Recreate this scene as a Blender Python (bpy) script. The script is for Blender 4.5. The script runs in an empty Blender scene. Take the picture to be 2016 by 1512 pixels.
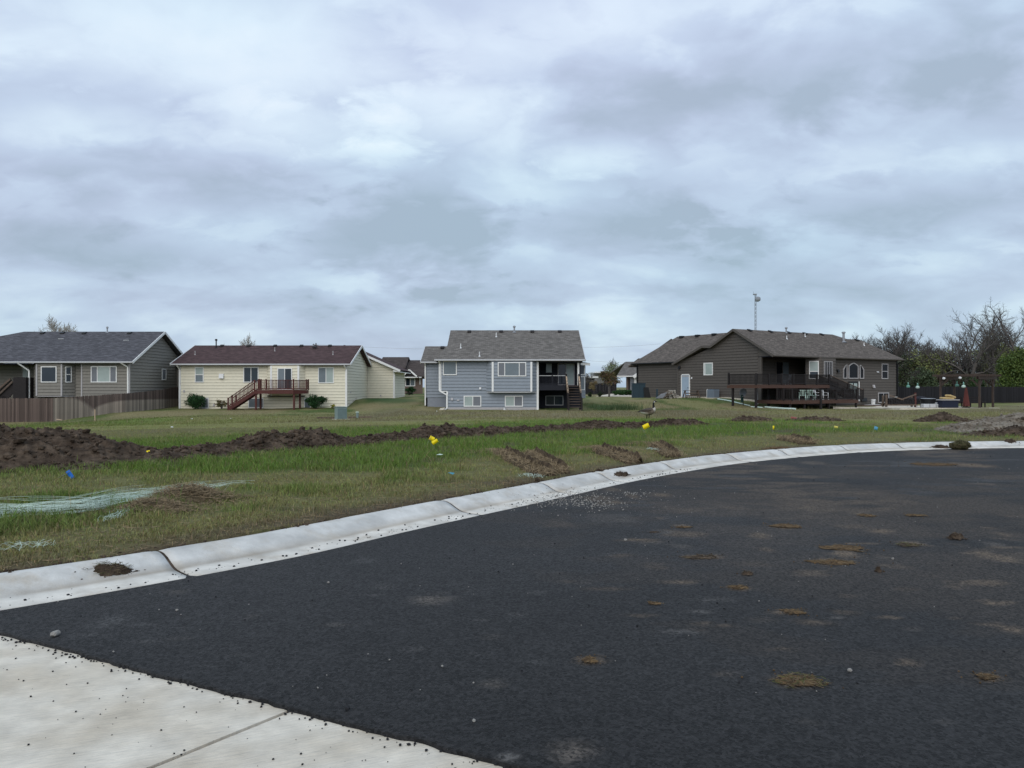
import bpy, bmesh, math, random
import numpy as np
from mathutils import Vector, Matrix

random.seed(7)
RNG = np.random.default_rng(11)
SC = bpy.context.scene
COL = SC.collection
R = math.radians
F = 1515.0            # focal length in photo pixels
EYE = 1.6

# ------------------------------------------------------------------ camera
cam_d = bpy.data.cameras.new("camera")
cam = bpy.data.objects.new("camera", cam_d)
COL.objects.link(cam)
cam.location = (0, 0, EYE)
cam.rotation_euler = (R(90.227), 0, 0)
cam_d.sensor_width = 36
cam_d.lens = 36 * F / 2016
cam_d.clip_start = 0.05
cam_d.clip_end = 6000
SC.camera = cam

# ------------------------------------------------------------------ sky
SUN_EL, SUN_AZ = R(36), R(196)
world = bpy.data.worlds.new("World")
SC.world = world
world.use_nodes = True
wn, wl = world.node_tree.nodes, world.node_tree.links
wn.clear()


def wnode(t, **kw):
    n = wn.new(t)
    for k, v in kw.items():
        setattr(n, k, v)
    return n


def wmath(op, a, b=None, c=None, clamp=False):
    n = wnode("ShaderNodeMath", operation=op, use_clamp=clamp)
    for i, v in enumerate((a, b, c)):
        if v is None:
            continue
        if isinstance(v, (int, float)):
            n.inputs[i].default_value = v
        else:
            wl.new(v, n.inputs[i])
    return n.outputs[0]


def wmix(f, a, b):
    n = wnode("ShaderNodeMix", data_type="RGBA")
    for i, v in ((0, f), (6, a), (7, b)):
        if isinstance(v, (int, float)):
            n.inputs[i].default_value = v
        elif isinstance(v, tuple):
            n.inputs[i].default_value = (*v, 1)
        else:
            wl.new(v, n.inputs[i])
    return n.outputs[2]


tc = wnode("ShaderNodeTexCoord")
sep = wnode("ShaderNodeSeparateXYZ")
wl.new(tc.outputs["Generated"], sep.inputs[0])
zc = wmath("ADD", wmath("MAXIMUM", sep.outputs[2], 0.0), 0.36)
cu = wmath("DIVIDE", sep.outputs[0], zc)
cv = wmath("DIVIDE", sep.outputs[1], zc)
cmb = wnode("ShaderNodeCombineXYZ")
wl.new(cu, cmb.inputs[0])
wl.new(wmath("MULTIPLY", cv, 1.25), cmb.inputs[1])
cmb.inputs[2].default_value = 3.7


def wnoise(scale, detail, rough, dist, off):
    m = wnode("ShaderNodeMapping")
    m.inputs["Location"].default_value = off
    wl.new(cmb.outputs[0], m.inputs[0])
    n = wnode("ShaderNodeTexNoise")
    n.inputs["Scale"].default_value = scale
    n.inputs["Detail"].default_value = detail
    n.inputs["Roughness"].default_value = rough
    n.inputs["Distortion"].default_value = dist
    wl.new(m.outputs[0], n.inputs["Vector"])
    return n.outputs["Fac"]


n_big = wnoise(1.35, 3, 0.5, 0.2, (4.3, 1.9, 0))
n_mid = wnoise(3.3, 5, 0.52, 0.25, (1.1, 7.4, 0))
n_fine = wnoise(8.5, 6, 0.55, 0.3, (5.2, 3.4, 1))
n_col = wnoise(0.8, 2, 0.5, 0.0, (9.0, 3.0, 5))
cl = wmath("ADD", wmath("ADD", wmath("MULTIPLY", n_big, 0.36), wmath("MULTIPLY", n_mid, 0.52)), wmath("MULTIPLY", n_fine, 0.12))
cl = wmath("ADD", wmath("MULTIPLY", wmath("SUBTRACT", cl, 0.5), 1.55), 0.51)
# brighter thin places and darker bellies of the cloud deck, as directions on the sky
wob = wmath("MULTIPLY", wmath("SUBTRACT", wmath("ADD", wmath("MULTIPLY", n_mid, .55), wmath("MULTIPLY", n_fine, .45)), 0.5), 4.2)


def blob(px, py, wx, wy, amp):
    d = Vector(((px - 1008) / F, 1.0, (762 - py) / F)).normalized()
    sub = wnode("ShaderNodeVectorMath", operation="SUBTRACT")
    wl.new(tc.outputs["Generated"], sub.inputs[0])
    sub.inputs[1].default_value = d
    mul = wnode("ShaderNodeVectorMath", operation="MULTIPLY")
    wl.new(sub.outputs[0], mul.inputs[0])
    mul.inputs[1].default_value = (F / wx, F / wx, F / wy)
    ln = wnode("ShaderNodeVectorMath", operation="LENGTH")
    wl.new(mul.outputs[0], ln.inputs[0])
    g = wmath("SUBTRACT", 1.0, wmath("ADD", ln.outputs["Value"], wob), clamp=True)
    g = wmath("MULTIPLY", g, wmath("SUBTRACT", 2.0, g))
    return wmath("MULTIPLY", g, amp)


for b in [(430, 70, 360, 130, .16), (240, 268, 240, 60, .16), (580, 255, 240, 70, .20), (850, 225, 210, 60, .20),
          (440, 455, 240, 60, .15), (730, 345, 120, 55, .13), (1050, 40, 320, 90, .12), (1160, 318, 130, 45, .20),
          (1040, 395, 190, 75, .13), (1660, 345, 210, 65, .15), (1800, 515, 210, 32, .18), (1940, 320, 120, 55, .15),
          (1990, 455, 140, 50, .15), (1330, 300, 180, 65, .09), (560, 570, 600, 24, .07), (1080, 490, 160, 28, .10),
          (800, 470, 240, 110, -.20), (330, 360, 330, 75, -.14), (1500, 130, 420, 140, -.12), (180, 190, 240, 90, -.10),
          (1750, 420, 340, 75, -.18), (1180, 440, 260, 70, -.13), (150, 480, 330, 50, -.10), (660, 590, 420, 28, -.10),
          (1850, 250, 300, 90, -.10), (1150, 220, 260, 80, -.08), (1000, 580, 500, 24, -.09)]:
    cl = wmath("ADD", cl, blob(*b))
ramp = wnode("ShaderNodeValToRGB")
wl.new(cl, ramp.inputs[0])
cr = ramp.color_ramp
cr.elements[0].position = 0.24
cr.elements[0].color = (0.37, 0.465, 0.585, 1)
cr.elements[1].position = 0.98
cr.elements[1].color = (0.80, 0.92, 0.99, 1)
e = cr.elements.new(0.42)
e.color = (0.455, 0.555, 0.715, 1)
e = cr.elements.new(0.56)
e.color = (0.515, 0.635, 0.80, 1)
e = cr.elements.new(0.74)
e.color = (0.655, 0.80, 0.925, 1)
cool = wmix(wmath("MULTIPLY", wmath("SUBTRACT", n_col, 0.38), 3.0, clamp=True), (0.885, 0.93, 0.895), (0.965, 0.905, 0.91))
mulc = wnode("ShaderNodeMix", data_type="RGBA", blend_type="MULTIPLY")
mulc.inputs[0].default_value = 1.0
wl.new(ramp.outputs[0], mulc.inputs[6])
wl.new(cool, mulc.inputs[7])
# overcast skies brighten gently towards the zenith
gain = wmath("ADD", 1.09, wmath("MULTIPLY", wmath("MAXIMUM", sep.outputs[2], 0.0), 0.34))
sc_n = wnode("ShaderNodeVectorMath", operation="SCALE")
wl.new(mulc.outputs[2], sc_n.inputs[0])
wl.new(gain, sc_n.inputs["Scale"])
nish = wnode("ShaderNodeTexSky", sky_type="NISHITA", sun_disc=False, sun_elevation=SUN_EL, sun_rotation=SUN_AZ)
nsc = wnode("ShaderNodeVectorMath", operation="SCALE")
wl.new(nish.outputs[0], nsc.inputs[0])
nsc.inputs["Scale"].default_value = 0.10
final = wmix(0.93, nsc.outputs[0], sc_n.outputs[0])
bg = wnode("ShaderNodeBackground")
wl.new(final, bg.inputs[0])
bg.inputs[1].default_value = 1.0
wo = wnode("ShaderNodeOutputWorld")
wl.new(bg.outputs[0], wo.inputs[0])

sun_d = bpy.data.lights.new("sun", "SUN")
sun_d.energy = 1.5
sun_d.angle = R(60)
sun_d.color = (1.0, 0.94, 0.86)
sun = bpy.data.objects.new("sun", sun_d)
COL.objects.link(sun)
# direction towards the sun: azimuth 200 deg clockwise from +Y (behind the camera)
sd = Vector((math.sin(SUN_AZ) * math.cos(SUN_EL), math.cos(SUN_AZ) * math.cos(SUN_EL), math.sin(SUN_EL)))
sun.rotation_euler = sd.to_track_quat("Z", "Y").to_euler()
sun.location = (0, -20, 40)

vs = SC.view_settings
vs.view_transform = "Standard"
vs.look = "None"
vs.exposure = 0.0
vs.gamma = 1.0
vs.use_curve_mapping = False
SC.cycles.max_bounces = 6
SC.cycles.diffuse_bounces = 3

# ------------------------------------------------------------------ numpy noise


def _h(ix, iy, seed):
    n = (ix.astype(np.int64) * 374761393 + iy.astype(np.int64) * 668265263 + seed * 1442695041) & 0x7FFFFFFF
    n = ((n ^ (n >> 13)) * 1274126177) & 0x7FFFFFFF
    n = (n ^ (n >> 16)) & 0xFFFF
    return n / 65535.0


def vnoise(x, y, seed=0):
    x = np.asarray(x, float)
    y = np.asarray(y, float)
    ix, iy = np.floor(x), np.floor(y)
    fx, fy = x - ix, y - iy
    fx = fx * fx * (3 - 2 * fx)
    fy = fy * fy * (3 - 2 * fy)
    a = _h(ix, iy, seed)
    b = _h(ix + 1, iy, seed)
    c = _h(ix, iy + 1, seed)
    d = _h(ix + 1, iy + 1, seed)
    return (a * (1 - fx) + b * fx) * (1 - fy) + (c * (1 - fx) + d * fx) * fy


def fbm(x, y, o=4, seed=0, g=0.5):
    t, a, n = 0.0, 1.0, 0.0
    for i in range(o):
        t = t + a * vnoise(np.asarray(x) * 2 ** i + 17.3 * i, np.asarray(y) * 2 ** i - 9.1 * i, seed + i)
        n += a
        a *= g
    return t / n


def sstep(a, b, x):
    t = np.clip((np.asarray(x, float) - a) / (b - a), 0, 1)
    return t * t * (3 - 2 * t)


# ------------------------------------------------------------------ helpers
def WX(px, Y):
    return (px - 1008) / F * Y


def WZ(py, Y):
    return EYE - (py - 762) / F * Y


def G(px, py, z=0.0):
    Y = (EYE - z) * F / (py - 762)
    return (px - 1008) / F * Y, Y


def tag(o, label=None, cat=None, group=None, kind=None):
    if label:
        o["label"] = label
    if cat:
        o["category"] = cat
    if group:
        o["group"] = group
    if kind:
        o["kind"] = kind
    return o


def empty(name, loc, rz=0, label=None, cat=None, group=None):
    o = bpy.data.objects.new(name, None)
    COL.objects.link(o)
    o.location = loc
    o.rotation_euler = (0, 0, rz)
    o.empty_display_size = 0.3
    return tag(o, label, cat, group)


def copy_tree(o, parent=None):
    c = o.copy()
    COL.objects.link(c)
    if parent is not None:
        c.parent = parent
    for ch in list(o.children):
        copy_tree(ch, c)
    return c


def link_mesh(name, me, mat, parent=None):
    o = bpy.data.objects.new(name, me)
    COL.objects.link(o)
    if mat is not None and len(me.materials) == 0:
        me.materials.append(mat)
    if parent is not None:
        o.parent = parent
    return o


class MB:
    def __init__(s):
        s.v = []
        s.f = []

    def add(s, vs, fs):
        k = len(s.v)
        s.v.extend([tuple(p) for p in vs])
        s.f.extend([tuple(i + k for i in f) for f in fs])
        return s

    def box(s, x0, x1, y0, y1, z0, z1):
        return s.add([(x0, y0, z0), (x1, y0, z0), (x1, y1, z0), (x0, y1, z0), (x0, y0, z1), (x1, y0, z1), (x1, y1, z1), (x0, y1, z1)],
                     [(0, 3, 2, 1), (4, 5, 6, 7), (0, 1, 5, 4), (1, 2, 6, 5), (2, 3, 7, 6), (3, 0, 4, 7)])

    def bar(s, p, q, w, h, up=(0, 0, 1)):
        p, q = Vector(p), Vector(q)
        d = (q - p).normalized()
        u = Vector(up)
        if abs(d.dot(u)) > 0.98:
            u = Vector((0, 1, 0))
        a = d.cross(u).normalized() * (w / 2)
        b = a.cross(d).normalized() * (h / 2)
        vs = [p - a - b, p + a - b, p + a + b, p - a + b, q - a - b, q + a - b, q + a + b, q - a + b]
        return s.add(vs, [(0, 3, 2, 1), (4, 5, 6, 7), (0, 1, 5, 4), (1, 2, 6, 5), (2, 3, 7, 6), (3, 0, 4, 7)])

    def prism(s, poly, ext):
        n = len(poly)
        ext = Vector(ext)
        a = [Vector(p) for p in poly]
        vs = a + [p + ext for p in a]
        fs = [tuple(range(n)), tuple(range(2 * n - 1, n - 1, -1))]
        fs += [(i, i + n, (i + 1) % n + n, (i + 1) % n) for i in range(n)]
        return s.add(vs, fs)

    def tube(s, pts, rads, n=6, cap=True):
        pts = [Vector(p) for p in pts]
        if not isinstance(rads, (list, tuple)):
            rads = [rads] * len(pts)
        k = len(s.v)
        ref = None
        for i, p in enumerate(pts):
            d = (pts[min(i + 1, len(pts) - 1)] - pts[max(i - 1, 0)])
            d = d.normalized() if d.length > 1e-9 else Vector((0, 0, 1))
            if ref is None:
                ref = d.orthogonal().normalized()
            ref = (ref - d * ref.dot(d))
            ref = ref.normalized() if ref.length > 1e-6 else d.orthogonal().normalized()
            b = d.cross(ref)
            for j in range(n):
                a = 2 * math.pi * j / n
                s.v.append(tuple(p + (ref * math.cos(a) + b * math.sin(a)) * rads[i]))
        for i in range(len(pts) - 1):
            for j in range(n):
                a, b2 = k + i * n + j, k + i * n + (j + 1) % n
                s.f.append((a, b2, b2 + n, a + n))
        if cap:
            s.f.append(tuple(k + j for j in range(n))[::-1])
            e0 = k + (len(pts) - 1) * n
            s.f.append(tuple(e0 + j for j in range(n)))
        return s

    def lathe(s, c, prof, n=16):
        k = len(s.v)
        for r, z in prof:
            for j in range(n):
                a = 2 * math.pi * j / n
                s.v.append((c[0] + r * math.cos(a), c[1] + r * math.sin(a), c[2] + z))
        for i in range(len(prof) - 1):
            for j in range(n):
                a, b = k + i * n + j, k + i * n + (j + 1) % n
                s.f.append((a, b, b + n, a + n))
        s.f.append(tuple(k + j for j in range(n))[::-1])
        e0 = k + (len(prof) - 1) * n
        s.f.append(tuple(e0 + j for j in range(n)))
        return s

    def blobs(s, pts, sizes, seed=0, sub=1, flat=0.8):
        rr = random.Random(seed)
        for p, r in zip(pts, sizes):
            vs, fs = ICO[sub]
            ph = [rr.uniform(0, 6) for _ in range(3)]
            rz = rr.uniform(0, 6.28)
            cz, sz = math.cos(rz), math.sin(rz)
            ax = rr.uniform(.75, 1.3)
            out = []
            for v in vs:
                m = 1 + .22 * math.sin(v[0] * 4 + ph[0]) * math.sin(v[1] * 5 + ph[1]) + rr.uniform(-.1, .1)
                x, y, z = v[0] * r * m * ax, v[1] * r * m, v[2] * r * m * flat
                out.append((p[0] + x * cz - y * sz, p[1] + x * sz + y * cz, p[2] + z))
            s.add(out, fs)
        return s

    def mesh(s, name, recalc=True, smooth=False, uv=False, bevel=0.0):
        me = bpy.data.meshes.new(name)
        me.from_pydata(s.v, [], s.f)
        if recalc or bevel:
            bm = bmesh.new()
            bm.from_mesh(me)
            bmesh.ops.recalc_face_normals(bm, faces=bm.faces)
            if bevel:
                bmesh.ops.bevel(bm, geom=[e for e in bm.edges if e.is_manifold and e.calc_face_angle(0) > .6], offset=bevel, segments=1, affect="EDGES")
            bm.to_mesh(me)
            bm.free()
        if smooth:
            me.polygons.foreach_set("use_smooth", [True] * len(me.polygons))
        if uv:
            planar_uv(me)
        me.update()
        return me

    def build(s, name, mat, parent=None, **kw):
        return link_mesh(name, s.mesh(name, **kw), mat, parent)


def _ico():
    out = {}
    for sub in (1, 2, 3):
        bm = bmesh.new()
        bmesh.ops.create_icosphere(bm, subdivisions=sub, radius=1)
        bm.verts.index_update()
        out[sub] = ([tuple(v.co) for v in bm.verts], [tuple(v.index for v in f.verts) for f in bm.faces])
        bm.free()
    return out


ICO = _ico()


def planar_uv(me):
    uvl = me.uv_layers.new(name="UVMap")
    for p in me.polygons:
        n = p.normal
        u = Vector((0, 0, 1)).cross(n)
        u = u.normalized() if u.length > 1e-4 else Vector((1, 0, 0))
        v = n.cross(u)
        for li in p.loop_indices:
            co = me.vertices[me.loops[li].vertex_index].co
            uvl.data[li].uv = (co.dot(u), co.dot(v))


def np_mesh(name, verts, polys, cols=None, smooth=False):
    """verts (N,3); polys: array (M,k) of equal-size faces; cols (N,3) per-vertex."""
    me = bpy.data.meshes.new(name)
    verts = np.ascontiguousarray(verts, np.float32)
    m, k = polys.shape
    me.vertices.add(len(verts))
    me.vertices.foreach_set("co", verts.ravel())
    me.loops.add(m * k)
    me.loops.foreach_set("vertex_index", np.ascontiguousarray(polys, np.int32).ravel())
    me.polygons.add(m)
    me.polygons.foreach_set("loop_start", np.arange(0, m * k, k, dtype=np.int32))
    try:
        me.polygons.foreach_set("loop_total", np.full(m, k, np.int32))
    except Exception:
        pass
    if smooth:
        me.polygons.foreach_set("use_smooth", np.ones(m, bool))
    me.update(calc_edges=True)
    if cols is not None:
        ca = me.color_attributes.new("Col", "FLOAT_COLOR", "POINT")
        c4 = np.ones((len(verts), 4), np.float32)
        c4[:, :cols.shape[1]] = cols
        ca.data.foreach_set("color", c4.ravel())
    return me


def grid_faces(nx, ny):
    i = np.arange(nx - 1)[None, :] + np.arange(ny - 1)[:, None] * nx
    i = i.ravel()
    return np.stack([i, i + 1, i + 1 + nx, i + nx], 1)


# ------------------------------------------------------------------ materials
def mat(name, col, rough=.8, var=.18, scale=6.0, bump=0.0, bscale=60.0, spec=.3, attr=False, bstretch=None, brot=0.0, metal=0.0, rnd=0.0, stretch=(1, 1, 1), bdist=.01, tint=None):
    m = bpy.data.materials.new(name)
    m.use_nodes = True
    nt = m.node_tree
    N, L = nt.nodes, nt.links
    bs = N["Principled BSDF"]
    bs.inputs["Roughness"].default_value = rough
    bs.inputs["Metallic"].default_value = metal
    bs.inputs["Specular IOR Level"].default_value = spec
    t = N.new("ShaderNodeTexCoord")
    mp = N.new("ShaderNodeMapping")
    mp.inputs["Scale"].default_value = stretch
    L.new(t.outputs["Object"], mp.inputs[0])
    nz = N.new("ShaderNodeTexNoise")
    nz.inputs["Scale"].default_value = scale
    nz.inputs["Detail"].default_value = 5
    nz.inputs["Roughness"].default_value = .6
    L.new(mp.outputs[0], nz.inputs["Vector"])
    mr = N.new("ShaderNodeMapRange")
    mr.inputs[1].default_value = .3
    mr.inputs[2].default_value = .7
    mr.inputs[3].default_value = 1 - var
    mr.inputs[4].default_value = 1 + var
    L.new(nz.outputs["Fac"], mr.inputs[0])
    fac = mr.outputs[0]
    if rnd:
        oi = N.new("ShaderNodeObjectInfo")
        m2 = N.new("ShaderNodeMapRange")
        m2.inputs[3].default_value = 1 - rnd
        m2.inputs[4].default_value = 1 + rnd
        L.new(oi.outputs["Random"], m2.inputs[0])
        mm = N.new("ShaderNodeMath")
        mm.operation = "MULTIPLY"
        L.new(fac, mm.inputs[0])
        L.new(m2.outputs[0], mm.inputs[1])
        fac = mm.outputs[0]
    sc = N.new("ShaderNodeVectorMath")
    sc.operation = "SCALE"
    if attr:
        a = N.new("ShaderNodeAttribute")
        a.attribute_name = "Col"
        if tint is not None:
            n2 = N.new("ShaderNodeTexNoise")
            n2.inputs["Scale"].default_value = scale * .6
            n2.inputs["Detail"].default_value = 7
            n2.inputs["Roughness"].default_value = .68
            L.new(mp.outputs[0], n2.inputs["Vector"])
            m3 = N.new("ShaderNodeMapRange")
            m3.inputs[1].default_value = .50
            m3.inputs[2].default_value = .74
            m3.inputs[4].default_value = .75
            L.new(n2.outputs["Fac"], m3.inputs[0])
            mx = N.new("ShaderNodeMix")
            mx.data_type = "RGBA"
            mx.inputs[7].default_value = (*tint, 1)
            L.new(a.outputs["Color"], mx.inputs[6])
            L.new(m3.outputs[0], mx.inputs[0])
            L.new(mx.outputs[2], sc.inputs[0])
        else:
            L.new(a.outputs["Color"], sc.inputs[0])
    elif tint is not None:
        n2 = N.new("ShaderNodeTexNoise")
        n2.inputs["Scale"].default_value = scale * .37
        n2.inputs["Detail"].default_value = 3
        L.new(mp.outputs[0], n2.inputs["Vector"])
        m3 = N.new("ShaderNodeMapRange")
        m3.inputs[1].default_value = .38
        m3.inputs[2].default_value = .66
        L.new(n2.outputs["Fac"], m3.inputs[0])
        mx = N.new("ShaderNodeMix")
        mx.data_type = "RGBA"
        mx.inputs[6].default_value = (*col, 1)
        mx.inputs[7].default_value = (*tint, 1)
        L.new(m3.outputs[0], mx.inputs[0])
        L.new(mx.outputs[2], sc.inputs[0])
    else:
        sc.inputs[0].default_value = col
    L.new(fac, sc.inputs["Scale"])
    L.new(sc.outputs[0], bs.inputs["Base Color"])
    if bump:
        nb = N.new("ShaderNodeTexNoise")
        nb.inputs["Scale"].default_value = bscale
        nb.inputs["Detail"].default_value = 6
        bv = mp.outputs[0]
        if bstretch:
            m0 = N.new("ShaderNodeMapping")
            m0.inputs["Rotation"].default_value = (0, 0, brot)
            L.new(t.outputs["Object"], m0.inputs[0])
            m1 = N.new("ShaderNodeMapping")
            m1.inputs["Scale"].default_value = bstretch
            L.new(m0.outputs[0], m1.inputs[0])
            bv = m1.outputs[0]
        L.new(bv, nb.inputs["Vector"])
        bp = N.new("ShaderNodeBump")
        bp.inputs["Strength"].default_value = bump
        bp.inputs["Distance"].default_value = bdist
        L.new(nb.outputs["Fac"], bp.inputs["Height"])
        L.new(bp.outputs[0], bs.inputs["Normal"])
    m["sc"] = sc.name
    return m


def shingle_mat(name, col, var=.28):
    m = mat(name, col, rough=.92, var=.10, scale=3, spec=.15)
    nt = m.node_tree
    N, L = nt.nodes, nt.links
    sc = N[m["sc"]]
    uv = N.new("ShaderNodeUVMap")
    bk = N.new("ShaderNodeTexBrick")
    bk.inputs["Color1"].default_value = (*[c * (1 - var) for c in col], 1)
    bk.inputs["Color2"].default_value = (*[c * (1 + var) for c in col], 1)
    bk.inputs["Mortar"].default_value = (*[c * .62 for c in col], 1)
    bk.inputs["Scale"].default_value = 1
    bk.inputs["Mortar Size"].default_value = .012
    bk.inputs["Brick Width"].default_value = .36
    bk.inputs["Row Height"].default_value = .16
    L.new(uv.outputs[0], bk.inputs["Vector"])
    mp = N.new("ShaderNodeMapping")
    mp.inputs["Scale"].default_value = (1.6, 5.5, 1)
    L.new(uv.outputs[0], mp.inputs[0])
    nz = N.new("ShaderNodeTexNoise")
    nz.inputs["Scale"].default_value = 1
    nz.inputs["Detail"].default_value = 4
    nz.inputs["Roughness"].default_value = .7
    L.new(mp.outputs[0], nz.inputs["Vector"])
    mr = N.new("ShaderNodeMapRange")
    mr.inputs[1].default_value = .3
    mr.inputs[2].default_value = .7
    mr.inputs[3].default_value = .72
    mr.inputs[4].default_value = 1.28
    L.new(nz.outputs["Fac"], mr.inputs[0])
    s2 = N.new("ShaderNodeVectorMath")
    s2.operation = "SCALE"
    L.new(bk.outputs["Color"], s2.inputs[0])
    L.new(mr.outputs[0], s2.inputs["Scale"])
    L.new(s2.outputs[0], sc.inputs[0])
    return m


def glass_mat(name, col, rough=.06):
    m = mat(name, col, rough=rough, var=.12, scale=1.2, spec=.5)
    m.node_tree.nodes["Principled BSDF"].inputs["IOR"].default_value = 1.5
    return m


M = {}
M["ground"] = mat("ground_soil_and_turf", (1, 1, 1), .95, .25, 9, .6, 22, .1, attr=True, bdist=.03)
M["grass"] = mat("grass_blades", (1, 1, 1), .7, .12, 3, 0, spec=.2, attr=True)
M["dirt"] = mat("turned_brown_dirt", (.046, .033, .024), .95, .4, 9, .9, 40, .1, tint=(.105, .077, .056), bdist=.03)
M["dirt_light"] = mat("dry_grey_spoil", (.23, .20, .165), .95, .3, 6, .9, 30, .1, tint=(.13, .105, .08), bdist=.03)
M["concrete"] = mat("pale_concrete", (.63, .575, .49), .88, .15, 6, .75, 12, .25, tint=(.53, .465, .375), bdist=.012, bstretch=(1.0, 5.0, 1), brot=-.45)
M["asphalt"] = mat("fresh_asphalt", (.03, .031, .034), .8, .2, 30, spec=.28, attr=True)
M["white"] = mat("white_trim_paint", (.80, .79, .77), .5, .05, 3)
M["gutter"] = mat("pale_grey_gutter_metal", (.50, .50, .51), .45, .06, 3, spec=.4)
M["trim_grey"] = mat("warm_grey_trim_paint", (.42, .40, .40), .6, .06, 3)
M["sidA"] = mat("olive_grey_siding", (.225, .209, .183), .75, .07, 4)
M["sidB"] = mat("cream_siding", (.75, .70, .56), .75, .05, 4)
M["sidC"] = mat("blue_grey_siding", (.265, .295, .335), .75, .06, 4)
M["sidD"] = mat("dark_brown_grey_siding", (.099, .086, .076), .75, .08, 4)
M["dkporch"] = mat("charcoal_porch_shade", (.018, .019, .026), .8, .15, 4)  # deep porch shade put into the colour; other dark parts reuse it
M["roofA"] = shingle_mat("slate_grey_shingles", (.090, .088, .098))
M["roofB"] = shingle_mat("maroon_brown_shingles", (.080, .050, .050))
M["roofC"] = shingle_mat("weathered_grey_shingles", (.152, .138, .126))
M["roofD"] = shingle_mat("brown_grey_shingles", (.122, .103, .090))
M["roofE"] = shingle_mat("dark_brown_shingles", (.075, .06, .055))
M["glass"] = glass_mat("dark_window_glass", (.025, .035, .045))
M["darkglass"] = mat("black_screened_window", (.010, .011, .014), .25, .1, 2, spec=.18)
M["glass2"] = glass_mat("window_glass_with_shade", (.16, .19, .21), .12)
M["blind"] = glass_mat("window_glass_with_pale_blind", (.36, .42, .40), .2)
M["screen"] = mat("window_insect_screen", (.17, .18, .20), .6, .05, 3)
M["redwood"] = mat("red_stained_wood", (.088, .028, .024), .65, .15, 7, stretch=(1, 1, .3))
M["dkwood"] = mat("dark_brown_deck_wood", (.020, .016, .016), .7, .2, 6)
M["brnwood"] = mat("brown_deck_fascia_wood", (.085, .045, .033), .7, .15, 6)
M["rawwood"] = mat("pale_raw_lumber", (.46, .34, .24), .7, .12, 8)
M["oldwood"] = mat("weathered_brown_wood", (.13, .095, .075), .85, .25, 8, rnd=.25)
M["black"] = mat("black_metal", (.012, .012, .013), .5, .1, 5)
M["steel"] = mat("galvanised_vent_metal", (.33, .34, .36), .45, .1, 6, spec=.5, metal=.3)
M["plast"] = mat("white_plastic", (.72, .72, .72), .45, .04, 4)
M["teal"] = mat("dark_teal_plastic", (.020, .042, .058), .6, .08, 4)
M["util"] = mat("grey_green_cabinet_paint", (.20, .26, .25), .5, .1, 4)
M["door"] = mat("pale_blue_grey_door_paint", (.33, .41, .50), .5, .05, 3)
M["brick"] = mat("brown_brick", (.16, .115, .095), .85, .3, 12)
M["bark"] = mat("dark_grey_bark", (.105, .093, .085), .95, .25, 4)
M["bark2"] = mat("pale_grey_bark", (.38, .35, .31), .95, .25, 4)
M["leaf"] = mat("foliage_leaves", (1, 1, 1), .6, .15, 2, spec=.25, attr=True)
M["yel"] = mat("yellow_flag_vinyl", (.85, .66, .005), .45, .05, 20)
M["blu"] = mat("blue_flag_vinyl", (.01, .14, .55), .45, .05, 20)
M["wire"] = mat("flag_wire", (.25, .25, .25), .4, .1, 20)
M["net"] = mat("pale_green_netting", (.50, .61, .535), .6, .2, 9)
M["straw"] = mat("dry_straw", (1, 1, 1), .8, .15, 12, attr=True)
M["stone"] = mat("pale_stone", (.27, .255, .235), .85, .25, 30)
M["crumb"] = mat("asphalt_crumbs", (.016, .016, .018), .8, .2, 30)
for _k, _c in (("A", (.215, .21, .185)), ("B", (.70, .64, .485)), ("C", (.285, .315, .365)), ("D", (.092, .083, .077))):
    M["sh" + _k] = mat("siding_lap_shade", tuple(q * (.55 if _k == "B" else .42) for q in _c), .9, .1, 4)  # wall slab behind the boards, siding colour darkened to draw the lap shadows
LAP_SHADE = {M["sid" + k].name: M["sh" + k] for k in "ABCD"}
# ================================================================== terrain
# back-of-kerb line, world metres
KB = [(-16, -1.5), (-11.5, 1.1), (-8.2, 3.05), (-5.9, 4.65), (-4.1, 6.05), (-2.65, 7.6), (-1.5, 9.25), (-.06, 11.25), (1.45, 13.4), (2.84, 15.1),
      (4.32, 16.65), (6.4, 18.3), (8.82, 19.75), (11.4, 20.6), (14.2, 20.95), (17.2, 20.7), (20.2, 19.6), (23.0, 17.6), (25.4, 14.6), (27, 11), (27.6, 6), (27.6, -4)]


def catmull(P, step=.12):
    P = [np.array(p, float) for p in P]
    P = [2 * P[0] - P[1]] + P + [2 * P[-1] - P[-2]]
    out = []
    for i in range(1, len(P) - 2):
        n = max(2, int(np.linalg.norm(P[i + 1] - P[i]) / step))
        for k in range(n):
            t = k / n
            a, b, c, d = P[i - 1], P[i], P[i + 1], P[i + 2]
            out.append(.5 * ((2 * b) + (-a + c) * t + (2 * a - 5 * b + 4 * c - d) * t * t + (-a + 3 * b - 3 * c + d) * t ** 3))
    out.append(P[-2])
    return np.array(out)


KP = catmull(KB)
KT = np.gradient(KP, axis=0)
KT /= np.linalg.norm(KT, axis=1)[:, None]
KN = np.stack([-KT[:, 1], KT[:, 0]], 1)          # points to the field side
KL = np.concatenate([[0], np.cumsum(np.linalg.norm(np.diff(KP, axis=0), axis=1))])


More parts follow.
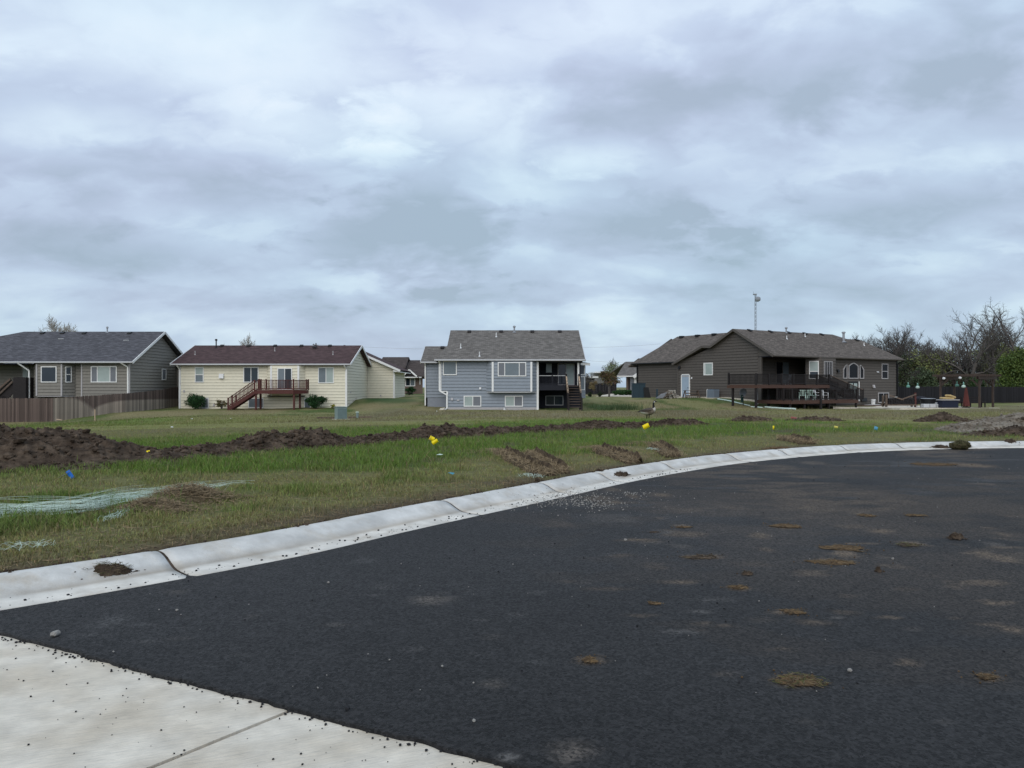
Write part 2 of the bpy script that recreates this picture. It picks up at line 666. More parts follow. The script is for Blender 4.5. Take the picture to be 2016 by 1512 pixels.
def polydist(x, y, P, N):
    """signed distance to a sampled line (positive on the side of N) and index of the nearest sample"""
    x = np.asarray(x, float).ravel()
    y = np.asarray(y, float).ravel()
    out = np.empty(len(x))
    idx = np.empty(len(x), int)
    for a in range(0, len(x), 20000):
        xs, ys = x[a:a + 20000, None], y[a:a + 20000, None]
        d2 = (xs - P[None, :, 0]) ** 2 + (ys - P[None, :, 1]) ** 2
        i = d2.argmin(1)
        idx[a:a + 20000] = i
        sg = (xs[:, 0] - P[i, 0]) * N[i, 0] + (ys[:, 0] - P[i, 1]) * N[i, 1]
        out[a:a + 20000] = np.sqrt(d2[np.arange(len(i)), i]) * np.where(sg >= 0, 1, -1)
    return out, idx


def kerbdist(x, y):
    return polydist(x, y, KP[::2], KN[::2])[0]


# windrow of turned earth across the field
RB = [(-7.9, 16.6), (-6.3, 18.2), (-4.4, 20.6), (-2.4, 23.5), (0, 26), (3.7, 29), (6.8, 31.3), (8.2, 32.0)]
RP = catmull(RB, .1)
RT = np.gradient(RP, axis=0)
RT /= np.linalg.norm(RT, axis=1)[:, None]
RN = np.stack([-RT[:, 1], RT[:, 0]], 1)

CP = np.array([
    # x, y, z
    (-6, 6, .13), (-3, 8.5, .14), (0, 13, .15), (4, 18, .14), (9, 21, .13), (14, 22, .12), (20, 22, .1), (-8, 9, .12), (-12, 8, .1), (28, 22, .1),
    (-10, 15, .10), (-5, 17, .10), (0, 20, .10), (6, 25, .09), (15, 27, .09), (25, 28, .05), (-18, 18, .0), (-14, 25, -.10), (-5, 28, .04), (5, 33, .06),
    (15, 36, .0), (25, 40, -.12), (6.7, 38, .02), (-10, 45, -.30), (-3, 46, -.16), (12, 46, -.12), (-25, 40, -.58), (-32, 45, -.88), (-30, 50, -.85), (-40, 50, -1.10), (-22, 50, -.36), (-18, 56, -.36),
    (0, 56, -.24), (14, 56, -.22), (24, 58, -.32), (36, 58, -.28), (48, 60, -.25),
    (-39.6, 60, -1.13), (-48, 60, -1.15), (-35.8, 60, -1.13), (-33, 63.5, -.55), (-31.3, 72, -.25), (-28, 69.5, -.40), (-22, 69.5, -.40), (-15.2, 69.5, -.38), (-30, 64, -.42),
    (-14.7, 74, .42), (-14, 80, .46), (-11.5, 86, .52), (-20, 76, .3), (-10.5, 70, -.05), (-8, 67, -.08), (-6, 64.5, -.33), (0, 64.5, -.33), (6, 64.5, -.33), (0, 68, -.3),
    (-9, 76, .3), (-8, 86, .52), (8, 66, -.28), (9.5, 73, .05), (10, 84, .47), (13.9, 86.5, .47), (17.6, 79.6, .52), (20.4, 74.3, .55), (22.3, 71.2, .26), (23.3, 69.5, -.26), (25, 68, -.33),
    (17, 71, .12), (30, 70, -.38), (40, 78, -.40), (38, 66, -.16), (43, 68, -.16), (50, 75, -.2), (55, 90, -.2), (44, 90, -.25), (66, 80, -.2),
    (-45, 75, -.4), (-60, 70, -.6), (-40, 90, .3), (-12, 100, .68), (0, 110, .65), (15, 110, .6), (40, 110, .3), (-70, 110, .4), (80, 110, .3), (0, 140, .6), (-60, 140, .6), (70, 140, .5),
    (-25, 10, -.05), (-30, 25, -.3), (40, 20, 0), (40, 40, -.1), (60, 50, -.15), (-60, 40, -.9), (-10, 0, 0), (-20, -20, 0), (10, -20, 0), (30, -20, 0), (35, 0, 0)], float)
_d = np.sqrt(((CP[:, None, :2] - CP[None, :, :2]) ** 2).sum(-1))
_K = _d + 0.0
_n = len(CP)
_A = np.zeros((_n + 1, _n + 1))
_A[:_n, :_n] = -_K + np.eye(_n) * .25
_A[:_n, _n] = 1
_A[_n, :_n] = 1
_w = np.linalg.solve(_A, np.concatenate([CP[:, 2], [0]]))


def H0(x, y):
    x = np.asarray(x, float)
    y = np.asarray(y, float)
    sh = x.shape
    x, y = x.ravel(), y.ravel()
    z = np.empty(len(x))
    for a in range(0, len(x), 20000):
        d = np.sqrt((x[a:a + 20000, None] - CP[None, :, 0]) ** 2 + (y[a:a + 20000, None] - CP[None, :, 1]) ** 2)
        z[a:a + 20000] = -(d @ _w[:_n]) + _w[_n]
    far = np.maximum(np.abs(x) / 95, np.maximum((y - 20) / 140, -y / 60))
    f = sstep(.8, 1.3, far)
    z = z * (1 - f) + .4 * f
    return z.reshape(sh)


def H(x, y):
    """ground height with its small unevenness"""
    x = np.asarray(x, float)
    y = np.asarray(y, float)
    z = H0(x, y)
    amp = sstep(3, 12, y)
    return z + amp * (.05 * (fbm(x * .8, y * .8, 3, 5) - .5) + .035 * (fbm(x * 3, y * 3, 3, 8) - .5))


def Hs(x, y):
    return float(H(np.array([x]), np.array([y]))[0])


def axis(breaks):
    out = [breaks[0][0]]
    for (a, da), (b, db) in zip(breaks[:-1], breaks[1:]):
        x, L = a, b - a
        while x < b - 1e-6:
            t = (x - a) / L
            x = min(b, x + da * (1 - t) + db * t)
            out.append(x)
    return np.array(out)


gx = axis([(-1500, 300), (-120, 4), (-60, 1.0), (-22, .3), (-11, .11), (4, .11), (16, .2), (30, .4), (60, 1.0), (120, 4), (1500, 300)])
gy = axis([(-300, 60), (-20, 3), (3, .5), (5.2, .11), (18, .12), (32, .25), (60, .55), (95, .8), (150, 4), (2500, 400)])
GX, GY = np.meshgrid(gx, gy)
px_, py_ = GX.ravel(), GY.ravel()
near = (np.abs(px_) < 60) & (py_ > -30) & (py_ < 60)
KD = np.full(len(px_), 50.0)
KD[near] = kerbdist(px_[near], py_[near])
inroad = (px_ > -20) & (px_ < 28) & (py_ < 22) & (py_ > -25)
KD[(py_ < -3) & (np.abs(px_) < 60)] = -5
GZ = H(px_, py_)
GZ = GZ + np.where(KD > 0, .02 * (fbm(px_ * 7, py_ * 7, 3, 3) - .5) * sstep(40, 15, py_), 0)
GZ = np.where(KD < .02, np.minimum(GZ, .10) - sstep(.02, -.14, KD) * .42, GZ)

# --- what grows where (true colours of turf, dry weeds and bare soil)
LUSH = np.array((.098, .157, .028))
OLIVE = np.array((.185, .188, .068))
TAN = np.array((.215, .180, .095))
LAWN = np.array((.190, .182, .082))
WEED = np.array((.172, .150, .092))
SOIL = np.array((.085, .064, .045))


def lerp(a, b, f):
    return a * (1 - f[:, None]) + b * f[:, None]


def rdist(x, y):
    return polydist(x, y, RP[::4], RN[::4])[0]


def turf(x, y):
    """colour (N,3), blade density 0..1 and blade height for points of the ground"""
    kd = np.full(len(x), 30.0)
    m = (np.abs(x) < 60) & (y < 60)
    kd[m] = kerbdist(x[m], y[m])
    rd = np.full(len(x), 30.0)
    m = (np.abs(x) < 40) & (y < 70)
    rd[m] = rdist(x[m], y[m])
    n1 = fbm(x * .33, y * .33, 3, 21)
    n2 = fbm(x * 1.1, y * 1.1, 3, 31)
    n3 = fbm(x * .09, y * .055, 3, 41)
    n4 = fbm(x * 3.1, y * 3.1, 2, 51)
    # field between kerb and windrow, and the green strip behind it
    lush = sstep(.40, .60, .50 * n1 + .50 * n2 + .15 * sstep(8, 1.2, np.abs(rd) + 5 * (n2 - .5)) - .16 * sstep(2.6, .3, kd))
    lush = lush * sstep(14, 6, rd)
    # far left lawn stays green up to the fence
    gl = sstep(-12, -24, x) * sstep(30, 38, y) * sstep(62, 50, y)
    lush = np.maximum(lush, gl * sstep(.35, .55, n1) * .75)
    c = lerp(OLIVE[None], LUSH[None], lush)
    dry = sstep(.52, .70, n2 * .6 + n4 * .4) * (1 - lush * .8)
    c = lerp(c, TAN[None] * .8, dry * .65)
    # verge along the kerb: thin, strawy, some bare soil
    verge = sstep(.9, .1, kd) * sstep(.25, .6, n4 * .5 + n2 * .5)
    c = lerp(c, SOIL[None] * 1.25, verge * .8)
    bare = sstep(.60, .72, n2) * sstep(.45, .6, n1) * (kd < 12)
    c = lerp(c, SOIL[None], bare * .6)
    # middle distance: dull weedy strip, then mown lawns
    weed = sstep(36, 43, y) * sstep(-16, -8, x)
    c = lerp(c, WEED[None] * (.8 + .5 * n3[:, None]), weed * .85)
    green2 = weed * sstep(.5, .62, n1)
    c = lerp(c, OLIVE[None], green2 * .6)
    lawn = np.maximum(sstep(50, 55, y) * sstep(-9, -12, x) * sstep(-36, -33, x), sstep(60, 63, y) * sstep(-10, -7, x) * sstep(23, 20, x))
    lawn = np.maximum(lawn, sstep(66, 70, y) * sstep(-12, -9, x) * sstep(30, 24, x))
    lawn = np.maximum(lawn, sstep(74, 78, y))
    lawn = np.maximum(lawn, sstep(-30, -36, x) * sstep(56, 58, y))
    n5 = fbm(x * .5, y * .16, 3, 61)
    lc = lerp(LAWN[None], np.array((.085, .115, .035))[None], sstep(.42, .62, n5))
    lc = lerp(lc, TAN[None], sstep(.56, .72, fbm(x * .3, y * .12, 3, 71)) * .8)
    c = lerp(c, lc, lawn)
    # greener slopes at the house corners
    for (bx, by, r) in [(8.5, 68, 3.2), (-11.5, 75, 3.5), (20.6, 72.5, 2.2), (-13.5, 77, 3)]:
        c = lerp(c, np.array((.040, .085, .030))[None], .75 * sstep(r, r * .3, np.hypot(x - bx, (y - by) * .7)))
    soilline = sstep(.5, .1, np.abs(y - (52 + 1.2 * np.sin(x * .4) + 1.5 * (n1 - .5)))) * sstep(-8, -12, x) * sstep(-32, -26, x)
    c = lerp(c, SOIL[None], soilline * .7)
    dens = (1 - .8 * bare) * (1 - .65 * verge)
    hgt = .030 + .070 * lush + .02 * n2
    return c * (.86 + .28 * n4[:, None]), dens, hgt, kd, rd, lush


gc, *_ = turf(px_, py_)
# soil under the turf shows between blades near the camera
gc = np.where((py_ < 34)[:, None], gc * .55 + SOIL[None] * .30, gc)
ground = link_mesh("ground", np_mesh("ground", np.stack([px_, py_, GZ], 1), grid_faces(len(gx), len(gy)), gc, True), M["ground"])
tag(ground, kind="structure")

# ================================================================== road
AL0, AL1 = np.array((-3.35, 5.03)), np.array((0.004, 3.273))
AD = (AL1 - AL0) / np.linalg.norm(AL1 - AL0)
AN = np.array((-AD[1], AD[0]))
AN = AN if AN[1] > 0 else -AN


def ast(s, t):
    return AL0[0] + AD[0] * s + AN[0] * t, AL0[1] + AD[1] * s + AN[1] * t


asx = axis([(-5.5, .12), (-1, .06), (6, .06), (30, .2), (40, .5)])
aty = axis([(0, .03), (.6, .06), (9, .06), (24, .14), (34, .5)])
S2, T2 = np.meshgrid(asx, aty)
edge = .022 * (fbm(S2 * 11, S2 * 0 + 3, 4, 9) - .5) * 2 + .02 * (fbm(S2 * 1.2, S2 * 0, 2, 19) - .5)
TT = np.where(T2 < .5, T2 + edge * (1 - T2 / .5), T2)
ax_, ay_ = ast(S2, TT)
az_ = .006 * (fbm(ax_ * .7, ay_ * .7, 2, 4) - .5) - .004 * sstep(.1, 0, T2)
# dried mud and dust tracked on to the asphalt: (px, py, length px, height px, strength, brown)
STAINS = [(1540, 1037, 34, 5, .8, .8), (1655, 1085, 46, 12, .9, .7), (1640, 1105, 52, 10, .8, .6), (1385, 1097, 42, 6, .6, .7), (1570, 1342, 46, 16, .5, .7),
          (1160, 1300, 28, 8, .7, .8), (1430, 1327, 22, 8, .35, .4), (1780, 1303, 34, 12, .45, .6), (1940, 1332, 26, 10, .6, .9), (1455, 1157, 26, 5, .7, .9), (1552, 1205, 34, 6, .6, .7),
          (860, 1180, 48, 13, .40, .35), (970, 1345, 26, 10, .35, .3), (1125, 1480, 50, 26, .38, .4), (1000, 1487, 14, 9, .9, .1), (1900, 915, 60, 6, .5, .9), (1600, 912, 40, 5, .3, .6),
          (1740, 1045, 40, 6, .5, .6), (1800, 1070, 36, 7, .6, .7), (1960, 1095, 52, 22, .5, .6), (1920, 1145, 70, 10, .4, .5), (1960, 1185, 60, 9, .45, .6), (1990, 1240, 30, 12, .5, .5),
          (1700, 1012, 30, 5, .5, .7), (1400, 1180, 60, 8, .25, .1), (1340, 1035, 22, 5, .5, .7), (1440, 1000, 50, 6, .28, .4), (1350, 1005, 60, 9, .25, .3), (1200, 1020, 90, 14, .18, .1), (1100, 1030, 60, 14, .15, .1),
          (220, 1220, 34, 20, .22, 0), (180, 1250, 60, 4, .2, 0), (350, 1215, 10, 3, .5, .2), (78, 1210, 12, 3, .5, .2), (95, 1255, 9, 3, .5, .3), (1745, 1215, 26, 4, .5, .7), (1640, 1215, 14, 4, .4, .2), (1590, 1420, 14, 6, .4, .3),
          (1850, 1420, 12, 5, .35, .2), (1790, 1237, 20, 4, .3, .3), (1330, 1050, 60, 9, .3, .2), (1480, 1110, 60, 12, .18, .1), (1700, 930, 120, 10, .14, .1), (1880, 960, 160, 16, .14, .1), (1560, 970, 160, 14, .14, .1)]
_sr = random.Random(21)
for _ in range(70):
    STAINS.append((_sr.uniform(1150, 2040), _sr.triangular(930, 1300, 1010), _sr.uniform(12, 60), _sr.uniform(2, 9), _sr.uniform(.12, .42), _sr.choice([.1, .3, .5, .8])))
for _ in range(26):
    STAINS.append((_sr.uniform(250, 1200), _sr.triangular(1060, 1450, 1200), _sr.uniform(8, 40), _sr.uniform(2, 8), _sr.uniform(.08, .28), _sr.choice([.0, .1, .3])))
axr, ayr = ax_.ravel(), ay_.ravel()
st = np.zeros(len(axr))
br = np.zeros(len(axr))
wobx = .8 * (fbm(axr * 2.2, ayr * 2.2, 4, 77) - .5)
woby = .8 * (fbm(axr * 2.2 + 40, ayr * 2.2, 4, 78) - .5)
fine = fbm(axr * 9, ayr * 9, 3, 79)
for (px, py, wx, wy, a, b) in STAINS:
    cx, cy = G(px, py)
    hx = wx / F * cy
    hy = wy * cy * cy / (EYE * F)
    q = np.hypot((axr - cx) / hx + wobx * 1.2, (ayr - cy) / hy + woby * 1.2)
    g = sstep(1.35, .15, q) * min(1, a * 1.5) * sstep(.25, .65, fine + .25 * (q < .5))
    st = np.maximum(st, g)
    br = np.where(g > .02, np.maximum(br, b), br)
track = sstep(.55, .75, fbm(axr * .5 + ayr * .1, ayr * 1.6, 4, 90)) * sstep(8, 12, ayr) * .30
st = np.maximum(st, track)
big = fbm(axr * .35, ayr * .35, 3, 93)
agg = fbm(axr * 24, ayr * 24, 2, 99)
base = np.array((.0182, .0176, .0180))[None] * (.75 + .55 * big[:, None]) * (.75 + .55 * agg[:, None])
base = base * (1 + .35 * sstep(.45, .7, fbm(axr * .12 + 3, ayr * .12, 3, 95)))[:, None]
dust = sstep(.50, .68, fbm(axr * .28 + 7, ayr * .28, 4, 96)) * sstep(1.0, 4.5, axr) * .42 * sstep(.30, .62, fbm(axr * 1.5, ayr * 3.2, 3, 97)) * (.5 + fine)
film = np.exp(-((axr - 6.5) / 5.5) ** 2 - ((ayr - 9.5) / 5.5) ** 2) * .26 * sstep(.25, .7, fbm(axr * .8, ayr * 1.4, 4, 98))
dust = np.maximum(dust, film)
st = np.maximum(st, dust)
br = np.maximum(br, (dust > .05) * .75)
scol = np.array((.115, .112, .110))[None] * (1 - br[:, None]) + np.array((.155, .105, .062))[None] * br[:, None]
acol = base * (1 - st[:, None]) + scol * st[:, None]
av = np.stack([axr, ayr, az_.ravel()], 1)
nx = len(asx)
af = grid_faces(nx, len(aty))
# the raw edge of the mat, dropping on to the concrete, its shadow band darkened into the colour
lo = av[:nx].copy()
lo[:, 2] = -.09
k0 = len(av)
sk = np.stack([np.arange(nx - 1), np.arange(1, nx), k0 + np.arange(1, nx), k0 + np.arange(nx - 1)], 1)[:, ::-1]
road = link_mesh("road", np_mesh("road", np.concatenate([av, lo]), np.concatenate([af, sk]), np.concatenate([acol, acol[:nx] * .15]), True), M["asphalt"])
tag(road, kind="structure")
_m = M["asphalt"].node_tree
_N, _L = _m.nodes, _m.links
_bs = _N["Principled BSDF"]
_t = _N.new("ShaderNodeTexCoord")
_v = _N.new("ShaderNodeTexVoronoi")
_v.inputs["Scale"].default_value = 95
_L.new(_t.outputs["Object"], _v.inputs["Vector"])
_n2 = _N.new("ShaderNodeTexNoise")
_n2.inputs["Scale"].default_value = 42
_n2.inputs["Detail"].default_value = 8
_n2.inputs["Roughness"].default_value = .75
_L.new(_t.outputs["Object"], _n2.inputs["Vector"])
_ad = _N.new("ShaderNodeMath")
_ad.operation = "ADD"
_L.new(_v.outputs["Distance"], _ad.inputs[0])
_L.new(_n2.outputs["Fac"], _ad.inputs[1])
_bp = _N.new("ShaderNodeBump")
_bp.inputs["Strength"].default_value = .75
_bp.inputs["Distance"].default_value = .012
_L.new(_ad.outputs[0], _bp.inputs["Height"])
_L.new(_bp.outputs[0], _bs.inputs["Normal"])
# pale aggregate specks worn through the binder
_sc = _N[M["asphalt"]["sc"]]
_v2 = _N.new("ShaderNodeTexVoronoi")
_v2.inputs["Scale"].default_value = 60
_L.new(_t.outputs["Object"], _v2.inputs["Vector"])
_lt = _N.new("ShaderNodeMapRange")
_lt.inputs[1].default_value = .16
_lt.inputs[2].default_value = .10
_L.new(_v2.outputs["Distance"], _lt.inputs[0])
_sv = _N.new("ShaderNodeSeparateColor")
_L.new(_v2.outputs["Color"], _sv.inputs[0])
_gt = _N.new("ShaderNodeMath")
_gt.operation = "GREATER_THAN"
_gt.inputs[1].default_value = .86
_L.new(_sv.outputs[0], _gt.inputs[0])
_ml = _N.new("ShaderNodeMath")
_ml.operation = "MULTIPLY"
_L.new(_lt.outputs[0], _ml.inputs[0])
_L.new(_gt.outputs[0], _ml.inputs[1])
_m2 = _N.new("ShaderNodeMath")
_m2.operation = "MULTIPLY"
_m2.inputs[1].default_value = .55
_L.new(_ml.outputs[0], _m2.inputs[0])
_mx = _N.new("ShaderNodeMix")
_mx.data_type = "RGBA"
_L.new(_m2.outputs[0], _mx.inputs[0])
_v3 = _N.new("ShaderNodeTexVoronoi")
_v3.inputs["Scale"].default_value = 62
_L.new(_t.outputs["Object"], _v3.inputs["Vector"])
_s3 = _N.new("ShaderNodeSeparateColor")
_L.new(_v3.outputs["Color"], _s3.inputs[0])
_r3 = _N.new("ShaderNodeMapRange")
_r3.inputs[3].default_value = .35
_r3.inputs[4].default_value = 1.65
_L.new(_s3.outputs[1], _r3.inputs[0])
_q3 = _N.new("ShaderNodeVectorMath")
_q3.operation = "SCALE"
_L.new(_sc.outputs[0], _q3.inputs[0])
_L.new(_r3.outputs[0], _q3.inputs["Scale"])
_L.new(_q3.outputs[0], _mx.inputs[6])
_mx.inputs[7].default_value = (.11, .11, .115, 1)
_L.new(_mx.outputs[2], _bs.inputs["Base Color"])

# ------------------------------------------------------------------ concrete apron, two slabs with a joint between them
jp, jq = np.array(G(590, 1393, -.03)), np.array(G(300, 1512, -.03))
jd = (jq - jp) / np.linalg.norm(jq - jp)


def slab_mesh(side):
    """rows run from under the asphalt away from it; `side` -1 = slab left of the joint, +1 = right of it"""
    n, k = 60, 44
    vs = []
    for j in range(k):
        tt = -(.35) + (j / (k - 1)) ** 1.3 * 6.0
        jx = jp + jd * tt
        for i in range(n):
            f = (i / (n - 1)) ** 1.2
            dd = .014 + f * (9.0 if side > 0 else 7.5)
            p = jx + AD * dd * side
            w = .0025 * (fbm(np.array([p[0] * 5]), np.array([p[1] * 5]), 3, 5)[0] - .5)
            vs.append((p[0], p[1], -.024 + w))
    top = len(vs)
    fs = []
    for j in range(k - 1):
        for i in range(n - 1):
            a = j * n + i
            fs.append((a, a + 1, a + 1 + n, a + n))
    for j in range(k):
        v = vs[j * n]
        vs.append((v[0], v[1], -.2))
    for j in range(k - 1):
        fs.append((j * n, (j + 1) * n, top + j + 1, top + j))
    mb = MB()
    mb.v, mb.f = vs, fs
    return mb.mesh("concrete_slab", recalc=True, smooth=False)


apron = empty("concrete_apron", (0, 0, 0))
tag(apron, kind="structure")
for sd_ in (-1, 1):
    o = link_mesh("concrete_slab", slab_mesh(sd_), M["concrete"], apron)
# soil packed in the joint
jb = MB()
jb.prism([(jp[0] - jd[0] * .3 - AD[0] * .03, jp[1] - jd[1] * .3 - AD[1] * .03, -.060), (jp[0] - jd[0] * .3 + AD[0] * .03, jp[1] - jd[1] * .3 + AD[1] * .03, -.060),
          (jp[0] + jd[0] * 6 + AD[0] * .03, jp[1] + jd[1] * 6 + AD[1] * .03, -.060), (jp[0] + jd[0] * 6 - AD[0] * .03, jp[1] + jd[1] * 6 - AD[1] * .03, -.060)], (0, 0, -.1))
jb.build("joint_soil", M["crumb"], apron)

# ------------------------------------------------------------------ kerb and gutter, cast in lengths with joints
PROF = [(-.02, -.35), (0, .122), (.02, .134), (.07, .137), (.13, .130), (.20, .108), (.27, .072), (.34, .040), (.40, .024), (.46, .018), (.69, .006), (.70, -.12)]
JOINT_PX = [(-150, 1150), (322, 1085), (863, 983), (1057, 950), (1168, 929), (1292, 910), (1420, 893), (1530, 885), (1640, 876), (1760, 873), (1880, 869)]
cuts = [0.0, 4.0, 7.5]
for px, py in JOINT_PX[1:]:
    jx, jy = G(px, py, .13)
    i = ((KP[:, 0] - jx) ** 2 + (KP[:, 1] - jy) ** 2).argmin()
    cuts.append(KL[i])
cuts = sorted(cuts)
while cuts[-1] + 3 < KL[-1]:
    cuts.append(cuts[-1] + 3)


def kpt(L):
    x = np.interp(L, KL, KP[:, 0])
    y = np.interp(L, KL, KP[:, 1])
    tx, ty = np.interp(L, KL, KT[:, 0]), np.interp(L, KL, KT[:, 1])
    n = math.hypot(tx, ty)
    return x, y, tx / n, ty / n


M["kerb"] = mat("new_kerb_concrete", (1, 1, 1), .85, .17, 4, .5, 60, .25, attr=True, bdist=.008, tint=(.40, .345, .275))
kerb = empty("kerb", (0, 0, 0))
tag(kerb, kind="structure")
for L0 in cuts[1:-1]:
    mb = MB()
    for dd in (-.02, .02):
        x, y, tx, ty = kpt(L0 + dd)
        mb.v += [(x + ty * w, y - tx * w, z - (.012 if z > -.05 else 0)) for w, z in PROF]
    m = len(PROF)
    mb.f = [(j, j + 1, m + j + 1, m + j) for j in range(m - 1)]
    mb.build("joint_soil", M["dirt"], kerb, recalc=False)
for a, b in zip(cuts[:-1], cuts[1:]):
    a2, b2 = a + .013, b - .013
    n = max(3, int((b2 - a2) / .09))
    vs, fs, cs = [], [], []
    for i in range(n + 1):
        L = a2 + (b2 - a2) * i / n
        x, y, tx, ty = kpt(L)
        rx, ry = ty, -tx                         # towards the road
        endf = -.008 if i in (0, n) else 0
        for j, (w, z) in enumerate(PROF):
            wv = .012 * (vnoise([L * 3], [j * .5], 12)[0] - .5) if z < .15 and z > 0 else 0
            vs.append((x + rx * w, y + ry * w, z + (endf if z > 0 else 0) + wv * .4))
            d = 0.0
            if .28 < w < .52:
                d = max(0, 1 - abs(w - .40) / .11) * (.35 + .65 * float(sstep(.30, .65, fbm([L * 1.3], [w * 6], 3, 14)[0])))
            edge_d = .55 * float(sstep(.5, .75, fbm([L * 2.5], [3.0], 3, 15)[0])) if w <= .02 else 0
            cc = (np.array((.66, .635, .585)) if w > .45 else np.array((.55, .54, .515))) * (1 - d * .8) + np.array((.36, .31, .25)) * d * .8
            cc = cc * (1 - edge_d) + np.array((.25, .185, .125)) * edge_d
            cc = cc * (.72 + .34 * float(fbm([L * 1.3], [w * 4], 3, 16)[0]) + .20 * float(fbm([L * 6], [w * 11], 2, 18)[0]))
            cs.append(cc)
    m = len(PROF)
    for i in range(n):
        for j in range(m - 1):
            fs.append((i * m + j, i * m + j + 1, (i + 1) * m + j + 1, (i + 1) * m + j))
    ends = [tuple(range(m)), tuple(n * m + j for j in range(m))[::-1]]
    mb = MB()
    mb.v, mb.f = vs, fs + ends
    me = mb.mesh("kerb_segment", recalc=True, smooth=False)
    for p in me.polygons:
        p.use_smooth = len(p.vertices) == 4
    ca = me.color_attributes.new("Col", "FLOAT_COLOR", "POINT")
    ca.data.foreach_set("color", np.concatenate([np.array(cs), np.ones((len(cs), 1))], 1).astype(np.float32).ravel())
    link_mesh("kerb_segment", me, M["kerb"], kerb)


# ================================================================== heaps of dirt
def heap(name, label, cat, cx, cy, ax, ay, rot, h, m, seed, res=.09, clod=.10, lobes=None, group=None):
    nx, ny = int(2.4 * ax / res), int(2.4 * ay / res)
    u, v = np.meshgrid(np.linspace(-1.2, 1.2, nx), np.linspace(-1.2, 1.2, ny))
    c, s = math.cos(rot), math.sin(rot)
    x = cx + u * ax * c - v * ay * s
    y = cy + u * ax * s + v * ay * c
    wob_ = .35 * (fbm(x * 1.1, y * 1.1, 3, seed) - .5)
    r = np.hypot(u, v) + wob_
    env = sstep(1.0, 0.05, r) ** .8
    big_ = fbm(x * 1.3, y * 1.3, 3, seed + 5)
    b1 = np.abs(fbm(x * 3.6, y * 3.6, 3, seed + 9) - .5) * 2
    b2 = fbm(x * 9, y * 9, 3, seed + 13) - .75 * np.abs(fbm(x * 15, y * 15, 2, seed + 15) - .5) + .15
    z = H(x.ravel(), y.ravel()).reshape(x.shape)
    z = z + env * h * (.55 + .75 * big_) + sstep(0, .3, env) * clod * ((.5 - b1) * 1.0 + (b2 - .45) * .9) - .05 * sstep(.9, 1.15, r)
    z = z - .10 * (env <= .001)
    vv = np.stack([x.ravel() - cx, y.ravel() - cy, z.ravel()], 1)
    o = link_mesh(name, np_mesh(name, vv, grid_faces(nx, ny), None, False), m)
    o.location = (cx, cy, 0)
    tag(o, label, cat, group)
    mb = MB()
    rr = random.Random(seed)
    pts, sz = [], []
    flat_e = env.ravel()
    idx = np.nonzero(flat_e > .03)[0]
    for _ in range(int(ax * ay * 200)):
        i = idx[rr.randrange(len(idx))]
        rad = rr.uniform(.012, .042) * (1 if clod > .06 else .7)
        if rr.random() < .10:
            rad *= rr.uniform(1.5, 2.6)
        pts.append((vv[i, 0] + rr.uniform(-.04, .04), vv[i, 1] + rr.uniform(-.04, .04), vv[i, 2] + rad * .2))
        sz.append(rad)
    mb.blobs(pts, sz, seed)
    tag(mb.build("clods", m, o, recalc=False), kind="stuff")
    return o


heap("dirt_mound", "large mound of dark turned earth at the left edge beside the blue flag", "dirt mound", -10.6, 15.0, 4.4, 2.3, .18, .80, M["dirt"], 101, .042, .17)


def windrow():
    L = np.concatenate([[0], np.cumsum(np.linalg.norm(np.diff(RP, axis=0), axis=1))])
    nl = int(L[-1] / .055)
    nw = 56
    ll = np.linspace(0, L[-1], nl)
    ww = np.linspace(-1.5, 1.5, nw)
    LL, WW = np.meshgrid(ll, ww)
    bx = np.interp(LL, L, RP[:, 0])
    by = np.interp(LL, L, RP[:, 1])
    tnx = np.interp(LL, L, RN[:, 0])
    tny = np.interp(LL, L, RN[:, 1])
    wig = .4 * (fbm(LL * .5, LL * 0, 3, 200) - .5)
    x = bx + tnx * (WW + wig)
    y = by + tny * (WW + wig)
    hum = .10 + .24 * sstep(.3, .7, fbm(LL * .55, LL * 0 + 2, 2, 204))
    end = sstep(0, 1.0, LL) * sstep(L[-1], L[-1] - 2.0, LL)
    hum = hum * (1 - .50 * sstep(7, 15, LL)) * (.35 + .65 * sstep(.30, .48, fbm(LL * .9 + 3, LL * 0 + 7, 2, 206)))
    r = np.abs(WW) / (.95 + .35 * (fbm(LL * .8, WW, 3, 207) - .5) * 2)
    env = sstep(1.0, .0, r) * end
    b1 = np.abs(fbm(x * 3.2, y * 3.2, 3, 209) - .5) * 2
    b2 = fbm(x * 8, y * 8, 3, 213) - .75 * np.abs(fbm(x * 14, y * 14, 2, 215) - .5) + .15
    z = H(x.ravel(), y.ravel()).reshape(x.shape) + env * hum + sstep(0, .3, env) * (.15 * (.5 - b1) + .15 * (b2 - .45)) - .07 * (env < .002)
    vv = np.stack([x.ravel(), y.ravel(), z.ravel()], 1)
    o = link_mesh("dirt_ridge", np_mesh("dirt_ridge", vv, grid_faces(nl, nw), None, False), M["dirt"])
    tag(o, "long low ridge of turned brown earth crossing the field behind the yellow flags", "dirt ridge")
    rr = random.Random(5)
    idx = np.nonzero(env.ravel() > .04)[0]
    pts, sz = [], []
    for _ in range(5200):
        i = idx[rr.randrange(len(idx))]
        rad = rr.uniform(.012, .05) * (rr.uniform(1.4, 2.3) if rr.random() < .09 else 1)
        pts.append(tuple(vv[i] + np.array((0, 0, rad * .2))))
        sz.append(rad)
    tag(MB().blobs(pts, sz, 77).build("clods", M["dirt"], o, recalc=False), kind="stuff")


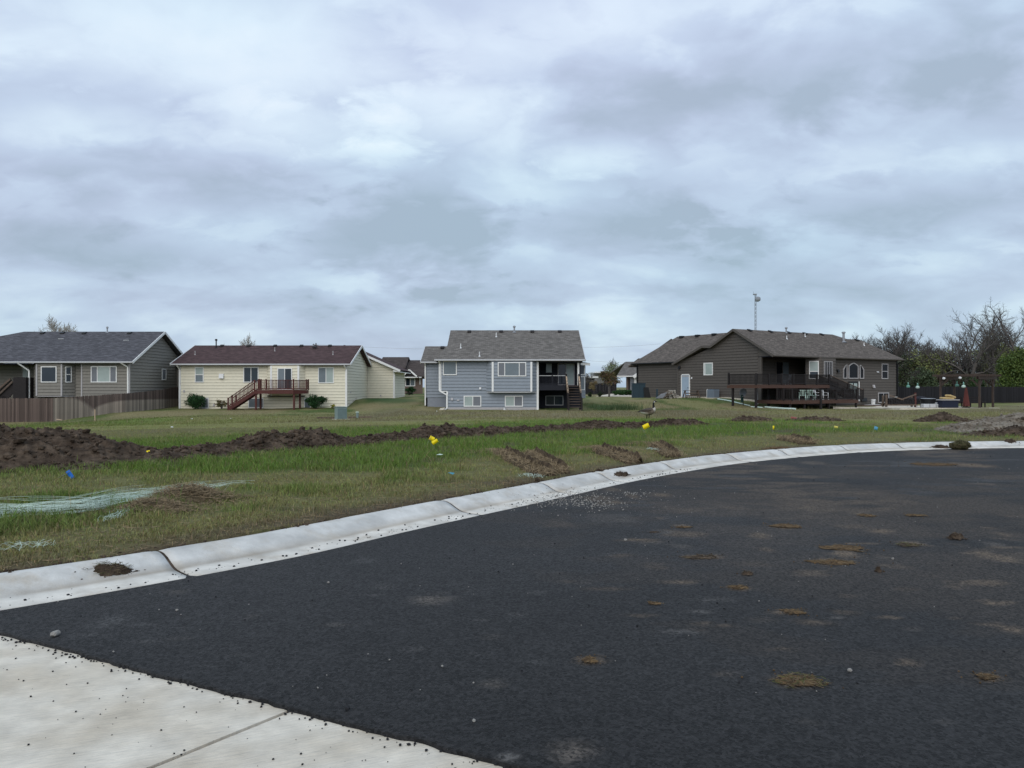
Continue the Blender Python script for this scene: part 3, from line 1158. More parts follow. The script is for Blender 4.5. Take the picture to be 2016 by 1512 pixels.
windrow()
heap("dirt_mound", "small brown dirt mound behind the grey spoil pile at right", "dirt mound", 20.4, 36.4, 1.6, .85, .1, .42, M["dirt"], 303, .08, .10)
heap("spoil_pile", "pale grey pile of dried clay and rubble at the right edge", "spoil pile", 17.7, 26.6, 3.3, 2.0, .1, .52, M["dirt_light"], 307, .08, .10)
heap("dirt_mound", "low lumpy brown dirt bank between the grey spoil pile and the kerb", "dirt mound", 16.6, 23.9, 3.2, .75, .12, .24, M["dirt"], 311, .08, .13)
heap("dirt_mound", "small dark dirt heap right of the goose in the weeds", "dirt mound", 10.9, 35.2, 1.3, .5, .05, .22, M["dirt"], 317, .08, .10)
heap("dirt_mound", "low scraped dirt hump by the red scrap in the right field", "dirt mound", 14.4, 36.8, 1.6, .5, .0, .16, M["dirt"], 319, .08, .08)
# ================================================================== house kit
class Fr:
    """a wall plane in a house's own coordinates: U runs along the wall, N points outwards"""

    def __init__(s, ox, oy, ux=1.0, uy=0.0):
        l = math.hypot(ux, uy)
        s.o, s.u = (ox, oy), (ux / l, uy / l)
        s.n = (s.u[1], -s.u[0])

    def __call__(s, u, n, z):
        return (s.o[0] + s.u[0] * u + s.n[0] * n, s.o[1] + s.u[1] * u + s.n[1] * n, z)


def clip_band(poly, z0, z1):
    def cut(pts, zc, keep_above):
        out = []
        for i, p in enumerate(pts):
            q = pts[(i + 1) % len(pts)]
            pi = p[1] >= zc if keep_above else p[1] <= zc
            qi = q[1] >= zc if keep_above else q[1] <= zc
            if pi:
                out.append(p)
            if pi != qi:
                t = (zc - p[1]) / (q[1] - p[1])
                out.append((p[0] + (q[0] - p[0]) * t, zc))
        return out
    r = cut(poly, z0, True)
    return cut(r, z1, False) if len(r) >= 3 else []


def wall(par, fr, poly, m, boards=True, ex=.27, thick=.14, lap=.045, z_from=None):
    """convex wall polygon (u, z) as a slab, clad in lap siding boards that are parts of their own"""
    w = MB().prism([fr(u, 0, z) for u, z in poly], tuple(-thick * c for c in (*fr.n, 0))).build("wall", LAP_SHADE.get(m.name, m) if boards else m, par)
    if not boards:
        return w
    zl, zh = min(p[1] for p in poly), max(p[1] for p in poly)
    z = z_from if z_from is not None else zl
    while z < zh - .02:
        b = clip_band(poly, z + .022, min(z + ex, zh))
        if len(b) >= 3:
            mb = MB()
            n = len(b)
            outer = [fr(u, .006 + lap * (1 - (zz - z) / ex), zz) for u, zz in b]
            inner = [fr(u, 0.0015, zz) for u, zz in b]
            mb.add(outer + inner, [tuple(range(n)), tuple(range(2 * n - 1, n - 1, -1))] + [(i, i + n, (i + 1) % n + n, (i + 1) % n) for i in range(n)])
            mb.build("siding_board", m, w)
        z += ex
    return w


def window(par, fr, u0, u1, z0, z1, cols=(), rows=(), panes=None, fm=None, fw=.075, n0=.0, name="window", d=.075):
    fm = fm or M["white"]
    f = MB()
    us = [u0] + [u0 + (u1 - u0) * c for c in cols] + [u1]
    zs = [z0] + [z0 + (z1 - z0) * c for c in rows] + [z1]

    def pc(a, b, c, e, na, nb):
        f.prism([fr(a, nb, c), fr(b, nb, c), fr(b, nb, e), fr(a, nb, e)], tuple((na - nb) * q for q in (*fr.n, 0)))
    pc(u0, u0 + fw, z0, z1, n0, n0 + d)
    pc(u1 - fw, u1, z0, z1, n0, n0 + d)
    pc(u0 + fw, u1 - fw, z1 - fw, z1, n0, n0 + d)
    pc(u0 + fw, u1 - fw, z0, z0 + fw, n0, n0 + d + .012)
    for c in us[1:-1]:
        pc(c - fw * .4, c + fw * .4, z0 + fw, z1 - fw, n0, n0 + d - .006)
    for c in zs[1:-1]:
        pc(u0 + fw, u1 - fw, c - fw * .4, c + fw * .4, n0, n0 + d - .009)
    w = f.build(name, fm, par)
    k = 0
    panes = panes or ["glass"]
    for j in range(len(zs) - 1):
        for i in range(len(us) - 1):
            a, b = us[i] + (fw if i == 0 else fw * .4), us[i + 1] - (fw if i == len(us) - 2 else fw * .4)
            c, e = zs[j] + (fw if j == 0 else fw * .4), zs[j + 1] - (fw if j == len(zs) - 2 else fw * .4)
            mb = MB()
            mb.prism([fr(a, n0 + .05, c), fr(b, n0 + .05, c), fr(b, n0 + .05, e), fr(a, n0 + .05, e)], tuple(-.012 * q for q in (*fr.n, 0)))
            mb.build("pane", M[panes[k % len(panes)]], w)
            k += 1
    return w


def trim(par, fr, u0, u1, z0, z1, m, n=.05, name="corner_trim", n0=.002):
    return MB().prism([fr(u0, n, z0), fr(u1, n, z0), fr(u1, n, z1), fr(u0, n, z1)], tuple((n0 - n) * q for q in (*fr.n, 0))).build(name, m, par)


def roof(par, polys, m, t=.16, name="roof"):
    mb = MB()
    for p in polys:
        mb.prism(p, (0, 0, -t))
    return mb.build(name, m, par, uv=True)


def rake(par, p, q, m, n=(0, 0, 0), w=.05, h=.2):
    return MB().bar(Vector(p) + Vector(n), Vector(q) + Vector(n), w, h).build("rake_board", m, par)


def gutter(par, p, q, m=None):
    return MB().bar(p, q, .13, .13).build("gutter", m or M["gutter"], par, bevel=.02)


def downspout(par, pts, m=None, r=.052):
    mb = MB()
    for a, b in zip(pts[:-1], pts[1:]):
        mb.bar(a, b, r * 2, r * 1.6, up=(0, 1, 0.01))
    return mb.build("downspout", m or M["white"], par)


def roof_vent(par, x, y, z, m=None, s=.32):
    """low square attic vent"""
    mb = MB()
    mb.prism([(x - s / 2, y - s * .6, z + .02), (x + s / 2, y - s * .6, z + .02), (x + s / 2, y + s * .5, z + .16), (x - s / 2, y + s * .5, z + .16)], (0, 0, .10))
    return mb.build("roof_vent", m or M["black"], par)


def pipe(par, x, y, z, h=.45, r=.05, m=None, cap=0.0, name="vent_pipe"):
    mb = MB()
    mb.tube([(x, y, z - .15), (x, y, z + h)], r, 8)
    mb.lathe((x, y, z - .06), [(r * 3.2, 0), (r * 1.3, .09)], 8)
    if cap:
        mb.lathe((x, y, z + h - .12), [(r * 1.1, 0), (cap, .03), (cap, .13), (r, .18)], 10)
    return mb.build(name, m or M["plast"], par)


def cover(par, fr, u, z, w=.18, h=.18, n=.12, m=None, name="wall_fixture"):
    return MB().prism([fr(u - w / 2, n, z), fr(u + w / 2, n, z), fr(u + w / 2, n * .6, z + h), fr(u - w / 2, n * .6, z + h)], tuple(-n * .55 * q for q in (*fr.n, 0))).build(name, m or M["trim_grey"], par)


def balustrade(par, p, q, zt, zb, m, posts=(), step=.115, bal=.045, nm="baluster", rails=True, cap=True, topm=None, postw=.10, post_up=.10, post_down=0):
    """railing between p and q (x, y) with zt/zb = (top at p, top at q), (bottom at p, bottom at q)"""
    p, q = Vector((*p, 0)), Vector((*q, 0))
    L = (q - p).length
    if rails:
        mb = MB()
        mb.bar(p + Vector((0, 0, zt[0])), q + Vector((0, 0, zt[1])), .10 if cap else .05, .045)
        mb.build("hand_rail", topm or m, par)
        MB().bar(p + Vector((0, 0, zb[0])), q + Vector((0, 0, zb[1])), .045, .09).build("bottom_rail", m, par)
    n = max(1, int(L / step))
    base = None
    for i in range(n):
        t = (i + .5) / n
        c = p.lerp(q, t)
        a, b = zb[0] + (zb[1] - zb[0]) * t, zt[0] + (zt[1] - zt[0]) * t
        if base is None:
            base = MB().box(-bal / 2, bal / 2, -bal / 2, bal / 2, 0, 1).mesh(nm)
        o = link_mesh(nm, base, m, par)
        o.location = (c.x, c.y, a)
        o.scale = (1, 1, b - a)
    for t in posts:
        c = p.lerp(q, t)
        a, b = zb[0] + (zb[1] - zb[0]) * t, zt[0] + (zt[1] - zt[0]) * t
        MB().box(c.x - postw / 2, c.x + postw / 2, c.y - postw / 2, c.y + postw / 2, a - .12 - post_down, b + post_up).build("rail_post", m, par)


# ================================================================== house A: olive grey, far left
AX, AY = -32.3, 65.0
hA = empty("house", (AX, AY, 0), 0, "olive-grey sided house with slate roof behind the brown fence at far left", "house", "houses along the far side of the field")


def ax(px, Y=AY):
    return WX(px, Y) - AX


def az(py, Y=AY):
    return WZ(py, Y)


fA = Fr(0, 0)
m = M["sidA"]
wall(hA, fA, [(ax(160), -1.2), (0, -1.2), (0, 3.62), (ax(160), 3.62)], m, z_from=-.6)
fA1 = Fr(0, .55)
wall(hA, fA1, [(ax(59), -1.2), (ax(160), -1.2), (ax(160), 3.62), (ax(59), 3.62)], m, z_from=-.6)
wall(hA, Fr(ax(160), .55, 0, -1), [(0, -1.2), (.55, -1.2), (.55, 3.6), (0, 3.6)], m, boards=False)
# bay
b0, b1, b2, b3 = (ax(66), .5), (ax(71, 64.6), -.35), (ax(121.5, 64.6), -.35), (ax(141), .5)
zb = az(779)
bayf = Fr(b1[0], b1[1])
bw = b2[0] - b1[0]
wall(hA, bayf, [(0, zb), (bw, zb), (bw, 3.6), (0, 3.6)], m)
fr2 = Fr(b2[0], b2[1], b3[0] - b2[0], b3[1] - b2[1])
l2 = math.hypot(b3[0] - b2[0], b3[1] - b2[1])
wall(hA, fr2, [(0, zb), (l2, zb), (l2, 3.6), (0, 3.6)], m)
fr0 = Fr(b0[0], b0[1], b1[0] - b0[0], b1[1] - b0[1])
l0 = math.hypot(b1[0] - b0[0], b1[1] - b0[1])
wall(hA, fr0, [(0, zb), (l0, zb), (l0, 3.6), (0, 3.6)], m)
MB().prism([(b0[0], b0[1], zb), (b1[0], b1[1], zb), (b2[0], b2[1], zb), (b3[0], b3[1], zb)], (0, 0, -.08)).build("bay_floor", M["trim_grey"], hA)
for u in (-.03, bw - .09):
    trim(hA, bayf, u, u + .13, zb, 3.55, M["trim_grey"], .06)
window(hA, bayf, ax(80.5, 64.6) - b1[0], ax(111.5, 64.6) - b1[0], az(753), az(721.5), fm=M["white"])
window(hA, fr2, l2 * .22, l2 * .72, az(753), az(721.5), rows=(.5,), fm=M["white"])
window(hA, fr0, .2, .62, az(752), az(737), fm=M["white"])
window(hA, fA, ax(179.5), ax(230.5), az(753), az(721), cols=(.25, .74), panes=["screen", "blind", "screen"])
trim(hA, fA, ax(160), ax(162.5), -.9, 3.55, M["trim_grey"], .06)
trim(hA, fA, -.16, .05, -1.0, 3.55, M["trim_grey"], .055)
# side gable, facing right
fAs = Fr(0, 0, 0, 1)
wall(hA, fAs, [(0, -1.2), (9.7, -.6), (9.7, 4.3), (5.5, 6.45), (0, 3.72)], m, z_from=-.6)
window(hA, fAs, 5.9, 6.75, 2.25, 3.3, panes=["screen"], fm=M["white"])
MB().box(0.05, .9, 9.0, 12.2, -.4, 3.35).build("wall", m, hA)
roof(hA, [[(-.4, 8.7, 3.75), (1.2, 8.7, 3.35), (1.2, 12.4, 3.35), (-.4, 12.4, 3.75)]], M["roofA"], .1)
# roof
EA = 3.74


def rzA(y):
    return EA + (y + .5) * .49


roof(hA, [[(-20, -.5, EA), (.5, -.5, EA), (.5, 5.5, rzA(5.5)), (-12.4, 5.5, rzA(5.5)), (-13.5, 4.25, rzA(4.25)), (-14.4, 4.25, rzA(4.25)), (-19, -.4, EA + .05)],
          [(.5, 5.5, rzA(5.5)), (.5, 10.1, 4.45), (-13, 10.1, 4.45), (-12.4, 5.5, rzA(5.5))], [(-13.5, 4.25, rzA(4.25)), (-12.4, 5.5, rzA(5.5)), (-13, 10.1, 4.45), (-19, 8, 3.8), (-14.4, 4.25, rzA(4.25))],
          [(-19, -.4, EA + .05), (-14.4, 4.25, rzA(4.25)), (-19, 8, 3.8)]], M["roofA"])
rake(hA, (.52, -.55, EA - .08), (.52, 5.5, rzA(5.5) - .08), M["white"])
rake(hA, (.52, 5.5, rzA(5.5) - .08), (.52, 10.1, 4.37), M["white"])
gutter(hA, (-20, -.56, EA - .06), (.5, -.56, EA - .06))
downspout(hA, [(-.45, -.56, EA - .12), (-.1, -.12, EA - .45), (-.07, -.1, -.9)])
downspout(hA, [(ax(43), -.56, EA - .12), (ax(58), -.05, EA - .75), (ax(58.5), -.05, -1)])
for px in (85, 124, 167, 256):
    Y = AY + 5.2
    roof_vent(hA, WX(px, Y) - AX, 5.1, rzA(5.1) - .08)
pipe(hA, WX(211, AY + 5.4) - AX, 5.4, rzA(5.4), .45, .06, M["steel"], cap=.1)
for px, y in ((121, 3.9), (249, 3.6)):
    MB().box(ax(px, AY + y) - .25, ax(px, AY + y) + .25, y - .1, y + .1, rzA(y) - .02, rzA(y) + .06).build("roof_vent", M["steel"], hA)
# recessed porch at the left edge of the picture
fAp = Fr(0, 2.8)
wall(hA, fAp, [(-20, -1.2), (ax(60), -1.2), (ax(60), 3.6), (-20, 3.6)], m)
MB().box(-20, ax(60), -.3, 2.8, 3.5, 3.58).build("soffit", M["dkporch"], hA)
window(hA, fAp, ax(44, 67.8), ax(58, 67.8), az(750, 67.8), az(722, 67.8), panes=["blind"], fm=M["trim_grey"], name="window")
cover(hA, fAp, ax(2, 67.8), az(720, 67.8), .5, .2, .3, M["white"], "porch_lamp")
MB().box(-20, 0, 9.6, 9.7, -.6, 3.7).build("wall", m, hA)
dA = empty("deck_stairs", (AX, AY, 0), 0, "dark brown deck and stairs at the olive-grey house behind the fence", "deck")
m = M["dkwood"]
for (x0, z0, x1, z1, y) in [(ax(-30), az(786), ax(16), az(746), .3), (ax(-8), az(788), ax(31), az(751), -.4)]:
    MB().bar((x0, y, z0), (x1, y, z1), .09, .14).build("hand_rail", M["oldwood"], dA)
    MB().prism([(x0, y + .1, z0 - 1.0), (x1, y + .1, z1 - 1.0), (x1, y + .1, z1 - .08), (x0, y + .1, z0 - .08)], (0, .08, 0)).build("stringer", m, dA)
for i in range(9):
    t = i / 9
    MB().box(ax(-30) + t * 2 - .14, ax(-30) + t * 2 + .2, -.3, .4, -.6 + t * 1.5, -.55 + t * 1.5).build("tread", m, dA)
MB().box(ax(33), ax(58), -.45, 2.2, -1.1, az(743)).build("deck_skirt", m, dA, bevel=.03)
for i in range(9):
    x = ax(33) + (ax(58) - ax(33)) * (i + .5) / 9
    MB().box(x - .058, x + .058, -.49, -.455, -1.1, az(743.6 - 1.2 * math.sin(i * .4))).build("plank", m, dA)
MB().box(-6, ax(30), 1.0, 1.1, -1.1, az(748)).build("deck_skirt", m, dA)

# ================================================================== house B: cream
BX, BY = -30.25, 70.0
hB = empty("house", (BX, BY, 0), 0, "cream sided house with maroon-brown roof and red wooden deck", "house", "houses along the far side of the field")


def bx(px, Y=BY):
    return WX(px, Y) - BX


def bz(py, Y=BY):
    return WZ(py, Y)


m = M["sidB"]
WB = 15.2
fB = Fr(0, 0)
wall(hB, fB, [(0, -.9), (WB, -.9), (WB, 3.62), (0, 3.62)], m, z_from=-.45)
fBs = Fr(WB, 0, 0, 1)
wall(hB, fBs, [(0, -.9), (9.9, -.3), (9.9, 3.75), (4.9, 5.5), (0, 3.66)], m, z_from=-.45)
wall(hB, Fr(0, 9.9, 0, -1), [(0, -.9), (9.9, -.9), (9.9, 3.62), (4.9, 5.5), (0, 3.62)], m, boards=False)
# sloping foundation on the right side
MB().prism([(WB + .02, 0.05, -.8), (WB + .02, 4.6, -.2), (WB + .02, 4.6, .62), (WB + .02, 3.9, .55), (WB + .02, .05, -.22)], (.02, 0, 0)).build("foundation", M["concrete"], hB)
# bay behind the deck
yb = -.55
fBb = Fr(bx(533, 69.4), yb)
wbb = bx(588, 69.4) - bx(533, 69.4)
zbb = bz(779)
wall(hB, fBb, [(0, zbb), (wbb, zbb), (wbb, 3.55), (0, 3.55)], m)
for (x0, x1, yy0, yy1) in ((bx(526), bx(533, 69.4), 0, yb), (bx(588, 69.4), bx(601), yb, 0)):
    f3 = Fr(x0, yy0, x1 - x0, yy1 - yy0)
    l3 = math.hypot(x1 - x0, yy1 - yy0)
    wall(hB, f3, [(0, zbb), (l3, zbb), (l3, 3.55), (0, 3.55)], m)
for u in (-.05, wbb - .11):
    trim(hB, fBb, u, u + .16, zbb, 3.5, M["white"], .06)
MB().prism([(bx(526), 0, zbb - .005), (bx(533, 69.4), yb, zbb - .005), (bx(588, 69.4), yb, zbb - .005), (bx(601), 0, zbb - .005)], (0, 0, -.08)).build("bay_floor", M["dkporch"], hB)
sd = window(hB, fBb, bx(546, 69.4) - bx(533, 69.4), bx(575, 69.4) - bx(533, 69.4), bz(768, 69.4), bz(724.5, 69.4), cols=(.5,), panes=["glass2", "glass"], name="sliding_door")
window(hB, fB, bx(384), bx(401.5), bz(753), bz(722.5), rows=(.5,), panes=["glass2", "blind"])
window(hB, fB, bx(479.5), bx(509.5), bz(753), bz(722.5), cols=(.5,), panes=["glass", "glass"])
window(hB, fB, bx(626.5), bx(657.5), bz(754.5), bz(723), cols=(.5,), panes=["glass2", "blind"])
window(hB, fB, bx(398), bx(411.5), bz(804), bz(783), panes=["screen"])
window(hB, fB, bx(489), bx(519.5), bz(803), bz(783.5), cols=(.55,), panes=["glass2", "screen"])
window(hB, fB, bx(599), bx(612), bz(804), bz(784), panes=["glass2"])
cover(hB, fB, bx(436.5), bz(745), .42, .42, .22, M["plast"], "exhaust_hood")
cover(hB, fB, bx(363), bz(772), .15, .18, .12)
cover(hB, fB, bx(422), bz(800), .15, .22, .12, M["trim_grey"])
cover(hB, fBs, 1.6, 1.05, .14, .16, .1, M["trim_grey"])
trim(hB, fB, -.02, .14, -.6, 3.6, M["white"], .055)
trim(hB, fB, WB - .12, WB + .05, -.6, 3.6, M["white"], .055)
# garage wing behind, gable end towards the field
fBw = Fr(WB - .6, 10.0)
wall(hB, fBw, [(0, -.2), (3.42, -.2), (3.42, 3.42), (0, 5.0)], m, z_from=.1)
fBv = Fr(WB + 2.82, 10.0, 0, 1)
wall(hB, fBv, [(0, -.2), (7.6, -.2), (7.6, 3.4), (0, 3.4)], m, z_from=.1)
trim(hB, fBw, 3.30, 3.47, .2, 3.42, M["white"], .055)
cover(hB, fBw, 2.0, .62, .14, .16, .1, M["trim_grey"])
roof(hB, [[(WB - 1.2, 9.5, 5.43), (WB + 3.5, 9.5, 3.36), (WB + 3.5, 18, 3.36), (WB - 1.2, 18, 5.43)]], M["roofB"])
rake(hB, (WB - .9, 9.48, 5.22), (WB + 3.5, 9.48, 3.27), M["white"], h=.22)
MB().prism([(WB + 2.75, 9.55, 3.36), (WB + 3.5, 9.55, 3.34), (WB + 3.5, 9.55, 3.12), (WB + 2.75, 9.55, 3.2)], (0, 8.2, 0)).build("soffit", M["white"], hB)
EB = 3.70


def rzB(y):
    return EB + (y + .5) * .362


roof(hB, [[(-.6, -.5, EB), (WB + .45, -.5, EB), (WB + .45, 4.9, rzB(4.9)), (-.6, 4.9, rzB(4.9))],
          [(WB + .45, 4.9, rzB(4.9)), (WB + .45, 10.4, 3.7), (-.6, 10.4, 3.7), (-.6, 4.9, rzB(4.9))]], M["roofB"])
# peak of the street-side wing showing over the ridge
roof(hB, [[(10.8, 9, 4.9), (12.8, 10, 5.98), (15.2, 9, 4.9)], [(10.8, 9, 4.9), (12.8, 10, 5.98), (12.8, 18, 5.98), (10.8, 18, 4.9)], [(12.8, 10, 5.98), (15.2, 9, 4.9), (15.2, 18, 4.9), (12.8, 18, 5.98)]], M["roofB"])
for sx in (-.62, WB + .47):
    rake(hB, (sx, -.55, EB - .07), (sx, 4.9, rzB(4.9) - .07), M["white"])
    rake(hB, (sx, 4.9, rzB(4.9) - .07), (sx, 10.4, 3.63), M["white"])
gutter(hB, (-.6, -.56, EB - .06), (WB + .45, -.56, EB - .06), M["gutter"])
downspout(hB, [(.0, -.56, EB - .12), (.05, -.1, EB - .5), (.05, -.1, -.45)])
downspout(hB, [(WB - .1, -.56, EB - .12), (WB + .02, -.1, EB - .5), (WB + .02, -.1, -.4)])
for px in (436, 489, 541, 593, 649):
    roof_vent(hB, WX(px, BY + 4.5) - BX, 4.55, rzB(4.55) - .06, M["dkwood"])
roof_vent(hB, WX(620, BY + 4.1) - BX, 4.0, rzB(4.0), M["dkwood"], .36)
pipe(hB, WX(425.5, BY + 4.2) - BX, 4.2, rzB(4.2), .78, .06, M["dkwood"], cap=.12, name="flue_pipe")
for px, y in ((384, 2.1), (541, 3.2), (655.5, 2.1)):
    pipe(hB, WX(px, BY + y) - BX, y, rzB(y), .34, .035, M["trim_grey"])

# red deck
dk = empty("deck", (BX, BY, 0), 0, "red-stained wooden deck with stairs on the back of the cream house", "deck")
m = M["redwood"]
YD = 67.6
yd = YD - BY


def dx(px):
    return WX(px, YD) - BX


def dz(py):
    return WZ(py, YD)


zf = dz(767.2)
x0, x1 = dx(501.5), dx(597)
poly = [(x0, yd), (dx(578), yd), (x1, yd + 1.0), (x1, -.58), (x0, -.58)]
n = 16
for i in range(n):                    # deck boards run along the house
    ya, yb2 = yd + i * (-.6 - yd) / n + .006, yd + (i + 1) * (-.6 - yd) / n
    xr = min(x1, dx(578) + max(0, (ya - yd)) * (x1 - dx(578)))
    MB().box(x0, xr, ya, yb2 - .006, zf - .04, zf).build("deck_board", m, dk)
zl = dz(775.3)
MB().box(x0 - .03, dx(578), yd - .045, yd - .002, zl, zf - .05).build("fascia", m, dk)
MB().bar((dx(578), yd - .02, (zl + zf - .05) / 2), (x1, yd + 1, (zl + zf - .05) / 2), .045, zf - .05 - zl).build("fascia", m, dk)
MB().box(x0 - .03, x0 + .02, yd, -.6, zl, zf - .05).build("fascia", m, dk)
MB().box(x1 - .05, x1, yd + 1, -.6, zl, zf - .05).build("fascia", m, dk)
zt = dz(748.2)
balustrade(dk, (dx(511), yd), (dx(578), yd), (zt, zt), (zf + .08, zf + .08), m, posts=(.0, .19, 1.0), step=.118)
balustrade(dk, (dx(578), yd), (x1, yd + 1.0), (zt, zt - .02), (zf + .08, zf + .08), m, posts=(1.0,), step=.115)
balustrade(dk, (x1, yd + 1.0), (x1, -.66), (zt, zt), (zf + .08, zf + .08), m, posts=(.98,), step=.2)
balustrade(dk, (x0, -.66), (x0, yd + 1.0), (zt, zt), (zf + .08, zf + .08), m, posts=(.02, .98), step=.2)
MB().box(x0 - .06, x0 + .06, yd - .08, yd + .04, zf - .1, zt + .02).build("rail_post", m, dk)
for px, yy in ((503.5, yd + .05), (578.5, yd + .05), (512.5, yd + 1.5), (590, -1.0)):
    x = WX(px, BY + yy) - BX
    MB().box(x - .075, x + .075, yy, yy + .15, -.9, zl).build("deck_post", m, dk)
# stairs running down to the left
xa, za, xb, zb2 = x0, zf - .1, dx(449), WZ(807, YD)
for yy in (yd, yd + 1.0):
    MB().prism([(xa, yy, za + .05), (xa, yy, za - .28), (xb + .18, yy, zb2 - .02), (xb - .05, yy, zb2 - .02), (xb - .05, yy, zb2 + .2)], (0, .045, 0)).build("stringer", m, dk)
for i in range(9):
    t = (i + .5) / 9
    x = xa + (xb - xa) * t
    z = za + (zb2 + .12 - za) * t
    MB().box(x - .14, x + .14, yd + .05, yd + .99, z, z + .04).build("tread", m, dk)
for yy in (yd, yd + 1.0):
    balustrade(dk, (xa, yy), (xb, yy), (zt, zb2 + 1.0), (zf + .1, zb2 + .30), m, posts=(.84, 1.0), step=.115, post_up=.05, post_down=.28)
# black stand with a curved arm on the deck
stt = empty("garden_stand", (dx(580), yd + .9, zf), 0, "black curved-arm garden stand with two legs on the red deck", "stand")
mb = MB()
zz = 2.28
mb.tube([(-1.05, 0, zz - .1), (-.75, 0, zz + .02), (-.35, 0, zz - .03), (.0, 0, zz - .3), (.25, 0, zz - .7), (.4, 0, zz - 1.1)], .02, 6)
mb.build("arm", M["black"], stt)
for q in (-.36, .36):
    MB().tube([(.03, 0, 1.36), (.03 + q, .1, 0)], .028, 6).build("leg", M["black"], stt)
MB().tube([(.03, 0, 1.36), (-.42, 0, 1.36)], .03, 6).build("cross_bar", M["black"], stt)
MB().blobs([(.06, 0, 1.4), (-.95, 0, zz - .06)], [.13, .07], 4, 2).build("hub", M["black"], stt)

# ================================================================== house C: blue-grey
CX, CY = 0.0, 65.0
hC = empty("house", (CX, CY, 0), 0, "blue-grey sided house with recessed dark porch in the middle of the row", "house", "houses along the far side of the field")


def cx(px, Y=CY):
    return WX(px, Y)


def cz(py, Y=CY):
    return WZ(py, Y)


m = M["sidC"]
fC = Fr(0, 0)
zs = cz(769.5)
wall(hC, fC, [(cx(867.5), zs), (cx(1058), zs), (cx(1058), 3.8), (cx(867.5), 3.8)], m, z_from=-.33 + .27 * 6, ex=.27)
wall(hC, fC, [(cx(880), -.8), (cx(1058), -.8), (cx(1058), zs - .005), (cx(880), zs - .005)], m, z_from=-.33, ex=.27)
MB().box(cx(867.5), cx(880), .0, 1.6, zs - .08, zs - .005).build("soffit", M["white"], hC)
MB().box(cx(880), cx(1058), -.045, -.036, -.6, -.12).build("foundation", M["trim_grey"], hC)
# left return and porch recess
wall(hC, Fr(cx(867.5), 12.5, 0, -1), [(0, zs), (12.5, zs), (12.5, 3.8), (0, 3.8)], m, boards=False)
wall(hC, Fr(cx(887, 70.9) + .2, 12.5, 0, -1), [(0.2, 3.7), (12.3, 3.7), (6.4, 6.6)], m, boards=False)
wall(hC, Fr(cx(880), 12.5, 0, -1), [(0, -.8), (12.5, -.8), (12.5, zs), (0, zs)], m, boards=False)
XR = cx(1147)
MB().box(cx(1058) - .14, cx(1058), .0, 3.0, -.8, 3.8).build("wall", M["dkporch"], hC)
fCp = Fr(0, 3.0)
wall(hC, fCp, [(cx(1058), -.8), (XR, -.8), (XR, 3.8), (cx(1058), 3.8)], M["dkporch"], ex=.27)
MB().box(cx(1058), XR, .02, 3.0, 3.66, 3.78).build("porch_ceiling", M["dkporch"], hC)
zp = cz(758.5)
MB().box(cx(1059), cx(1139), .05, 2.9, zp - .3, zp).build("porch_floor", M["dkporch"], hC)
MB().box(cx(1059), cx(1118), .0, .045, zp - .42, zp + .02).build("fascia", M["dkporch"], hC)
Yp = CY + 2.9
window(hC, fCp, cx(1098, Yp), cx(1131, Yp), zp + .02, cz(715.5, Yp), cols=(.5,), panes=["glass", "blind"], fm=M["trim_grey"], name="sliding_door")
window(hC, fCp, cx(1073.5, Yp), cx(1088, Yp), cz(735, Yp), cz(714, Yp), panes=["blind"], fm=M["dkporch"])
window(hC, fCp, cx(1074, Yp), cx(1109, Yp), cz(798, Yp), cz(779, Yp), cols=(.5,), fm=M["gutter"], fw=.05)
trim(hC, fC, cx(1056.5), cx(1060.5), -.35, 3.75, M["white"], .06)
MB().box(cx(1137), cx(1140.5), .05, .2, zp - .1, 3.7).build("porch_post", M["white"], hC)
MB().box(cx(1140.5), cx(1143.5), .05, .2, -.6, 3.7).build("porch_post", M["dkporch"], hC)
wall(hC, Fr(XR, 3.0, 0, 1), [(0, -.8), (9.5, -.8), (9.5, 3.8), (3.4, 6.6), (0, 5.0)], m, boards=False)
balustrade(hC, (cx(1061), .06), (cx(1113.5), .06), (cz(739.6), cz(739.6)), (zp + .1, zp + .1), M["dkporch"], posts=(.5,), step=.115, topm=M["gutter"], bal=.03)
# side bay with a tall window
fCb = Fr(XR, 4.0)
wall(hC, fCb, [(0, .6), (.62, .6), (.62, 3.7), (0, 3.7)], m)
window(hC, fCb, .06, .56, cz(738, 69), cz(717, 69), fw=.06)
window(hC, fCb, .06, .56, cz(768, 69), cz(741, 69), fw=.06, panes=["glass2"])
wall(hC, Fr(XR + .62, 4.0, 0, 1), [(0, .6), (2.6, .6), (2.6, 3.7), (0, 3.7)], m, boards=False)
roof(hC, [[(XR - .1, 3.6, 3.92), (XR + 1.0, 3.6, 3.72), (XR + 1.0, 7, 3.72), (XR - .1, 7, 3.92)]], M["roofC"], .1)
MB().bar((XR + .0, 3.56, 3.68), (XR + 1.0, 3.56, 3.60), .06, .2).build("fascia", M["white"], hC)
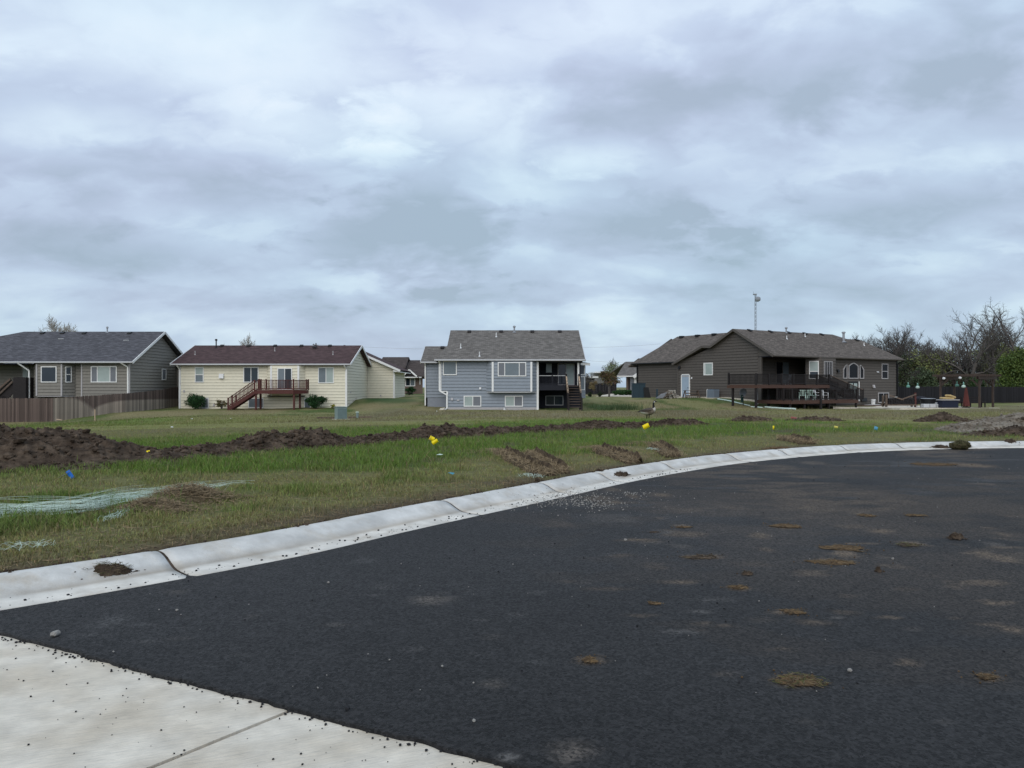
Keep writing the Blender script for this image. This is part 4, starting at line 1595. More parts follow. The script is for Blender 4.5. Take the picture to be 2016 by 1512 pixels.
# bay
ybc = -.6
q0, q1, q2, q3 = (cx(958), 0), (cx(969.5, 64.4), ybc), (cx(1046.5, 64.4), ybc), (cx(1056.5), 0)
zbc = cz(770.8)
for (pa, pb) in ((q0, q1), (q1, q2), (q2, q3)):
    f3 = Fr(pa[0], pa[1], pb[0] - pa[0], pb[1] - pa[1])
    l3 = math.hypot(pb[0] - pa[0], pb[1] - pa[1])
    wall(hC, f3, [(0, zbc), (l3, zbc), (l3, 3.72), (0, 3.72)], m, ex=.27)
MB().prism([(*q0, zbc), (*q1, zbc), (*q2, zbc), (*q3, zbc)], (0, 0, -.09)).build("bay_floor", M["gutter"], hC)
fCf = Fr(q1[0], ybc)
wq = q2[0] - q1[0]
trim(hC, fCf, -.06, .1, zbc, 3.7, M["white"], .065)
trim(hC, fCf, wq - .1, wq + .06, zbc, 3.7, M["white"], .065)
window(hC, fCf, cx(980, 64.4) - q1[0], cx(1036, 64.4) - q1[0], cz(741, 64.4), cz(713, 64.4), cols=(.245, .755), panes=["screen", "glass2", "screen"])
window(hC, fC, cx(872), cx(899.5), cz(738.5), cz(711), panes=["glass2"])
for a, b in ((913, 947.5), (994, 1029.5)):
    window(hC, fC, cx(a), cx(b), cz(800.5), cz(779), cols=(.52,), panes=["blind", "screen"])
cover(hC, fC, cx(945.5), cz(766.5), .16, .17, .14, M["plast"])
cover(hC, fC, cx(890), cz(788), .18, .2, .14, M["trim_grey"])
cover(hC, fC, cx(902), cz(789), .2, .1, .1, M["trim_grey"])
pipe(hC, cx(993), -.25, -.32, .18, .07, M["plast"], name="cleanout_pipe")
# left wing, set back
fCw = Fr(0, 2.2)
Yw = CY + 2.2
zw = cz(783, Yw)
wall(hC, fCw, [(cx(838.5, Yw), zw), (cx(884, Yw), zw), (cx(884, Yw), 3.7), (cx(838.5, Yw), 3.7)], m, z_from=zw, ex=.27)
MB().box(cx(838.5, Yw), cx(882, Yw), 2.2, 2.35, -.9, zw - .01).build("foundation", mat("painted_grey_foundation", (.25, .27, .31), .85, .06, 3), hC)
wall(hC, Fr(cx(838.5, Yw), 9, 0, -1), [(0, -.8), (6.8, -.8), (6.8, 3.7), (3.4, 5.2), (0, 3.7)], m, boards=False)
EC = 3.92


def rzC(y):
    return EC + (y + .5) * .455


xl, xlr, xr = cx(855, 64.5), cx(887, 70.9), cx(1152, 64.5)
EW = 3.80


def rzW(y):
    return EW + (y - 1.8) * .42


xw = cx(829, 67)
yv = 3.1
roof(hC, [[(xl, -.5, EC), (xr, -.5, EC), (xr, 5.9, rzC(5.9)), (xlr, 5.9, rzC(5.9)), (xlr, 2.4, rzC(2.4)), (xl, -.4, EC + .03)],
          [(xr, 5.9, rzC(5.9)), (xr, 12.6, 3.9), (xlr, 12.6, 3.9), (xlr, 5.9, rzC(5.9))],
          [(xw, 1.8, EW), (xlr + .6, 1.8, EW), (xlr + .6, 5.45, rzW(5.45)), (xw, 5.45, rzW(5.45))], [(xw, 5.45, rzW(5.45)), (xlr + .6, 5.45, rzW(5.45)), (xlr + .6, 9.4, 3.7), (xw, 9.4, 3.7)],
          [(xl, -.42, EC + .02), (xlr + .02, 2.4, rzC(2.4)), (xlr + .02, 3.2, rzW(3.2)), (xl + .1, 1.85, EW + .05)]], M["roofC"])
gutter(hC, (xl, -.56, EC - .06), (xr, -.56, EC - .06))
gutter(hC, (xw, 1.74, EW - .06), (cx(866, 67), 1.74, EW - .06))
rake(hC, (xr + .02, -.55, EC - .08), (xr + .02, 5.9, rzC(5.9) - .08), M["gutter"])
rake(hC, (xw - .03, 1.75, EW - .08), (xw - .03, 5.45, rzW(5.45) - .08), M["gutter"])
trim(hC, fC, cx(865.8), cx(869), zs - .02, 3.75, M["white"], .06)
downspout(hC, [(cx(866) - .05, -.5, EC - .1), (cx(866) - .03, -.1, EC - .35), (cx(866) - .03, -.1, zs + .02), (cx(877.5), -.12, zs - .28), (cx(880), -.12, zs - .3), (cx(880), -.12, -.2), (cx(876.5), -.45, -.28)])
trim(hC, fC, cx(879), cx(882), -.2, zs - .05, M["white"], .06)
downspout(hC, [(cx(837.5, Yw), 1.74, EW - .1), (cx(837.5, Yw), 2.1, EW - .35), (cx(837.5, Yw), 2.1, .0)])
MB().prism([(cx(867), -.7, -.33), (cx(876), -.7, -.3), (cx(876), .1, -.22), (cx(867), .1, -.27)], (0, 0, .09)).build("splash_block", M["concrete"], hC)
for px in (924, 986.5, 1048, 1102):
    roof_vent(hC, WX(px, CY + 5.5), 5.45, rzC(5.45) - .06, M["dkwood"], .34)
roof_vent(hC, WX(871, CY + 5), 4.9, rzW(4.9) - .03, M["dkwood"], .34)
pipe(hC, WX(1012.5, CY + 5.5), 5.5, rzC(5.5), .52, .07, M["steel"], cap=.13, name="flue_pipe")
for px, py in ((907, 685), (944, 701), (977, 663)):
    y = next(t * .05 for t in range(120) if WZ(py, CY + t * .05) <= rzC(t * .05))
    pipe(hC, WX(px, CY + y), y, rzC(y), .36, .04, M["plast"])
# porch stairs
sC = empty("porch_stairs", (CX, CY, 0), 0, "open wooden stairs with tan hand rails at the blue-grey house's porch", "stairs")
m = M["oldwood"]
n = 10
for i in range(n):
    t = i / (n - 1)
    z = zp - .05 - t * (zp + .18)
    y = -.05 - t * 2.6
    xa2, xb2 = WX(1118, CY + y), WX(1140.5, CY + y)
    xa2, xb2 = cx(1119, 64), cx(1141, 64)
    MB().box(xa2, xb2, y - .27, y, z - .04, z).build("tread", M["oldwood"], sC)
for xx in (cx(1118, 64) - .06, cx(1141, 64) + .03):
    MB().prism([(xx, .0, zp - .02), (xx, -2.75, -.3), (xx, -2.5, -.45), (xx, 0, zp - .34)], (.05, 0, 0)).build("stringer", M["dkwood"], sC)
    MB().bar((xx, .1, cz(738, 65)), (xx + .04, -1.55, cz(775, 63.3)), .11, .09).build("hand_rail", M["rawwood"], sC)
    MB().box(xx - .06, xx + .07, -1.75, -1.6, -.5, cz(773, 63.3)).build("rail_post", M["dkwood"], sC)
    MB().box(xx - .06, xx + .07, -.1, .05, zp - .4, cz(736, 65)).build("rail_post", M["dkwood"], sC)
    MB().box(xx - .06, xx + .07, -2.72, -2.6, -.5, .7).build("rail_post", M["dkwood"], sC)
    for i in range(8):
        t = (i + .5) / 8
        y = -.1 - 2.5 * t
        MB().box(xx, xx + .04, y - .02, y + .02, zp - .1 - t * 1.75, zp + .72 - t * 1.75).build("baluster", M["dkwood"], sC)
# ================================================================== house D: dark brown, turned 32 degrees
DX, DY, DA = 23.66, 70.0, R(32)
dc, ds = math.cos(DA), math.sin(DA)
hD = empty("house", (DX, DY, 0), DA, "dark brown sided house with arched window and two decks at right", "house", "houses along the far side of the field")


def Dv(px, u=0.0):
    k = (px - 1008) / F
    x, y = DX + u * dc, DY + u * ds
    return (x - k * y) / (ds + k * dc)


def Du(px, v=0.0):
    k = (px - 1008) / F
    x, y = DX - v * ds, DY + v * dc
    return (k * y - x) / (dc - k * ds)


def Dz(py, u, v):
    return WZ(py, DY + u * ds + v * dc)


def Dw(u, v):
    return DX + u * dc - v * ds, DY + u * ds + v * dc


m = M["sidD"]
UE = Du(1765)                      # right end of the long side
fD = Fr(0, 0)                      # long side, facing the field
fDg = Fr(0, 0, 0, -1)              # gable side, coordinate is -v
vL = Dv(1334)
EV = 4.5
SL = .565


def rzD(v):
    return EV + (v + .5) * SL


# gable wall
wall(hD, fDg, [(-vL, .25), (-6.5, .25), (-1.6, .25), (-1.6, 5.4), (-4.2, 6.95), (-7.0, 5.62), (-vL, 4.1)], m, z_from=.3, ex=.275)
wall(hD, fDg, [(-6.5, -.9), (-1.2, -.9), (-1.2, .245), (-5.2, .245)], m, z_from=-.4, ex=.275)
wall(hD, fDg, [(-1.6, .25), (-1.2, .25), (-1.2, 4.38), (-1.6, 4.38)], m, boards=False)
MB().prism([fDg(-1.6, 0, 4.38), fDg(.45, 0, 4.38), fDg(.45, 0, 4.5), fDg(-1.6, 0, 5.45)], (.12, 0, 0)).build("wall", m, hD)
trim(hD, fDg, -1.35, -1.18, -.5, 4.38, M["sidD"], .05)
trim(hD, fDg, -vL - .02, -vL + .15, .3, 4.05, M["sidD"], .05)
MB().prism([(-.045, 5.2, .62), (-.045, 1.6, .38), (-.045, 1.2, -.55), (-.045, 6.5, -.5), (-.045, 6.5, .60)], (-.02, 0, 0)).build("foundation", M["concrete"], hD)
MB().box(-.05, -.02, 6.5, vL, .3, .62).build("foundation", M["concrete"], hD)
# garage wing
UW = 1.6
fDw = Fr(UW, 0, 0, -1)
vW = Dv(1255, UW)
wall(hD, fDw, [(-vW, .2), (-vL + .2, .2), (-vL + .2, 4.3), (-vW, 4.3)], m, z_from=.45, ex=.275)
wall(hD, Fr(UW, vW, 1, 0), [(0, .2), (11, .2), (11, 4.3), (5.3, 7.3), (0, 4.3)], m, boards=False)
trim(hD, fDw, -vW - .02, -vW + .16, .4, 4.25, M["black"], .055)
# door and window on the gable side
dw_ = MB()
va, vb = Dv(1343.5), Dv(1357.5)
z0, z1 = Dz(781.5, 0, va), Dz(738.5, 0, va)
dr = MB().prism([fDg(-va, .075, z0), fDg(-vb, .075, z0), fDg(-vb, .075, z1), fDg(-va, .075, z1)], (.09, 0, 0)).build("door", M["door"], hD)
for (a, b, c, d2) in ((va + .11, va, z0, z1), (vb, vb - .11, z0, z1), (va, vb, z1, z1 + .1)):
    MB().prism([fDg(-a, .10, c), fDg(-b, .10, c), fDg(-b, .10, d2), fDg(-a, .10, d2)], (.09, 0, 0)).build("door_frame", M["white"], dr)
MB().blobs([fDg(-vb - .12, .1, z0 + .95)], [.05], 2, 2).build("handle", M["black"], dr)
MB().prism([fDg(-va, .09, z1 - .18), fDg(-vb, .09, z1 - .18), fDg(-vb, .09, z1 - .06), fDg(-va, .09, z1 - .06)], (.012, 0, 0)).build("door_louvre", M["trim_grey"], dr)
MB().box(-1.3, -.1, vb - .3, va + .6, .2, z0 - .02).build("door_step", M["concrete"], hD)
va, vb = Dv(1386), Dv(1404)
window(hD, fDg, -va, -vb, Dz(739, 0, va), Dz(714.5, 0, va), panes=["blind"], cols=(.16,), fw=.09)
cover(hD, fDg, -Dv(1338.5), Dz(726, 0, 11), .3, .3, .2, M["black"], "wall_lamp")
cover(hD, fDg, -Dv(1362.5), Dz(745.5, 0, 9), .14, .16, .1, M["plast"])
# porch recess
vP = 3.0
uP = Du(1594)
fDp = Fr(0, vP)
wall(hD, fDp, [(0, -.8), (uP + 4.5, -.8), (uP + 4.5, 4.4), (0, 4.4)], M["sidD"], z_from=-.4, ex=.275)
MB().box(0.01, .13, 1.2, vP, -.8, 4.4).build("wall", m, hD)
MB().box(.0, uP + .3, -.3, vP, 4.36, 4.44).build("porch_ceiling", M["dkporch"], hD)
u0, u1 = Du(1527, vP), Du(1553, vP)
zq = 1.85
window(hD, fDp, u0, u1, zq, Dz(711.5, u0, vP), cols=(.5,), panes=["darkglass", "glass2"], fm=M["sidD"], name="sliding_door")
u0, u1 = Du(1580.5, vP), Du(1590.5, vP)
window(hD, fDp, u0, u1, Dz(734, u0, vP), Dz(716.5, u0, vP), panes=["screen"], fm=M["sidD"], cols=(.5,))
# long facade
uB1 = Du(1645)
wall(hD, fD, [(uB1, -.8), (UE, -.8), (UE, 4.42), (uB1, 4.42)], m, z_from=-.4, ex=.275)
wall(hD, Fr(UE, 0, 0, 1), [(0, -.8), (8.2, -.8), (8.2, 4.4), (0, 4.4)], m, boards=False)
trim(hD, fD, UE - .12, UE + .04, -.5, 4.4, M["black"], .055)
# bay: angled side with a tall white window, front with another
vb_ = -.75
qa, qb, qc = (uP, .45), (Du(1618, vb_), vb_), (Du(1644.5, vb_), vb_)
for pa, pb in ((qa, qb), (qb, qc), (qc, (uB1 + .05, 0))):
    f3 = Fr(pa[0], pa[1], pb[0] - pa[0], pb[1] - pa[1])
    l3 = math.hypot(pb[0] - pa[0], pb[1] - pa[1])
    wall(hD, f3, [(0, 1.3), (l3, 1.3), (l3, 4.42), (0, 4.42)], m, ex=.275)
    if pa == qa:
        window(hD, f3, l3 * .22, l3 * .82, Dz(746, 5, 0), Dz(710.5, 5, 0), rows=(.42,), panes=["glass", "blind"])
    elif pa == qb:
        a, b = Du(1621.5, vb_) - qb[0], Du(1638.5, vb_) - qb[0]
        window(hD, f3, a, b, Dz(744.5, 7, -.5), Dz(711.5, 7, -.5), panes=["darkglass"], cols=(.2, .4, .6, .8), fm=M["trim_grey"], fw=.06)
wall(hD, Fr(uP, .4), [(0, -.8), (uB1 - uP, -.8), (uB1 - uP, 1.29), (0, 1.29)], m, z_from=-.4, ex=.275)
MB().prism([(qa[0], qa[1], 1.28), (qb[0], qb[1], 1.28), (qc[0], qc[1], 1.28), (uB1, 0, 1.28), (uB1, .45, 1.28)], (0, 0, -.09)).build("bay_floor", M["dkwood"], hD)


# arched three-part window
def arch_window(u0, u1, z0, zs_, ztop, side):
    """side 0 full arch, -1 rising to the right, +1 falling to the right"""
    pts = []
    N = 10
    for i in range(N + 1):
        t = i / N
        if side == 0:
            z = zs_ + (ztop - zs_) * math.sin(math.pi * t)
        elif side < 0:
            z = zs_ + (ztop - zs_) * math.sin(math.pi / 2 * t)
        else:
            z = zs_ + (ztop - zs_) * math.cos(math.pi / 2 * t)
        pts.append((u0 + (u1 - u0) * t, z))
    ring = [(u0, z0)] + pts + [(u1, z0)]
    cu_, cz_ = (u0 + u1) / 2, (z0 + ztop) / 2
    f = .08
    inn = []
    for u, z in ring:
        iu = u + (f if u < cu_ else -f) * min(1, abs(u - cu_) / .2)
        iz = z + f if z <= z0 + 1e-6 else z - f
        inn.append((iu, iz))
    mb = MB()
    n = len(ring)
    vs = [fD(u, .105, z) for u, z in ring] + [fD(u, .105, z) for u, z in inn] + [fD(u, .0, z) for u, z in ring] + [fD(u, .03, z) for u, z in inn]
    fs = []
    for i in range(n):
        j = (i + 1) % n
        fs += [(i, j, n + j, n + i), (i, 2 * n + i, 2 * n + j, j), (n + i, n + j, 3 * n + j, 3 * n + i)]
    w = mb.add(vs, fs).build("window", M["trim_grey"], hD)
    MB().prism([fD(u, .055, z) for u, z in inn], (0, .012, 0)).build("pane", M["darkglass"], w)


uw = [Du(p) for p in (1659, 1666.5, 1669.5, 1688.5, 1691.5, 1699.5)]
zw0 = Dz(745.5, 12, 0)
arch_window(uw[0], uw[1], zw0, Dz(727, 12, 0), Dz(718, 12, 0), -1)
arch_window(uw[2], uw[3], zw0, Dz(720, 12, 0), Dz(714.3, 12, 0), 0)
arch_window(uw[4], uw[5], zw0, Dz(718, 12, 0), Dz(727, 12, 0) + 0, 1) if False else arch_window(uw[4], uw[5], zw0, Dz(727, 12, 0), Dz(718, 12, 0), 1)
u0, u1 = Du(1669), Du(1689)
fdr = window(hD, fD, u0, u1, Dz(790, 12, 0), Dz(751, 12, 0), cols=(.5,), panes=["blind", "blind"], fm=M["black"], fw=.16, name="french_door")
trim(hD, fD, u1 + .01, u1 + .14, Dz(790, 12, 0), Dz(751, 12, 0), M["white"], .09, "door_trim")
window(hD, fD, Du(1735), Du(1747.5), Dz(746, 16, 0), Dz(715.5, 16, 0), rows=(.5,), panes=["darkglass"], fm=M["trim_grey"], fw=.08)
window(hD, fD, Du(1728), Du(1749), Dz(793, 16, 0), Dz(773, 16, 0), cols=(.5,), panes=["darkglass"], fm=M["trim_grey"], fw=.08)
cover(hD, fD, Du(1648), Dz(733, 9, 0), .28, .3, .25, M["black"], "wall_lamp")
cover(hD, fD, Du(1727), Dz(733, 15, 0), .3, .1, .14, M["plast"], "wall_fixture")
cover(hD, fD, Du(1718), Dz(763.5, 15, 0), .26, .3, .25, M["trim_grey"], "wall_fixture")
cover(hD, fD, Du(1699), Dz(790, 13, 0), .9, .35, .2, M["black"], "crawl_vent")
# roofs
U1, U2, U3 = 14.7, 15.9, 18.1
v2 = 3.35
roof(hD, [[(-.42, -.5, EV), (UE + .5, -.5, EV), (U3, v2, rzD(v2)), (U2, v2, rzD(v2)), (U1, 4.2, rzD(4.2)), (-.42, 4.2, rzD(4.2))],
          [(UE + .5, -.5, EV), (UE + .5, 8.4, EV), (U3, v2, rzD(v2))], [(U3, v2, rzD(v2)), (UE + .5, 8.4, EV), (12, 8.4, EV + .3), (U2, v2, rzD(v2))],
          [(U1, 4.2, rzD(4.2)), (U2, v2, rzD(v2)), (14, 8, 4.9)],
          [(-.42, 4.2, rzD(4.2)), (U1, 4.2, rzD(4.2)), (14, 8.2, 4.8), (8, 7.2, 5.62), (-.42, 7.2, 5.62)],
          [(-.42, 7.2, 5.66), (6, 7.2, 5.66), (6, 8.2, 5.72), (-.42, 8.2, 5.72)],
          [(-.42, 8.2, 5.74), (6, 8.2, 5.74), (6, vL + .4, 4.05), (-.42, vL + .4, 4.05)],
          [(1.15, 9, 4.32), (6.9, 9, 7.5), (6.9, 19.2, 7.5), (1.15, vW + .45, 4.32)], [(6.9, 9, 7.5), (12.6, 9, 4.3), (12.6, vW + .45, 4.3), (6.9, 19.2, 7.5)],
          [(6.9, 19.2, 7.5), (1.15, vW + .45, 4.32), (12.6, vW + .45, 4.3)],
          [(2.0, vW + .3, 4.9), (1.5, vW + 1.5, 4.05), (6.0, vW + 1.5, 4.05), (6, vW + .3, 4.9)]], M["roofD"])
for p, q in [((-.44, -.5, EV - .09), (-.44, 4.2, rzD(4.2) - .09)), ((-.44, 4.2, rzD(4.2) - .09), (-.44, 7.2, 5.53)), ((-.44, 7.2, 5.56), (-.44, 8.2, 5.62)), ((-.44, 8.2, 5.64), (-.44, vL + .4, 3.96))]:
    MB().bar(p, q, .05, .22).build("rake_board", M["sidD"], hD)
gutter(hD, (-.42, -.55, EV - .07), (UE + .5, -.55, EV - .07), M["sidD"])
gutter(hD, (1.1, vL + .3, 4.24), (1.1, vW + .5, 4.24), M["black"])
gutter(hD, (UE + .55, -.5, EV - .07), (UE + .55, 8.4, EV - .07), M["dkwood"])
downspout(hD, [(UE + .5, -.5, EV - .15), (UE + .05, -.1, EV - .5), (UE + .05, -.1, -.4)], M["black"])
downspout(hD, [(1.1, vW + .3, 4.15), (1.55, vW + .02, 3.95), (1.55, vW + .02, .5)], M["black"])
# white plastic pipe standing at the right corner
MB().tube([(UE + 1.0, 1.2, -.4), (UE + 1.0, 1.2, Dz(737, 20, 1))], .09, 8).tube([(UE + .85, 1.2, Dz(736, 20, 1)), (UE + 1.4, 1.2, Dz(736, 20, 1))], .1, 8).build("down_pipe", M["plast"], hD)


def on_roofD(px, py):
    """u, v on the long roof slope seen at a photo point"""
    for i in range(200):
        v = -.4 + i * .025
        u = Du(px, v)
        if Dz(py, u, v) <= rzD(v):
            return u, v
    return Du(px, 4.0), 4.0


for px in (1476, 1517, 1553, 1585, 1618):
    v = 3.95
    roof_vent(hD, Du(px, v), v, rzD(v) - .06, M["black"], .36)
roof_vent(hD, Du(1687, 3.1), 3.1, rzD(3.1) - .06, M["black"], .36)
for px in (1342, 1373, 1406):
    v = Dv(px, 6.5)
    mb = MB()
    mb.box(6.3, 6.75, v - .22, v + .22, 7.25, 7.5)
    mb.build("roof_vent", M["black"], hD)
u, v = on_roofD(1548, 655)
pipe(hD, u, v, rzD(v), .50, .07, M["steel"], cap=.14, name="flue_pipe")
u, v = on_roofD(1661, 673)
pipe(hD, u, v, rzD(v), 1.0, .12, M["steel"], cap=.2, name="flue_pipe")
for px, py in ((1549, 667), (1585, 662.5), (1701, 680)):
    u, v = on_roofD(px, py)
    pipe(hD, u, v, rzD(v), .30, .045, M["plast"])

# ------------------------------------------------------------------ upper deck and its stairs
uD = empty("deck", (DX, DY, 0), DA, "dark brown raised upper deck with picketed railing on the brown house", "deck", "decks of the brown house")
m = M["dkwood"]
vf = -2.1
ua, ub = Du(1488.5, vf), Du(1632.5, vf)
zf = Dz(757.3, ua, vf)
zl = Dz(764.3, ua, vf)
n = 12
for i in range(n):
    a, b = vf + i * (0 - vf + 2.9) / n, vf + (i + 1) * (0 - vf + 2.9) / n
    ue = ub if b < -.1 else min(ub, uP)
    us_ = ua if b < 1.1 else .2
    MB().box(us_, ue, a, b - .008, zf - .04, zf).build("deck_board", M["brnwood"], uD)
MB().box(ua, ub, vf - .05, vf - .005, zl, zf - .045).build("fascia", M["brnwood"], uD)
MB().box(ua - .05, ua - .005, vf, 1.1, zl, zf - .045).build("fascia", M["brnwood"], uD)
MB().box(ub + .005, ub + .05, vf, -.75, zl, zf - .045).build("fascia", M["brnwood"], uD)
zt = Dz(736.2, ua, vf)
balustrade(uD, (ua, vf), (ub, vf), (zt, zt), (zf + .12, zf + .12), m, posts=(0, .165, .335, .49, .65, .82, 1.0), step=.13, postw=.14, post_up=.06, bal=.04)
balustrade(uD, (ua, vf), (ua, 1.0), (zt, zt), (zf + .12, zf + .12), m, posts=(.98,), step=.13, postw=.14, post_up=.14)
for u_, v_ in ((ua + .1, vf + .1), (ua + .15, .6), (Du(1543, vf), vf + .1), (ub - .2, vf + .1), (Du(1513, -.2), -.2), (Du(1574, -.2), -.2)):
    MB().box(u_ - .08, u_ + .08, v_ - .08, v_ + .08, -.8, zl).build("deck_post", m, uD)
downspout(uD, [(Du(1491, .9), .9, zl - .02), (Du(1493, .9), .9, -.35)], M["trim_grey"])
# stairs down to the lower deck
vs0, vs1 = -2.1, -1.0
uA, uB = ub, Du(1690, -1.6)
zA, zB = zf, Dz(788, 9, -3) + .02
for v_ in (vs0, vs1):
    MB().prism([(uA, v_, zA), (uA, v_, zA - .32), (uB - .4, v_, zB), (uB, v_, zB), (uB, v_, zB + .15)], (0, .05, 0)).build("stringer", m, uD)
    balustrade(uD, (uA, v_), (uB, v_), (zt, zB + .95), (zA + .12, zB + .2), m, posts=(.55, 1.0), step=.14, topm=M["oldwood"])
for i in range(9):
    t = (i + .5) / 9
    MB().box(uA + (uB - uA) * t - .16, uA + (uB - uA) * t + .16, vs0 + .05, vs1, zA + (zB - zA) * t - .04, zA + (zB - zA) * t).build("tread", M["brnwood"], uD)

# ------------------------------------------------------------------ lower deck
lD = empty("deck", (DX, DY, 0), DA, "low dark brown deck with railing holding the white plastic chairs", "deck", "decks of the brown house")
vf = -3.7
ua, ub = Du(1556.5, vf), Du(1689.5, vf)
zf = Dz(788.3, ua, vf)
zl = Dz(795.5, ua, vf)
ZL = zf
n = 20
for i in range(n):
    a, b = vf + i * 3.6 / n, vf + (i + 1) * 3.6 / n
    MB().box(ua, ub, a, b - .008, zf - .04, zf).build("deck_board", M["brnwood"], lD)
um = Du(1614.5, vf)
MB().box(ua, um - .12, vf - .05, vf - .005, zl, zf - .045).build("fascia", M["brnwood"], lD)
MB().box(um + .12, ub, vf - .05, vf - .005, zl, zf - .045).build("fascia", M["brnwood"], lD)
MB().box(um - .1, um + .1, vf - .12, vf, -.7, Dz(766, um, vf)).build("rail_post", m, lD)
MB().box(ua - .05, ua - .005, vf, -.1, zl, zf - .045).build("fascia", M["brnwood"], lD)
zt = Dz(767.3, ua, vf)
balustrade(lD, (ua, vf), (ub, vf), (zt, zt), (zf + .1, zf + .1), m, posts=(0.02, .66, .98), step=.22, postw=.13, bal=.035)
balustrade(lD, (ub, vf), (ub, -2.2), (zt, zt), (zf + .1, zf + .1), m, posts=(.98,), step=.16, postw=.13)
balustrade(lD, (ua, vf), (ua, -2.3), (zt, zt), (zf + .1, zf + .1), m, posts=(.5, .98), step=.16, postw=.13)
for u_ in (ua + .1, (ua + um) / 2, um + 1.4, ub - .15):
    MB().box(u_ - .06, u_ + .06, vf + .05, vf + .2, -.8, zl).build("deck_post", m, lD)


# ------------------------------------------------------------------ plastic chairs
def chair(px, v, rz, label, m_):
    u_ = Du(px, v)
    X, Y = Dw(u_, v)
    c = empty("plastic_chair", (X, Y, ZL), rz, label, "chair", "plastic chairs on the lower deck")
    MB().prism([(-.26, -.24, .42), (.26, -.24, .42), (.23, .22, .40), (-.23, .22, .40)], (0, 0, -.035)).build("seat", m_, c)
    b = MB()
    for i in range(5):
        x = -.20 + i * .10
        b.bar((x, .22, .42), (x * 1.05, .36, .86), .06, .022, up=(0, 1, 0))
    b.bar((-.25, .36, .87), (.25, .36, .87), .03, .09)
    b.build("backrest", m_, c)
    for sx in (-1, 1):
        MB().bar((sx * .27, -.26, .62), (sx * .27, .28, .66), .06, .03).build("armrest", m_, c)
        MB().bar((sx * .26, -.24, .62), (sx * .28, -.27, 0), .055, .045).build("leg", m_, c)
        MB().bar((sx * .23, .22, .42), (sx * .26, .32, 0), .055, .045).build("leg", m_, c)
    return c


mint = mat("mint_white_plastic", (.50, .66, .58), .5, .05, 3)
chair(1580, -2.9, DA + 2.2, "pale mint plastic chair at the left end of the lower deck", mint)
chair(1597, -2.9, DA + 1.9, "pale mint plastic chair right beside the deck's leftmost chair", mint)
chair(1611, -2.6, DA + .3, "white plastic chair half hidden by the middle post of the lower deck rail", M["plast"])
chair(1622, -2.7, DA - .2, "white plastic chair just right of the middle post of the lower deck rail", M["plast"])
X, Y = Dw(Du(1549, -1.5), -1.5)
c = empty("patio_chair", (X, Y, 1.92), DA + .2, "pale slatted patio chair behind the upper deck railing", "chair")
MB().prism([(-.26, -.24, .42), (.26, -.24, .42), (.23, .22, .40), (-.23, .22, .40)], (0, 0, -.035)).build("seat", M["screen"], c)
for i in range(4):
    MB().bar((-.18 + i * .12, -.24, .42), (-.2 + i * .13, -.34, .92), .07, .02, up=(0, 1, 0)).build("slat", M["screen"], c)
for sx in (-1, 1):
    for sy in (-1, 1):
        MB().bar((sx * .24, sy * .22, .42), (sx * .26, sy * .26, 0), .045, .045).build("leg", M["screen"], c)
c.location.z = Dz(757.3, 0, -2.1)

# ------------------------------------------------------------------ yard of the brown house
X, Y = Dw(Du(1725, -.9), -.9)
pl = empty("patio", (0, 0, 0))
tag(pl, kind="structure")
PT = [Dw(Du(1640, -3.2), -3.2), Dw(Du(1690, -4.0), -4.0), (WX(1760, 66), 65.0), (WX(1948, 66), 64.6), (WX(1952, 72), 72), Dw(19.3, .1), Dw(9, .1)]
MB().prism([(x, y, -.16 if y < 70 else -.28) for x, y in PT], (0, 0, -.3)).build("patio_slab", M["concrete"], pl)
st = empty("garden_step", (*Dw(Du(1718, -.8), -.8), -.3), DA, "low brown wooden step platform under the white bucket", "step")
MB().box(-2.3, 2.2, -.35, .5, -.1, .12).build("platform", M["brnwood"], st)
MB().box(-.9, 1.3, -.25, .3, .122, .15).build("step_board", M["plast"], st)
X, Y = Dw(Du(1719, -1.0), -1.0)
bk = empty("bucket", (X, Y, -.14), 0, "white plastic bucket on the step below the brown house's basement window", "bucket")
MB().lathe((0, 0, 0), [(.17, 0), (.21, .5), (.225, .5), (.225, .54), (.19, .54), (.16, .06)], 14).build("pail", M["plast"], bk, smooth=False)
MB().tube([(-.22, 0, .5), (-.2, -.18, .36), (0, -.26, .3), (.2, -.18, .36), (.22, 0, .5)], .012, 5).build("handle", M["steel"], bk)

# firewood rack with crossed boards
YR = 66.5
rk = empty("log_rack", (WX(1773, YR), YR, -.12), 0, "brown timber log rack filled with dark firewood, two boards slanting to its middle", "log rack")
m = M["oldwood"]
for sx in (-1, 1):
    MB().box(sx * 1.25 - .07, sx * 1.25 + .07, -.1, .06, 0, 1.15 + .08 * sx).build("post", M["redwood"] if sx > 0 else m, rk)
    MB().box(sx * 1.25 - .07, sx * 1.25 + .07, .5, .64, 0, 1.0).build("post", m, rk)
MB().box(-1.45, 1.35, -.16, -.1, .12, .24).build("rail", m, rk)
MB().box(-1.45, 1.35, .5, .58, .12, .24).build("rail", m, rk)
MB().bar((-1.05, -.18, 1.0), (.15, -.18, .62), .05, .10).build("slant_board", m, rk)
MB().bar((-.1, -.20, .62), (1.25, -.20, 1.1), .05, .10).build("slant_board", m, rk)
rr = random.Random(8)
logm = mat("dark_charred_logs", (.022, .02, .022), .9, .3, 9)
me = MB().tube([(0, -.35, 0), (0, .35, .0)], [.075, .07], 7).mesh("log")
for i in range(15):
    for j in range(4):
        o = link_mesh("log", me, logm, rk)
        o.location = (-1.07 + i * .152 + (j % 2) * .05, .2 + rr.uniform(-.05, .05), .30 + j * .125 + rr.uniform(-.02, .02))
        o.rotation_euler = (0, rr.uniform(0, 3), rr.uniform(-.08, .08))
